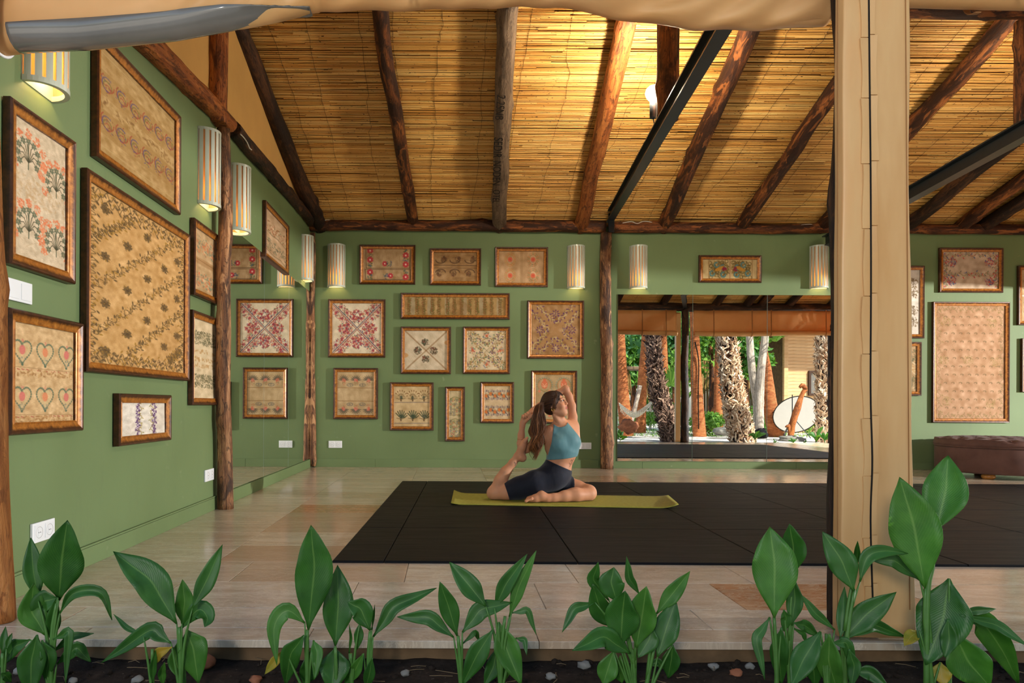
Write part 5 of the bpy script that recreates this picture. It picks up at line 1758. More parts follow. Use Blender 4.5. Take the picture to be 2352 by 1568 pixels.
# left hand reaching in from behind the head
body.cone(Z(712, 342, .135), .022, Z(684, 362, .118), .026, .012, ((0, .6, .8), 1.4))
for k in range(4):
    body.chain([(Z(690 - 3 * k, 346 + 14 * k, .116 - .010 * k), .0115), (Z(658 - 3 * k, 362 + 15 * k, .104 - .011 * k), .0105), (Z(634 - 2 * k, 382 + 15 * k, .094 - .010 * k), .0095), (Z(616 + 2 * k, 398 + 15 * k, .086 - .008 * k), .0085)], .003)
body.chain([(Z(694, 404, .10), .012), (Z(676, 424, .082), .0105), (Z(664, 442, .074), .009)], .004)
# --- head
HC = Z(895, 318, .02)
f_ = np.array((.83, -.46, .30)); f_ /= np.linalg.norm(f_)
r_ = np.cross(f_, np.array((-.16, 0.06, 1.0))); r_ /= np.linalg.norm(r_)
u_ = np.cross(r_, f_)
HS = .90
AX = np.stack([f_, r_, u_])
def H(f, r, u): return HC + HS * (f * f_ + r * r_ + u * u_)
def hr(*a): return tuple(HS * x for x in a)
body.ell(H(-.012, 0, .030), hr(.098, .076, .088), AX, .02)
body.ell(H(.036, 0, -.040), hr(.062, .055, .076), AX, .03)
body.ell(H(.060, 0, -.100), hr(.026, .026, .018), AX, .025)             # chin
for s_ in (-1, 1):
    body.cone(H(.060, .012 * s_, -.100), .014 * HS, H(-.005, .052 * s_, -.055), .016 * HS, .02)   # jaw line
    body.ell(H(.070, .036 * s_, -.034), hr(.022, .022, .020), AX, .02)   # cheek
    body.ell(H(.096, .030 * s_, .012), hr(.016, .018, .011), AX, .012, True)   # eye socket
    body.ell(H(.080, .031 * s_, .010), hr(.013, .014, .011), AX, .004)
    body.cone(H(.094, .016 * s_, .028), .006, H(.082, .046 * s_, .026), .006, .01)   # brow
    body.ell(H(-.004, .074 * s_, -.010), hr(.016, .007, .028), AX, .004)      # ear
    body.ell(H(.000, .082 * s_, -.008), hr(.008, .005, .016), AX, .004, True)
body.cone(H(.093, 0, .022), .0062, H(.110, 0, -.024), .0082, .007)        # nose
for s_ in (-1, 1): body.ell(H(.104, .010 * s_, -.030), hr(.009, .007, .007), AX, .005)
body.ell(H(.094, 0, -.053), hr(.012, .020, .0050), AX, .003)               # lips
body.ell(H(.091, 0, -.064), hr(.012, .018, .0058), AX, .003)
body.ell(H(.102, 0, -.0585), hr(.006, .020, .0014), AX, .002, True)
# rest on the mat
zz_ = body.lo[2] + HV * np.arange(body.n[2])
body.F = np.maximum(body.F, (zf - zz_)[None, None, :].astype(np.float32))

person = thing('person', 'woman in teal crop top and navy shorts holding her raised foot in a seated backbend', 'person', (float(pel[0]), float(pel[1]), ZY))
def m_skin():
    t = NT('skin', 0.55, 0.28)
    v = t.coord(); n = t.noise(v, 5, 4)
    c = t.ramp(n, [(0.3, C(186, 126, 92)), (0.7, C(204, 146, 110))])
    c = t.mix(t.attr('ink', 'Fac'), c, C(60, 50, 50))
    c = t.mix(t.attr('blush', 'Fac'), c, C(172, 74, 72))
    t.color(c)
    t.b.inputs['Subsurface Weight'].default_value = 0.10
    t.b.inputs['Subsurface Radius'].default_value = (.012, .005, .003)
    t.b.inputs['Subsurface Scale'].default_value = 0.5
    return t.m
M['skin'] = m_skin()
V_, Q_ = nets(body.F, body.lo, HV)
V_ = relax(V_, Q_, 1, .4)
skin = mk('body', V_.tolist(), Q_.tolist(), M['skin'], person, True)
# lips and small inked tattoos follow the skin
vv = V_
d_lip = np.minimum(np.linalg.norm(((vv - H(.094, 0, -.053)) @ AX.T) / np.array(hr(.016, .023, .0065)), axis=1), np.linalg.norm(((vv - H(.091, 0, -.064)) @ AX.T) / np.array(hr(.016, .021, .0075)), axis=1))
bl = np.clip((1.15 - d_lip) * 4, 0, 1) * .75
ck = np.linalg.norm(vv - H(.066, .045, -.03), axis=1); bl = np.maximum(bl, np.clip(1 - ck / .03, 0, 1) * .22)
ink = np.zeros(len(vv))
def ink_stroke(pts, w):
    global ink
    for a, b in zip(pts[:-1], pts[1:]):
        a, b = np.array(a), np.array(b); ba = b - a
        t = np.clip(((vv[:, ::2] - a[::2]) @ ba[::2]) / (ba[::2] @ ba[::2] + 1e-9), 0, 1)
        d = np.linalg.norm(vv[:, ::2] - (a[::2] + t[:, None] * ba[::2]), axis=1)
        ok = vv[:, 1] < YW_ + .08
        ink = np.maximum(ink, np.clip(1.4 - d / w, 0, 1) * ok * .7)
for pts in ([(1050, 975), (1068, 940), (1085, 910), (1096, 895)], [(1060, 915), (1072, 900), (1082, 918), (1070, 935)], [(1046, 935), (1056, 952)], [(1078, 955), (1092, 935)]): ink_stroke([Z(u, v, -.02) for u, v in pts], .0035)
ink_stroke([Z(470, 930), Z(482, 945), Z(478, 962)], .006)
ink2 = np.zeros(len(vv))
at = skin.data.attributes.new('ink', 'FLOAT', 'POINT'); at.data.foreach_set('value', ink.astype(np.float32))
at = skin.data.attributes.new('blush', 'FLOAT', 'POINT'); at.data.foreach_set('value', bl.astype(np.float32))
# --- clothes: the same implicit figure grown a few millimetres and cut at hems
ax3 = [body.lo[k] + HV * np.arange(body.n[k]) for k in range(3)]
GX, GY, GZ = np.meshgrid(*ax3, indexing='ij', sparse=True)
def half(a, b, side=1, dy=0.0):
    """signed distance beyond the line through two figure points, seen from the front"""
    A, B = Z(*a, dy), Z(*b, dy)
    d = (B - A)[[0, 2]]; d /= np.linalg.norm(d)
    n = np.array((-d[1], d[0])) * side
    return ((GX - A[0]) * n[0] + (GZ - A[2]) * n[1]).astype(np.float32)
top = torso.F - .007
below = half((820, 905), (1120, 870), -1)            # positive under the hem
neckcut = half((840, 530), (1040, 492), 1)
top = np.maximum(top, below)
top = np.maximum(top, neckcut)
top = np.maximum(top, half((878, 540), (842, 760), -1))      # right arm hole
top = np.maximum(top, half((1018, 488), (1152, 660), 1))      # left arm hole
nk = np.sqrt((GX - Z(948, 512, .03)[0]) ** 2 + (GY - (YW_ + .01)) ** 2 + (GZ - Z(948, 512)[2]) ** 2)
top = np.maximum(top, (.056 - nk).astype(np.float32))
def m_cloth(name, a, b, rough=.6):
    t = NT(name, rough, .25)
    v = t.coord(); n = t.noise(t.map(v, (9, 9, 5)), 1.0, 3)
    t.color(t.ramp(n, [(.3, a), (.7, b)])); t.bump(t.noise(t.map(v, (26, 26, 9)), 1.0, 3), .22, .01); t.b.inputs['Sheen Weight'].default_value = .15
    return t.m
M['teal'] = m_cloth('teal_stretch_jersey', C(84, 124, 130), C(96, 138, 144), .55)
M['navy'] = m_cloth('navy_stretch_jersey', C(17, 20, 32), C(25, 28, 42), .75)
netmesh('crop_top', top, body.lo, HV, M['teal'], person, 2)['label'] = 'teal high-necked sleeveless crop top'
hh = np.clip(.5 + .5 * (legs.F - torso.F) / .03, 0, 1); low = legs.F * (1 - hh) + torso.F * hh - .03 * hh * (1 - hh)
sh = low - .006
sh = np.maximum(sh, half((820, 905), (1050, 1008), 1))          # waistband, positive above
sh = np.maximum(sh, half((362, 1165), (412, 1320), -1))           # hem on the kneeling thigh
sh = np.maximum(sh, half((1122, 1150), (1098, 1330), 1))          # hem on the front thigh
sh = np.maximum(sh, (zf - .001 - GZ).astype(np.float32))
netmesh('shorts', sh, body.lo, HV, M['navy'], person, 2)['label'] = 'navy high-waisted shorts'
# --- hair
def m_hair():
    t = NT('brown_hair', 0.5, 0.35)
    r = t.geo('Random Per Island')
    v = t.coord(); n = t.noise(v, 22, 3)
    z = t.math('SUBTRACT', 1.0, t.math('MULTIPLY', t.attr('tipness', 'Fac'), 1.0))
    c = t.ramp(r, [(0, C(34, 20, 13)), (.6, C(58, 34, 20)), (1, C(80, 48, 27))])
    c2 = t.ramp(r, [(0, C(78, 44, 22)), (.6, C(132, 80, 40)), (1, C(168, 108, 58))])
    t.color(t.mix(t.attr('tipness', 'Fac'), c, c2))
    return t.m
M['hair'] = m_hair()
cap = Field(H(0, 0, 0) - .16, H(0, 0, 0) + .16, .005)
cap.ell(H(-.014, 0, .034), hr(.106, .085, .096), AX, .01)
cap.ell(H(-.045, 0, -.020), hr(.062, .062, .060), AX, .03)
cap.ell(H(.070, 0, -.045), hr(.062, .066, .080), AX, .008, True)          # the face stays free
cap.ell(H(.105, 0, .030), hr(.036, .058, .050), AX, .008, True)
for s_ in (-1, 1): cap.ell(H(.0, .085 * s_, -.020), hr(.020, .020, .028), AX, .006, True)
hc = netmesh('hair', cap.F, cap.lo, .005, M['hair'], person, 2)
hc['label'] = 'dark brown hair drawn back to a ponytail'
rg = random.Random(12)
def strands(name, paths, parent, tip0, tip1):
    mb = MB(); tp = []
    for pts, r0 in paths:
        NS = 16 if len(pts) < 12 else 44
        P = spline(pts, NS)
        rr = [r0 * (.5 + .9 * math.sin(PI * min(.98, .12 + .86 * i / (NS - 1))) ** .7) * (1 - .75 * max(0, i / (NS - 1) - .73) / .27) for i in range(NS)]
        mb.tube(P, rr, 4)
        for i in range(NS): tp += [tip0 + (tip1 - tip0) * i / (NS - 1)] * 4
    o = mb.build(name, M['hair'], parent, True)
    at = o.data.attributes.new('tipness', 'FLOAT', 'POINT'); at.data.foreach_set('value', np.array(tp, np.float32))
    return o
# combed strands lying over the skull towards the tie
tie = Vector(H(-.112, .0, .030))
paths = []
for k in range(420):
    a = rg.uniform(-1, 1); e = rg.uniform(-.5, 1.0)
    f0 = .092 - .02 * abs(a) ** 2 if e > .45 else .045 - .06 * (.45 - e)
    st = np.array((f0, .080 * a, .035 + .085 * e))
    d = st - np.array((-.014, 0, .030)); d /= np.linalg.norm(d / np.array((.109, .088, .099)))
    pts = []
    en = np.array((-1.0, .0 + .1 * a, .02))
    for i in range(5):
        t = i / 4
        q_ = d * (1 - t) + en * np.array((.109, .088, .099)) * t
        q_ = q_ / np.linalg.norm(q_ / np.array((.109, .088, .099)))
        if t == 0 and st[2] < -.02: q_ = q_ * .98
        pts.append(Vector(H(*(q_ * (1.0 + .012 * rg.random()) + np.array((-.014, 0, .030))))))
    paths.append((pts, rg.uniform(.0010, .0020)))
strands('combed_strand', paths, person, 0.0, .12)
# side fringe
paths = []
for k in range(90):
    a = k / 89
    pts = [H(.056 - .02 * a, .012 + .02 * a, .108), H(.066 - .03 * a, .050 + .010 * a, .076), H(.050 - .035 * a, .079, .018), H(.024 - .03 * a, .081, -.034 - .016 * rg.random())]
    paths.append(([Vector(p) + Vector((rg.gauss(0, .003), rg.gauss(0, .003), rg.gauss(0, .003))) for p in pts], .0018))
strands('side_fringe', paths, person, .05, .35)
# ponytail
PT = [(768, 292, -.02), (735, 330, -.045), (722, 420, -.06), (725, 520, -.06), (705, 620, -.065), (700, 700, -.07), (688, 790, -.07), (682, 875, -.06)]
WD = [16, 42, 62, 72, 80, 66, 48, 22]
paths = []
_pt = np.array(PT, float); _tt = np.linspace(0, 1, len(PT))
for k in range(620):
    a = max(-1, min(1, rg.gauss(0, .42))); b = rg.gauss(0, .45)
    ph = 2.4 * a + 1.2 * b + rg.gauss(0, .35); fr = rg.uniform(.94, 1.06)
    end = rg.uniform(.72, 1.04)
    pts = []
    for i in range(24):
        t = end * i / 23
        u, v, dy = (float(np.interp(min(t, 1), _tt, _pt[:, c_])) for c_ in range(3)); w_ = float(np.interp(t, _tt, WD))
        am = 34 * max(0, t - .15) ** .8
        cl = 1 - .45 * max(0, t - .6) * math.cos(3 * ph)
        pts.append(Vector(Z(u + a * w_ * cl + am * math.sin(ph + t * 15 * fr), v + 500 * max(0, t - 1) + 30 * b * t, dy + b * .028 * (w_ / 60) + .014 * t * math.cos(ph + t * 15 * fr))))
    paths.append((pts, rg.uniform(.0013, .0028)))
strands('ponytail', paths, person, .10, 1.0)
MB().lathe(tie, [(.012, -.010), (.019, -.006), (.019, .006), (.012, .010)], 12, Matrix.Rotation(1.2, 3, 'Y').to_4x4()).build('hair_tie', M['dark_gap'], person, True)
# eyes, brows, lashes, earring, bracelet
M['eye_white'] = flat('eye_white', C(222, 214, 206), .2, .5, var=.02)
M['eye_dark'] = flat('eye_iris', C(44, 28, 20), .15, .6, var=.05)
for s_ in (-1, 1):
    MB().blob(H(.0865, .031 * s_, .009), hr(.0095, .011, .006), 1, 0).build('eye', M['eye_white'], person, True)
    MB().blob(H(.0945, .030 * s_, .009), hr(.0035, .005, .0052), 1, 0, 1).build('iris', M['eye_dark'], person, True)
    MB().tube([H(.091, .020 * s_, .013), H(.0955, .030 * s_, .0155), H(.088, .043 * s_, .013)], .0008, 5).build('eyelash', M['dark_gap'], person, True)
    MB().tube([H(.097, .016 * s_, .029), H(.095, .030 * s_, .034), H(.083, .048 * s_, .030)], [.0015, .0024, .001], 6).build('eyebrow', M['hair'], person, True)
M['gold'] = flat('gold_jewellery', C(214, 170, 84), .25, .5, .9)
c = H(-.002, .080, -.044)
MB().tube([c + .011 * (math.cos(2 * PI * k / 14) * f_ + math.sin(2 * PI * k / 14) * u_) for k in range(15)], .0026, 6, False).build('earring', M['gold'], person, True)
c = Z(540, 682, .095)
MB().tube([c + np.array((.0335 * math.cos(2 * PI * k / 20), .0335 * math.sin(2 * PI * k / 20), .003 * math.sin(2 * PI * k / 20))) for k in range(21)], .0014, 5, False).build('bracelet', M['gold'], person, True)

# ------------------------------------------------------------------ tufted ottoman
def m_velvet():
    t = NT('brown_velvet', .75, .2)
    n = t.noise(t.coord(), 7, 4)
    t.color(t.ramp(n, [(.3, C(88, 62, 54)), (.7, C(106, 76, 66))])); t.b.inputs['Sheen Weight'].default_value = .05
    return t.m
M['velvet'] = m_velvet()
M['bun'] = flat('honey_wood_foot', C(186, 122, 52), .35, .5, var=.2, scale=30)
R_O = .62
oy = YB - .16 - R_O
ol = atY(2176, 1050, oy)
OC = Vector((ol.x + R_O * .985, oy, 0))
ot = thing('ottoman', 'round brown velvet ottoman with tufted top on the right', 'ottoman', OC)
zt_ = atY(2300, 1003, oy - .25).z
zt_ = min(zt_, .46)
bodyp = [(.45, .055), (R_O - .02, .055), (R_O, .075), (R_O, zt_ - .13), (R_O - .005, zt_ - .115)]
MB().lathe(OC, bodyp, 48).build('drum', M['velvet'], ot, True)
MB().tube([OC + Vector(((R_O + .003) * math.cos(2 * PI * k / 64), (R_O + .003) * math.sin(2 * PI * k / 64), zt_ - .112)) for k in range(65)], .008, 6, False).build('piping', M['velvet'], ot, True)
n, v, f = 96, [], []
rings_ = 44
bt = []
sp_ = .155
for i in range(-6, 7):
    for j in range(-6, 7):
        x, y = (i + .5 * (j % 2)) * sp_, j * sp_ * .8
        if math.hypot(x, y) < R_O - .03: bt.append((x, y))
bt_a = np.array(bt)
for i in range(rings_ + 1):
    t = i / rings_
    r = R_O * min(1, t / .82) if t < .82 else R_O + .012 * math.sin((t - .82) / .18 * PI)
    for k in range(n):
        a = 2 * PI * k / n
        x, y = r * math.cos(a), r * math.sin(a)
        d = np.sqrt(((bt_a - (x, y)) ** 2).sum(1)); ds = np.sort(d)
        puff = 1 - math.exp(-(ds[0] / .045) ** 2)
        crease = 1 - .45 * math.exp(-((ds[1] - ds[0]) / .022) ** 2)
        if t < .82: z = zt_ - .03 + .03 * puff * crease - .028 * (r / R_O) ** 6 - (1 - puff) * .012
        else: z = zt_ - .058 - (t - .82) / .18 * .055 + .004 * math.sin(a * 24)
        v.append(OC + Vector((x, y, z)))
for i in range(rings_):
    for k in range(n):
        k2 = (k + 1) % n; f.append([i * n + k, i * n + k2, (i + 1) * n + k2, (i + 1) * n + k])
mk('tufted_top', v, f, M['velvet'], ot, True)
btn = mesh_data('button', MB().blob((0, 0, 0), (.012, .012, .006), 1, 0).v, MB().blob((0, 0, 0), (.012, .012, .006), 1, 0).f, M['velvet'], True)
for x, y in bt: put('button', btn, ot, OC + Vector((x, y, zt_ - .038)))
for k in range(5):
    a = -PI * .5 + 2 * PI * k / 5 + .35
    MB().lathe(OC + Vector(((R_O - .12) * math.cos(a), (R_O - .12) * math.sin(a), 0)), [(.045, 0), (.062, .012), (.066, .03), (.055, .055)], 18).build('bun_foot', M['bun'], ot, True)
# ------------------------------------------------------------------ soil bed and ground in front of the platform
def ground(name, x0, x1, y0, y1, z, nx, ny, amp, mat, f=3.0, edge=None):
    v, fc = [], []
    for i in range(nx + 1):
        for j in range(ny + 1):
            x, y = x0 + (x1 - x0) * i / nx, y0 + (y1 - y0) * j / ny
            h = amp * (mnoise.noise(Vector((x * f, y * f, 1))) + .5 * mnoise.noise(Vector((x * f * 3, y * f * 3, 2))))
            v.append((x, y, z + h + (edge(x, y) if edge else 0)))
    for i in range(nx):
        for j in range(ny):
            a = i * (ny + 1) + j; fc.append([a, a + ny + 1, a + ny + 2, a + 1])
    return mk(name, v, fc, mat, None, True)
soil = ground('soil_bed', XL - 1.2, XR, 1.45, YF + .05, Z_SOIL, 300, 40, .010, M['soil'], 6.0, lambda x, y: -.03 * max(0, 1.75 - y))
tag(soil, kind='structure')
clod = MB()
rnd = random.Random(31)
for k in range(420):
    x, y = rnd.uniform(-1.8, 3.2), rnd.uniform(1.75, YF + .02)
    r = rnd.uniform(.003, .013)
    clod.blob((x, y, Z_SOIL + .004), (r, r, r * .7), k, .5, 1, 2.5)
o = clod.build('soil_crumbs', M['soil']); tag(o, 'dark crumbs of soil scattered over the planting bed', 'soil', None, 'stuff')
tw = MB()
for k in range(130):
    x, y = rnd.uniform(-1.8, 3.2), rnd.uniform(1.8, YF + .02); a = rnd.uniform(0, 6.3); l = rnd.uniform(.02, .09)
    tw.tube([(x, y, Z_SOIL + .012), (x + l * .5 * math.cos(a), y + l * .5 * math.sin(a), Z_SOIL + .016), (x + l * math.cos(a + .3), y + l * math.sin(a + .3), Z_SOIL + .010)], .0011, 4)
M['straw'] = flat('dry_straw', C(112, 94, 70), .8, .2)
o = tw.build('straw_litter', M['straw']); tag(o, 'thin dry straw and twigs lying on the soil bed', 'litter', None, 'stuff')
STN = [((478, 1512), .042, 'stone_red', 'rust red stone beside the second canna from the left'), ((1338, 1520), .022, 'stone_grey', 'pale grey pebble left of the middle right canna'),
       ((316, 1560), .018, 'stone_grey', 'grey pebble between the two leftmost cannas'), ((42, 1540), .016, 'stone_grey', 'grey pebble at the far left under the leaves'),
       ((168, 1562), .014, 'stone_grey', 'small grey pebble at the foot of the leftmost canna'), ((588, 1560), .020, 'stone_red', 'reddish stone left of the tall upright canna'),
       ((930, 1545), .015, 'stone_grey', 'small grey pebble left of the centre canna'), ((1265, 1552), .017, 'stone_grey', 'grey pebble right of the centre canna'),
       ((1640, 1530), .018, 'stone_grey', 'grey pebble between the two canna clumps left of the post'), ((1690, 1545), .022, 'stone_red', 'reddish stone near the canna left of the wrapped post'),
       ((1712, 1520), .016, 'stone_grey', 'round grey pebble by the canna left of the wrapped post'), ((2290, 1520), .020, 'stone_grey', 'grey pebble at the foot of the rightmost canna')]
for i, ((x, y), r, mt, lb) in enumerate(STN):
    p = fl(x, y, Z_SOIL + .01)
    p.y = min(p.y, YF - .03)
    tag(MB().blob(p, (r, r * .8, r * .65), i, .5, 2).build('stone', M[mt], None, True), lb, 'stone')

# ------------------------------------------------------------------ cannas
def leaf_mesh(pts, width, fold, twist, nl=16, nw=3, tipw=1.0):
    """pointed blade with a V fold following a spline; uv = (-1..1 across, 0..1 along)"""
    P = spline(pts, nl + 1)
    v, uv, f = [], [], []
    for i, p in enumerate(P):
        t = i / nl
        tg = (P[min(i + 1, nl)] - P[max(i - 1, 0)]).normalized()
        view = (CAM - p).normalized()
        side = tg.cross(view)
        side = side.normalized() if side.length > 1e-4 else Vector((1, 0, 0))
        nrm_ = side.cross(tg).normalized()
        tw_ = twist * (t - .3)
        s2 = side * math.cos(tw_) + nrm_ * math.sin(tw_); n2 = nrm_ * math.cos(tw_) - side * math.sin(tw_)
        tt = t ** .86
        w = width * .5 * math.sin(PI * min(1, tt)) ** (1.35 if tt < .5 else .92)
        w = max(w, .0025 if t < .1 else .0004)
        for j in range(-nw, nw + 1):
            a = j / nw
            wave = .11 * width * math.sin(t * 17 + a * 2) * abs(a) ** 2 * .35
            v.append(p + s2 * (w * a) + n2 * (fold * w * abs(a) ** 1.3 + wave)); uv.append((a, t))
    m = 2 * nw + 1
    for i in range(nl):
        for j in range(m - 1): f.append([i * m + j, i * m + j + 1, (i + 1) * m + j + 1, (i + 1) * m + j])
    return v, uv, f
def add_leaf(root, pp, wpx, Yd, mat, dtip=0.0, fold=.35, twist=.3):
    n = len(pp)
    pts = [atY(x, y, Yd + dtip * (k / (n - 1)) ** 1.5) for k, (x, y) in enumerate(pp)]
    if n == 3: pts = [pts[0], pts[0].lerp(pts[1], .55) , pts[1], pts[1].lerp(pts[2], .5), pts[2]]
    v, uv, f = leaf_mesh(pts, wpx / F_PX * Yd * 1.12, fold, twist)
    o = mk('leaf', v, f, M[mat], root, True)
    ul = o.data.uv_layers.new(name='UVMap')
    for lp in o.data.loops: ul.data[lp.index].uv = uv[lp.vertex_index]
    sd = o.modifiers.new('thickness', 'SOLIDIFY'); sd.thickness = .0007; sd.offset = 0
    return o
def canna(label, leaves, stems, Yd, seed):
    rg = random.Random(seed)
    bx = stems[0][-1][0] if len(stems[0]) else 0
    base = atY(stems[0][-1][0], 1568, Yd); base.z = Z_SOIL - .005
    root = thing('canna_plant', label, 'plant', base)
    for st in stems:
        P = [atY(x, y, Yd) for x, y in st]
        e = P[-1].copy(); e.z = Z_SOIL - .012; e.x += rg.uniform(-.01, .01)
        P = P + [e]
        MB().tube(spline(P, 12), [.0045 + .004 * k / 11 for k in range(12)], 8).build('stem', M['stem'], root, True)
    for k, L in enumerate(leaves):
        pp, w = L[0], L[1]
        mt = L[2] if len(L) > 2 else 'leaf'
        add_leaf(root, pp, w, Yd + rg.uniform(-.035, .035), mt, rg.uniform(-.06, .05), rg.uniform(.2, .5), rg.uniform(-.5, .5))
        b = pp[0]
        if b[1] < 1545:          # petiole sheath running down to the nearest stem
            sx = min(stems, key=lambda s: abs(s[0][0] - b[0]))
            q1 = atY(b[0], b[1], Yd); q2 = atY(sx[-1][0] * .6 + b[0] * .4, min(1580, b[1] + 70), Yd)
            e = atY(sx[-1][0], min(1610, b[1] + 150), Yd); e.z = max(e.z, Z_SOIL)
            MB().tube(spline([q1, q2, e], 8), [.002, .0028, .0034, .004, .0044, .0046, .005, .005], 6).build('leaf_stalk', M['stem'], root, True)
    return root
lt, ye = 'leaf_lite', 'leaf_yellow'
canna('small canna sprout cut off at the left edge', [([(5, 1500), (8, 1470), (13, 1438)], 15), ([(15, 1490), (20, 1470), (28, 1453)], 11), ([(2, 1545), (14, 1552), (26, 1566)], 18)], [[(6, 1500), (6, 1568)]], 1.98, 1)
canna('leftmost full canna clump with one broad upright leaf', [([(135, 1378), (142, 1285), (155, 1194)], 84), ([(88, 1380), (76, 1306), (71, 1234)], 38), ([(133, 1372), (100, 1382), (79, 1424)], 46),
      ([(137, 1408), (170, 1362), (232, 1362), (257, 1424)], 24), ([(104, 1458), (72, 1402), (77, 1338)], 52, lt), ([(85, 1457), (72, 1520), (70, 1600)], 52), ([(70, 1468), (32, 1486), (-6, 1536)], 30),
      ([(122, 1468), (158, 1452), (150, 1572)], 18), ([(120, 1498), (165, 1462), (216, 1454)], 17), ([(130, 1525), (176, 1488), (209, 1520)], 27), ([(116, 1472), (124, 1420), (130, 1372)], 28), ([(96, 1470), (112, 1510), (104, 1565)], 30)],
      [[(130, 1385), (120, 1450), (118, 1568)]], 1.98, 2)
canna('canna with wide spread leaves second from the left', [([(406, 1432), (345, 1332), (260, 1266)], 66), ([(442, 1396), (476, 1329), (511, 1250)], 37), ([(418, 1432), (424, 1381), (419, 1330)], 37, lt),
      ([(412, 1446), (455, 1400), (476, 1418), (470, 1440)], 38), ([(393, 1476), (345, 1447), (232, 1522)], 34), ([(428, 1445), (444, 1490), (456, 1570)], 58, lt), ([(410, 1470), (404, 1520), (426, 1572)], 32, lt),
      ([(330, 1462), (290, 1440), (261, 1410)], 11), ([(395, 1485), (365, 1500), (350, 1530)], 22, ye), ([(350, 1568), (352, 1530), (358, 1492)], 14), ([(375, 1575), (372, 1545), (378, 1520)], 16, lt)],
      [[(412, 1440), (414, 1500), (415, 1568)], [(350, 1490), (350, 1568)]], 1.98, 3)
canna('canna with the tallest upright leaf left of centre', [([(708, 1446), (722, 1303), (714, 1205)], 76), ([(770, 1483), (777, 1386), (775, 1297)], 63), ([(700, 1430), (660, 1402), (630, 1440), (636, 1528)], 36, lt),
      ([(699, 1458), (668, 1502), (655, 1572)], 42), ([(770, 1487), (768, 1532), (760, 1590)], 62), ([(715, 1490), (712, 1535), (697, 1572)], 40), ([(655, 1490), (630, 1520), (608, 1548)], 20, ye), ([(720, 1470), (728, 1500), (722, 1560)], 24, lt)],
      [[(706, 1446), (706, 1500), (706, 1568)], [(770, 1485), (772, 1568)]], 1.98, 4)
canna('thin arching canna shoot just right of the tallest upright leaf', [([(857, 1462), (905, 1393), (1003, 1350)], 31), ([(850, 1447), (828, 1398), (798, 1382)], 45), ([(854, 1446), (858, 1415), (861, 1388)], 5), ([(826, 1430), (824, 1460), (820, 1492)], 20),
      ([(835, 1500), (815, 1540), (790, 1572)], 26, lt), ([(802, 1500), (806, 1465), (802, 1433)], 6), ([(855, 1510), (848, 1550), (840, 1578)], 24)], [[(850, 1450), (846, 1510), (848, 1568)], [(806, 1500), (808, 1568)]], 2.0, 5)
canna('centre canna with crossing leaves in front of the rubber mat', [([(1050, 1460), (1030, 1392), (1010, 1335)], 39), ([(1042, 1463), (985, 1418), (912, 1416)], 31), ([(1116, 1392), (1076, 1342), (1032, 1290)], 43), ([(1062, 1452), (1105, 1400), (1176, 1383)], 37),
      ([(1136, 1396), (1163, 1340), (1211, 1272)], 31), ([(1170, 1416), (1193, 1345), (1232, 1264)], 27, lt), ([(1175, 1407), (1212, 1402), (1232, 1458)], 14), ([(1145, 1428), (1165, 1493), (1197, 1572)], 52, lt), ([(1132, 1446), (1095, 1505), (1062, 1572)], 42),
      ([(1143, 1485), (1133, 1532), (1112, 1574)], 32), ([(1062, 1478), (1092, 1452), (1102, 1473)], 11), ([(1185, 1465), (1205, 1470), (1210, 1505)], 12), ([(1152, 1500), (1156, 1535), (1150, 1575)], 30, lt)],
      [[(1052, 1460), (1058, 1520), (1060, 1568)], [(1160, 1415), (1152, 1490), (1150, 1568)]], 1.98, 6)
canna('dense canna clump with overlapping broad leaves right of centre', [([(1398, 1378), (1363, 1330), (1374, 1290)], 27), ([(1417, 1383), (1404, 1337), (1410, 1302)], 52), ([(1425, 1485), (1430, 1407), (1436, 1356)], 68), ([(1461, 1487), (1476, 1407), (1485, 1346)], 60, lt),
      ([(1469, 1365), (1445, 1326), (1439, 1277)], 18), ([(1508, 1409), (1547, 1360), (1585, 1311)], 33, lt), ([(1510, 1508), (1531, 1441), (1553, 1378)], 52), ([(1367, 1383), (1320, 1398), (1291, 1452)], 21), ([(1448, 1500), (1386, 1462), (1314, 1494)], 42),
      ([(1410, 1493), (1395, 1540), (1385, 1572)], 42, lt), ([(1425, 1505), (1422, 1540), (1428, 1568)], 30, lt), ([(1545, 1480), (1542, 1515), (1534, 1557)], 36), ([(1408, 1442), (1378, 1395), (1361, 1340)], 46), ([(1500, 1440), (1490, 1470), (1465, 1510)], 40), ([(1490, 1528), (1512, 1520), (1525, 1536)], 16)],
      [[(1452, 1490), (1458, 1568)], [(1502, 1490), (1486, 1568)]], 1.97, 7)
canna('canna with a broad pale upright leaf left of the wrapped post', [([(1778, 1418), (1779, 1293), (1768, 1209)], 86, lt), ([(1822, 1320), (1822, 1254), (1813, 1202)], 48), ([(1818, 1436), (1826, 1377), (1823, 1327)], 32), ([(1768, 1417), (1738, 1468), (1757, 1562)], 20),
      ([(1795, 1440), (1790, 1500), (1795, 1572)], 36), ([(1823, 1430), (1850, 1437), (1882, 1462)], 24), ([(1800, 1400), (1806, 1420), (1800, 1450)], 22), ([(1822, 1442), (1845, 1455), (1852, 1476)], 10)], [[(1778, 1416), (1782, 1490), (1784, 1568)], [(1816, 1435), (1812, 1520)]], 1.98, 8)
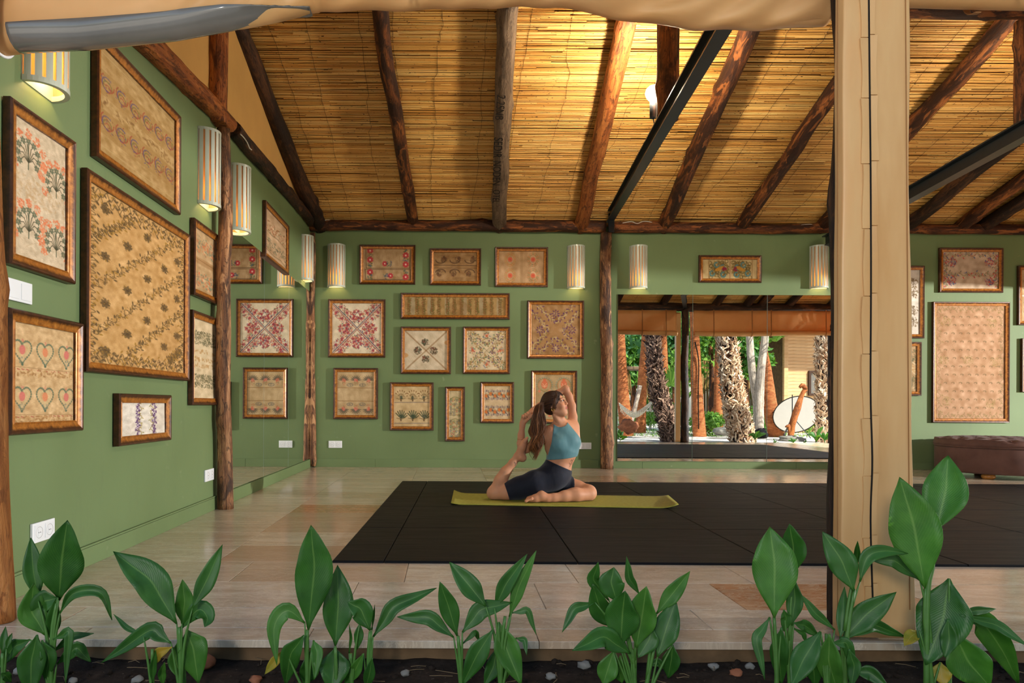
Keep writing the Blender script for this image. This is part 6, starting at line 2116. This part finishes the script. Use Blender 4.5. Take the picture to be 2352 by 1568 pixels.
canna('canna in front of the wrapped post with arching leaves', [([(1961, 1357), (1932, 1285), (1889, 1220)], 54), ([(1968, 1298), (1969, 1270), (1970, 1242)], 12), ([(1975, 1335), (1992, 1280), (2030, 1265), (2086, 1271)], 29), ([(1932, 1472), (1993, 1408), (2059, 1359)], 48),
      ([(1930, 1466), (1936, 1410), (1940, 1347)], 23), ([(1917, 1446), (1873, 1408), (1838, 1363)], 19), ([(1935, 1463), (2005, 1435), (2083, 1463)], 27), ([(1885, 1450), (1845, 1515), (1818, 1575)], 48), ([(1905, 1455), (1904, 1520), (1926, 1595)], 48, lt), ([(1912, 1475), (1945, 1478), (1967, 1554)], 23),
      ([(1960, 1540), (2000, 1546), (2042, 1578)], 30), ([(1880, 1470), (1868, 1520), (1872, 1580)], 40), ([(1950, 1490), (1962, 1530), (1955, 1580)], 26)], [[(1962, 1352), (1950, 1430), (1942, 1500), (1940, 1568)], [(1898, 1455), (1900, 1568)]], 1.97, 9)
canna('tallest canna at the right with two broad leaves raised', [([(2149, 1220), (2172, 1127), (2178, 1046)], 78, lt), ([(2124, 1350), (2098, 1203), (2066, 1095)], 92, lt), ([(2113, 1332), (2055, 1288), (1996, 1284)], 28), ([(2180, 1328), (2166, 1420), (2126, 1527)], 96),
      ([(2205, 1409), (2245, 1402), (2288, 1398)], 17), ([(2200, 1425), (2245, 1420), (2300, 1490), (2340, 1572)], 52, lt), ([(2205, 1412), (2290, 1436), (2362, 1484)], 22), ([(2190, 1450), (2225, 1520), (2272, 1575)], 78, lt), ([(2160, 1520), (2162, 1545), (2168, 1575)], 37, ye), ([(2112, 1448), (2092, 1462), (2077, 1483)], 26, ye),
      ([(2178, 1420), (2180, 1470), (2170, 1510)], 30)], [[(2126, 1345), (2124, 1420), (2132, 1500), (2140, 1568)], [(2150, 1218), (2142, 1300), (2130, 1370)], [(2188, 1420), (2180, 1568)]], 1.95, 10)
# ------------------------------------------------------------------ the garden behind the camera, seen in the mirrors
Z_G = -.11
gr = ground('garden_ground', -9, 22, -16, 1.47, Z_G, 120, 70, .02, M['gravel'], 1.2)
tag(gr, kind='structure')
M['grass'] = flat('garden_grass', C(84, 112, 52), .9, .1, var=.35, scale=20, bump=.6)
M['palm_bark'] = flat('smooth_red_palm_bark', C(176, 96, 56), .8, .2, var=.25, scale=9, bump=.3)
def m_ringbark():
    t = NT('ringed_palm_bark', .8, .2)
    v = t.attr('lc'); z = t.sep(v)[2]
    w = t.math('SINE', t.math('MULTIPLY', z, 150.0)); n = t.noise(t.map(v, (9, 9, 14)), 1.0, 4)
    c = t.ramp(n, [(.3, C(150, 82, 46)), (.7, C(206, 128, 78))])
    c = t.mix(t.ramp(w, [(.6, 0.0), (1.0, .5)]), c, C(104, 54, 30)); t.color(c); t.bump(w, .5, .02)
    return t.m
M['ringbark'] = m_ringbark()
def m_chip(name, a, b, c):
    t = NT(name, .85, .15); t.color(t.ramp(t.geo('Random Per Island'), [(0, a), (.5, b), (1, c)])); return t.m
M['chip_lite'] = m_chip('pale_leaf_base', C(150, 112, 84), C(206, 176, 144), C(244, 226, 202))
M['chip_dark'] = m_chip('dark_leaf_base', C(54, 40, 36), C(112, 88, 76), C(176, 148, 128))
M['birch'] = m_wood('pale_grey_trunk', C(120, 108, 96), C(176, 164, 150), C(214, 204, 192), .3, (.6, .85))
def trunk_pts(px, D): return [mir(x, y, D) for x, y in px]
def ring_palm(label, px, D, r0, r1, seed, crown=True):
    P = trunk_pts(px, D); P[0].z = Z_G - .05
    top = P[-1] + (P[-1] - P[-2]).normalized() * 0
    ext = P[-1] + Vector(((P[-1] - P[-2]).x / max(.1, abs((P[-1] - P[-2]).z)) * 2.0, 0, 2.2))
    root = thing('palm_tree', label, 'tree', P[0])
    log('trunk', P + [ext], [r0 * 1.2, r0, r1, r1], M['ringbark'], root, seed=seed, rough=.05, knots=0, step=.12, n=12)
    frond_crown(root, ext, seed)
    return root
def frond_crown(root, top, seed, n=11, L=1.5):
    rg = random.Random(seed)
    mb = MB()
    for k in range(n):
        a = 2 * PI * k / n + rg.uniform(-.2, .2); el = rg.uniform(-.3, 1.0)
        d = Vector((math.cos(a) * math.cos(el), math.sin(a) * math.cos(el), math.sin(el)))
        hub = top + d * L * .6
        mb.tube([top, hub], .015, 4)
        sd = d.cross(Vector((0, 0, 1))).normalized(); up = sd.cross(d)
        for j in range(16):
            b = (j / 15 - .5) * 2.6
            e = hub + (d * math.cos(b) + sd * math.sin(b)) * L * .55 + Vector((0, 0, -.18 * abs(b)))
            w = (d * -math.sin(b) + sd * math.cos(b)) * .022
            m_ = hub.lerp(e, .5)
            i = len(mb.v); mb.v += [hub, m_ + w, e, m_ - w]; mb.f.append([i, i + 1, i + 2, i + 3])
    tag(mb.build('fan_fronds', M['foliage_b'], root), kind='stuff')
def m_foliage(name, a, b, tr=.4):
    t = NT(name, .5, .3); c = t.ramp(t.geo('Random Per Island'), [(0, a), (1, b)]); t.color(c); t.translucent(t.mix(.5, c, C(150, 200, 40)), tr); return t.m
M['foliage_a'] = m_foliage('light_green_foliage', C(62, 116, 44), C(140, 184, 84))
M['foliage_b'] = m_foliage('mid_green_foliage', C(40, 92, 40), C(96, 150, 70))
M['foliage_c'] = m_foliage('blue_green_foliage', C(36, 86, 58), C(96, 146, 100))
def leaf_cloud(name, blobs, n, size, mat, parent, seed):
    rg = np.random.default_rng(seed)
    V, F = [], []
    for b in range(len(blobs)):
        c, rad = np.array(blobs[b][0]), np.array(blobs[b][1])
        m_ = n // len(blobs)
        d = rg.normal(size=(m_, 3)); d /= np.linalg.norm(d, axis=1)[:, None]
        p = c + d * rad * (rg.uniform(.45, 1.0, (m_, 1)) ** .5)
        a = rg.normal(size=(m_, 3)); a /= np.linalg.norm(a, axis=1)[:, None]
        q = np.cross(a, d + .3 * rg.normal(size=(m_, 3))); q /= np.linalg.norm(q, axis=1)[:, None] + 1e-6
        s = size * rg.uniform(.6, 1.4, (m_, 1))
        V.append(np.stack([p - a * s, p + q * s * .5, p + a * s, p - q * s * .5], 1).reshape(-1, 3))
    V = np.concatenate(V)
    F = np.arange(len(V)).reshape(-1, 4)
    return mk(name, V.tolist(), F.tolist(), mat, parent)
def shaggy_palm(label, px, D, r0, r1, mat, seed, n=900):
    P = trunk_pts(px, D); P[0].z = Z_G - .05
    dirn = (P[-1] - P[-2]).normalized()
    ext = P[-1] + Vector((dirn.x * .6, 0, 1.9))
    root = thing('palm_tree', label, 'tree', P[0])
    PP = P + [ext]
    log('trunk', PP, [r0, (r0 + r1) / 2, r1, r1], M['log_dark'], root, seed=seed, rough=.08, knots=0, step=.1, n=12)
    S = spline(PP, 200)
    rg = random.Random(seed)
    mb = MB()
    for k in range(n):
        t = rg.random(); i = min(198, int(t * 199)); p = S[i]; ax = (S[i + 1] - S[i]).normalized()
        a = rg.uniform(0, 2 * PI)
        o_ = ax.orthogonal().normalized(); q_ = ax.cross(o_)
        out = o_ * math.cos(a) + q_ * math.sin(a)
        r = r0 + (r1 - r0) * t
        tang = ax.cross(out)
        lean = rg.uniform(-.9, .9)
        d = (out * rg.uniform(.10, .42) + ax * rg.uniform(.3, 1.0) * (1 if rg.random() < .75 else -1) + tang * lean).normalized()
        L = rg.uniform(.08, .20); w = rg.uniform(.018, .040)
        b = p + out * r * .9; e = b + d * L
        s_ = d.cross(out); s_ = s_.normalized() if s_.length > .01 else tang
        h = s_.cross(d).normalized() * .008
        j = len(mb.v)
        mb.v += [b - s_ * w, b + s_ * w, b + h * 2, e - s_ * w * .35, e + s_ * w * .35, e + h]
        mb.f += [[j, j + 1, j + 4, j + 3], [j + 1, j + 2, j + 5, j + 4], [j + 2, j, j + 3, j + 5], [j + 3, j + 4, j + 5], [j, j + 2, j + 1]]
    tag(mb.build('leaf_bases', mat, root), kind='stuff')
    frond_crown(root, ext, seed, 14, 1.9)
    return root
shaggy_palm('shaggy dark trunked palm leaning beside the mirrored log post', [(1541, 1004), (1527, 950), (1508, 880), (1499, 765)], 17.0, .22, .145, M['chip_dark'], 1, 1900)
shaggy_palm('bright shaggy trunked palm in the middle mirror panel', [(1708, 1006), (1692, 950), (1678, 870), (1668, 765)], 16.7, .29, .19, M['chip_lite'], 2, 2600)
shaggy_palm('shaggy palm at the right end of the mirrored garden', [(1893, 1000), (1894, 930), (1893, 850), (1890, 765)], 17.0, .20, .16, M['chip_lite'], 3, 1900)
ring_palm('smooth orange palm at the mirrored left edge', [(1440, 992), (1430, 900), (1424, 765)], 20.0, .17, .13, 11)
ring_palm('smooth orange palm leaning behind the mirrored hammock', [(1471, 975), (1474, 880), (1482, 770)], 22.0, .14, .11, 12)
ring_palm('smooth orange palm behind the dark shaggy trunk', [(1528, 975), (1526, 880), (1523, 765)], 22.5, .13, .11, 13)
ring_palm('smooth orange palm with a cable right of the mirrored post', [(1607, 984), (1600, 900), (1595, 765)], 19.5, .16, .12, 14)
ring_palm('orange palm trunk left of the bright shaggy palm', [(1648, 970), (1649, 900), (1651, 780)], 22.0, .13, .11, 15)
ring_palm('leaning orange palm trunk left of the reflector', [(1784, 986), (1770, 940), (1757, 840), (1750, 765)], 20.0, .19, .10, 16)
c = MB().tube(spline([mir(1596, 785, 19.3), mir(1604, 830, 19.3), mir(1603, 900, 19.3), mir(1604, 985, 19.3)], 30), .018, 6).build('cable', M['dark_gap'], None, True)
tag(c, 'dark cable running down the mirrored orange palm', 'cable')
def pale_tree(label, px, D, r0, r1, seed):
    P = trunk_pts(px, D); P[0].z = Z_G - .05
    root = thing('garden_tree', label, 'tree', P[0])
    ext = P[-1] + Vector((.05, 0, 1.5))
    log('trunk', P + [ext], [r0, r0 * .9, r1, r1 * .8], M['birch'], root, seed=seed, rough=.08, knots=5, step=.1, n=12)
    leaf_cloud('foliage', [(ext + Vector((0, -.4, .3)), (1.0, .8, .9)), (P[-1] + Vector((.3, -.5, .3)), (.6, .5, .5))], 900, .09, M['foliage_a'], root, seed)
    return root
pale_tree('pale grey trunk nearest the bright shaggy palm', [(1740, 975), (1738, 930), (1727, 850), (1720, 765)], 19.0, .12, .10, 21)
pale_tree('pale grey trunk leaning right beside the mirror seam', [(1742, 975), (1744, 900), (1748, 840), (1757, 765)], 18.9, .13, .10, 22)
# trees and hedges closing the view
def tree(label, px, py, D, rad, mat, seed, n=2600, size=.13):
    c = mir(px, py, D)
    root = thing('garden_tree', label, 'tree', (c.x, c.y, Z_G))
    log('trunk', [(c.x, c.y, Z_G - .05), (c.x + .1, c.y, c.z * .5), (c.x, c.y, c.z)], [.14, .11, .07], M['log'], root, seed=seed, step=.15, n=10)
    rg = random.Random(seed)
    bl_ = [((c.x + rg.uniform(-.6, .6) * rad[0], c.y + rg.uniform(-.4, .4) * rad[1], c.z + rg.uniform(-.5, .6) * rad[2]), (rad[0] * rg.uniform(.4, .65), rad[1] * rg.uniform(.4, .65), rad[2] * rg.uniform(.4, .65))) for _ in range(7)]
    tag(leaf_cloud('foliage', bl_, n, size, mat, root, seed), kind='stuff')
tree('light green tree behind the mirrored thatched hut', 1450, 800, 30, (3.0, 2.0, 2.4), M['foliage_a'], 31, 3600, .16)
tree('blue green tree behind the dark shaggy palm', 1545, 800, 29, (2.4, 1.6, 2.2), M['foliage_c'], 32, 3000, .14)
tree('bright green maple left of the bright shaggy palm', 1630, 785, 24, (1.7, 1.2, 1.3), M['foliage_a'], 33, 2600, .10)
tree('deep green tree between the bright palm and the pale trunks', 1705, 810, 22.5, (1.1, .9, 1.3), M['foliage_b'], 34, 2600, .09)
tree('silvery green tree left of the wooden cabin', 1784, 820, 25, (1.0, .9, 1.6), M['foliage_c'], 35, 2600, .08)
tree('tall leafy tree far behind the reed fence', 1600, 760, 34, (4.5, 2, 4.0), M['foliage_b'], 36, 4200, .20)
tree('tall leafy tree far behind the cabin', 1800, 740, 36, (5.0, 2, 4.5), M['foliage_b'], 37, 4200, .20)
tree('tall leafy tree far at the mirrored left edge', 1400, 780, 36, (4.0, 2, 4.5), M['foliage_a'], 38, 4200, .20)
def shrub(label, px, py, D, rad, mat, seed, n=900, size=.05):
    c = mir(px, py, D); c.z = Z_G + rad[2] * .8
    root = thing('shrub', label, 'shrub', (c.x, c.y, Z_G))
    mb = MB()
    for k in range(7):
        a = k * .9; mb.tube([(c.x, c.y, Z_G - .02), (c.x + .4 * rad[0] * math.cos(a), c.y + .4 * rad[1] * math.sin(a), c.z)], .008, 5)
    mb.build('branches', M['log'], root)
    tag(leaf_cloud('foliage', [((c.x, c.y, c.z), rad), ((c.x + rad[0] * .4, c.y, c.z + rad[2] * .3), tuple(r * .6 for r in rad))], n, size, mat, root, seed), kind='stuff')
shrub('bright green shrub in front of the mirrored reed fence', 1622, 965, 20.5, (.55, .4, .42), M['foliage_a'], 41, 1500, .045)
shrub('green shrub under the mirrored hammock', 1455, 975, 23, (.9, .5, .42), M['foliage_a'], 42)
shrub('dark green shrub right of the bright shaggy palm', 1728, 975, 21.5, (.5, .4, .5), M['foliage_b'], 43)
shrub('leafy bush left of the reflector', 1790, 955, 24, (.6, .4, .85), M['foliage_a'], 44, 1600, .05)
shrub('dark bush beside the mirrored log post', 1546, 965, 21, (.4, .4, .6), M['foliage_b'], 45)
shrub('low bush at the foot of the wooden cabin', 1870, 965, 21.0, (.45, .3, .4), M['foliage_a'], 46)
gs = MB()
rnd = random.Random(77)
for k in range(2600):
    x, y = rnd.uniform(4, 12), rnd.uniform(-8.5, -2.6); h = rnd.uniform(.03, .09); a = rnd.uniform(0, 6.3)
    p = Vector((x, y, Z_G)); w = Vector((math.cos(a), math.sin(a), 0)) * .012
    i = len(gs.v); gs.v += [p - w, p + w, p + Vector((rnd.uniform(-.03, .03), rnd.uniform(-.03, .03), h))]; gs.f.append([i, i + 1, i + 2])
o = gs.build('grass', M['foliage_a']); tag(o, 'thin grass blades growing through the mirrored gravel', 'grass', None, 'stuff')
# fan palm leaf
fp = mir(1541, 885, 20.3)
root = thing('fan_palm', 'small fan palm with one bright leaf beside the mirrored post', 'plant', (fp.x, fp.y, Z_G))
MB().tube([(fp.x, fp.y, Z_G), fp], .012, 6).build('stem', M['stem'], root)
mb = MB()
for j in range(22):
    b = -2.2 + 4.4 * j / 21
    e = fp + Vector((math.sin(b) * .55, .05, math.cos(b) * .5 + .1)); w = Vector((math.cos(b), 0, -math.sin(b))) * .035
    i = len(mb.v); mb.v += [fp, fp.lerp(e, .6) + w, e, fp.lerp(e, .6) - w]; mb.f.append([i, i + 1, i + 2, i + 3])
mb.build('fan_leaf', M['foliage_a'], root)
# reed fence, thatched hut
def m_strip(name, a, b):
    t = NT(name, .9, .1); t.color(t.ramp(t.geo('Random Per Island'), [(0, a), (1, b)])); return t.m
M['fence_reed'] = m_strip('weathered_reed', C(92, 70, 40), C(196, 160, 104))
A, B = mir(1588, 820, 27), mir(1760, 820, 27)
root = thing('reed_fence', 'weathered upright reed fence behind the mirrored palms', 'fence', (A.x, A.y, Z_G))
mb = MB(); rnd = random.Random(3)
n = 210
for k in range(n):
    x = A.x + (B.x - A.x) * k / n + rnd.gauss(0, .008); y = A.y + rnd.gauss(0, .015); tp = A.z + rnd.gauss(0, .06)
    mb.tube([(x, y, Z_G), (x + rnd.gauss(0, .02), y, tp)], rnd.uniform(.008, .014), 4, False)
tag(mb.build('reeds', M['fence_reed'], root), kind='stuff')
for t in (.02, .5, .98): MB().tube([(A.x + (B.x - A.x) * t, A.y - .04, Z_G), (A.x + (B.x - A.x) * t, A.y - .04, A.z)], .04, 8).build('fence_post', M['palm_bark'], root)
hc_ = mir(1452, 850, 25)
root = thing('thatched_hut', 'small hut with shaggy straw sides behind the mirrored hammock', 'hut', (hc_.x, hc_.y, Z_G))
mb = MB()
for k in range(420):
    t = rnd.random(); side = rnd.choice((0, 0, 1))
    x = hc_.x + (-.45 + rnd.uniform(-.28, .28) if side == 0 else .62 + rnd.uniform(-.2, .2)); y = hc_.y + rnd.uniform(-.3, .3); zt0 = hc_.z + rnd.uniform(-.15, .15)
    mb.tube([(x, y, zt0), (x + rnd.gauss(0, .05), y, zt0 - rnd.uniform(.6, 1.1))], .012, 3, False)
tag(mb.build('straw_sides', M['fence_reed'], root), kind='stuff')
MB().bevbox((hc_.x - .8, hc_.y - .4, hc_.z), (hc_.x + .85, hc_.y + .4, hc_.z + .12), .03).build('roof_slab', M['log_grey'], root)
for dx in (-.7, .75): MB().tube([(hc_.x + dx, hc_.y - .3, Z_G), (hc_.x + dx, hc_.y - .3, hc_.z + .02)], .05, 8).build('hut_post', M['birch'], root)
# hammock
h0, h1 = mir(1421, 925, 19.5), mir(1496, 922, 18.5)
root = thing('hammock', 'white net hammock slung between mirrored palms', 'hammock', (h0 + h1) / 2 - Vector((0, 0, .5)))
mb = MB()
def ham(u, v):
    p = h0.lerp(h1, u); sag = 4 * u * (1 - u)
    return p + Vector((0, (v - .5) * .7 * sag ** .6, -.42 * sag + .25 * abs(v - .5) * sag))
for k in range(11): mb.tube([ham(i / 20, k / 10) for i in range(21)], .008, 4, False)
for i in range(2, 19):
    mb.tube([ham(i / 20, k / 10) for k in range(11)], .007, 4, False)
M['rope'] = flat('cream_cotton_rope', C(216, 206, 184), .9, .1)
mb.build('net', M['rope'], root)
fr = MB()
for i in range(2, 19): p = ham(i / 20, 0); fr.tube([p, p + Vector((.02, 0, -.16))], .008, 4, False)
fr.build('fringe', M['rope'], root)
P0, P1 = mir(1444, 930, 20.2), mir(1470, 885, 20.2)
P0.z = Z_G
p = log('leaning_pole', [P0, P1], .06, M['birch'], seed=61, n=10); tag(p, 'pale pole leaning beside the mirrored hammock', 'pole')
b = MB().blob(mir(1445, 978, 19.3), (.28, .22, .2), 5, .5, 3).build('boulder', M['stone_red'], None, True); tag(b, 'rust red boulder below the mirrored hammock', 'rock')
b = MB().blob(mir(1665, 990, 18.5), (.35, .25, .12), 6, .4, 3).build('boulder', M['stone_grey'], None, True); tag(b, 'low mossy rock left of the bright shaggy palm', 'rock')
p = mir(1818, 1003, 17.5); p.z = Z_G + .04
b = MB().blob(p, (.32, .22, .10), 7, .4, 3).build('boulder', M['stone_grey'], None, True); tag(b, 'flat pale rock before the mirrored tripod', 'rock')
# ------------------------------------------------------------------ wooden cabin
def m_plank():
    t = NT('pale_pine_plank', .7, .2)
    v = t.coord(); n = t.noise(t.map(v, (2, 8, 22)), 1.0, 5, .6, .5)
    c = t.ramp(n, [(.3, C(196, 152, 104)), (.7, C(226, 190, 146))])  # the planks' own pale tone, streaked by noise
    c = t.mix(t.ramp(t.rand(), [(0, 0.0), (1, .35)]), c, C(170, 120, 76)); t.color(c); return t.m
M['plank'] = m_plank()
ca = mir(1803, 960, 23.0)
cx0, cx1 = ca.x, ca.x + 3.6
cy = ca.y
ztop = mir(1850, 772, 23.0).z
cab = thing('wooden_cabin', 'pale plank cabin with projecting roof joists in the mirrored garden', 'cabin', ((cx0 + cx1) / 2, cy, Z_G))
MB().box((cx0 + .03, cy - 2.4, Z_G), (cx1 - .03, cy - .05, ztop + .1)).build('wall_core', M['riser'], cab)
ph = .115
pm = MB().bevbox((cx0 - 0, -.03, .003), (cx1 - 0, .0, ph - .003), .006)
pme = mesh_data('plank', [v_ - Vector((cx0, 0, 0)) for v_ in pm.v], pm.f, M['plank'])
k = 0
while Z_G + k * ph < ztop:
    put('plank', pme, cab, (cx0, cy - .012, Z_G + k * ph)); k += 1
for x in (cx0, cx1): MB().bevbox((x - .07, cy - .07, Z_G), (x + .07, cy + .05, ztop), .01).build('corner_post', M['plank'], cab)
MB().bevbox((cx0 - .6, cy - .15, ztop + .02), (cx1 + .4, cy + .06, ztop + .16), .01).build('eaves_beam', M['plank'], cab)
for j in range(7): MB().bevbox((cx0 - .5 + .65 * j, cy - .6, ztop + .16), (cx0 - .40 + .65 * j, cy + .9, ztop + .30), .008).build('roof_joist', M['plank'], cab)
MB().bevbox((cx0 - .8, cy - 2.6, ztop + .30), (cx1 + .5, cy + 1.0, ztop + .36), .01).build('roof_board', M['log_orange'], cab)
wx = mir(1873, 880, 23.0); 
win = MB()
for a_, b_ in (((-.26, -.42), (.26, -.34)), ((-.26, .34), (.26, .42)), ((-.26, -.34), (-.18, .34)), ((.18, -.34), (.26, .34))): win.bevbox((wx.x + a_[0], cy - .01, wx.z + a_[1]), (wx.x + b_[0], cy + .06, wx.z + b_[1]), .008)
wf = win.build('window_frame', M['log_dark'], cab)
MB().box((wx.x - .18, cy - .005, wx.z - .34), (wx.x + .18, cy + .01, wx.z + .34)).build('pane', M['vinyl'], wf)
# reflector on a stand, driftwood figure, bag
rc = mir(1829, 951, 19.6)
root = thing('photo_reflector', 'big oval white reflector with black rim leaning by the cabin', 'reflector', (rc.x, rc.y, Z_G))
n = 40
Rx = Matrix.Rotation(-.32, 3, 'Y')
def oval(k, s=1.0):
    a = 2 * PI * k / n; v_ = Rx @ Vector((.70 * s * math.cos(a), 0, .50 * s * math.sin(a)))
    return rc + v_ + Vector((0, -.10 * v_.z, 0))
M['reflector'] = flat('white_reflector_cloth', C(150, 147, 140), .6, .3, var=.03)
mk('reflector_cloth', [oval(k) for k in range(n)] + [oval(k) + Vector((0, -.006, 0)) for k in range(n)], [list(range(n)), [n + k for k in range(n)][::-1]], M['reflector'], root)
MB().tube([oval(k) for k in range(n + 1)], .014, 6, False).build('black_rim', M['dark_gap'], root, True)
st0 = mir(1819, 986, 19.0); st0.z = Z_G; st1 = mir(1819, 906, 19.0)
root = thing('light_stand', 'black light stand with spread legs before the reflector', 'tripod', st0)
MB().tube([st0 + Vector((0, 0, .12)), st1], .014, 8).build('column', M['steel'], root)
hub = st0.lerp(st1, .5)
for k, a in enumerate((.3, 2.4, 4.5)): MB().tube([hub, st0 + Vector((.48 * math.cos(a), .35 * math.sin(a), .01))], .012, 6).build('leg', M['steel'], root)
d0, d1, d2, d3 = mir(1813, 998, 18.2), mir(1826, 950, 18.2), mir(1842, 905, 18.2), mir(1850, 894, 18.2)
d0.z = Z_G
dr = thing('driftwood_figure', 'twisted driftwood sculpture standing before the tripod', 'sculpture', d0)
log('driftwood', [d0, d1, d2, d3], [.07, .09, .06, .05], M['log_orange'], dr, seed=71, rough=.35, knots=8, n=10)
log('driftwood', [d3, mir(1843, 884, 18.2), mir(1836, 890, 18.2)], [.05, .05, .03], M['log_orange'], dr, seed=72, rough=.3, n=10)
log('driftwood', [mir(1803, 980, 18.2), mir(1812, 978, 18.2), d0 + Vector((0, 0, .15))], [.02, .05, .05], M['log_orange'], dr, seed=73, rough=.3, n=10)
p = mir(1742, 985, 18.8); p.z = Z_G + .12
b = MB().blob(p, (.26, .18, .16), 9, .6, 3).build('camera_bag', M['rubber'], None, True); tag(b, 'black bag on the gravel beside the bright shaggy palm', 'bag')
# young cannas along the platform edge seen in the mirror
for i, (px, hpx, lb) in enumerate(((1424, 28, 'young canna mirrored at the left edge of the mirror'), (1735, 34, 'young canna mirrored beside the middle mirror seam'), (1780, 14, 'low young canna mirrored below the leaning orange trunk'),
                                   (1820, 18, 'young canna mirrored below the driftwood figure'), (1848, 12, 'tiny young canna mirrored right of the driftwood'), (1873, 36, 'taller young canna mirrored left of the end palm'), (1893, 32, 'young canna mirrored at the end palm'))):
    D = 2 * YB - 1.95
    b0 = mir(px, 1010, D); b0.z = Z_SOIL - .01
    hm = hpx / F_PX * D * 1.15
    root = thing('canna_plant', lb, 'plant', b0)
    MB().tube([b0, b0 + Vector((0, 0, hm * .5))], .008, 6).build('stem', M['stem'], root)
    rg = random.Random(i)
    for k in range(6):
        a = k * 1.05 + rg.uniform(0, .6); L = hm * rg.uniform(.5, .75); zz = hm * rg.uniform(.2, .5); up_ = rg.uniform(.2, 1.0)
        s = b0 + Vector((0, 0, zz)); e = s + Vector((math.cos(a) * L * (1.1 - up_ * .6), math.sin(a) * L * .5, L * up_))
        m_ = (s + e) / 2 + Vector((0, 0, L * .15))
        tg = (e - s).normalized(); sd_ = tg.cross(Vector((0, 1, 0))).normalized() * L * .17
        q = [s, s.lerp(m_, .6) + sd_ * .8, m_ + sd_, m_.lerp(e, .6) + sd_ * .6, e, m_.lerp(e, .6) - sd_ * .6, m_ - sd_, s.lerp(m_, .6) - sd_ * .8]
        o = mk('leaf', q + [m_ + Vector((0, .01, 0))], [[8, j, (j + 1) % 8] for j in range(8)], M['foliage_b'], root)
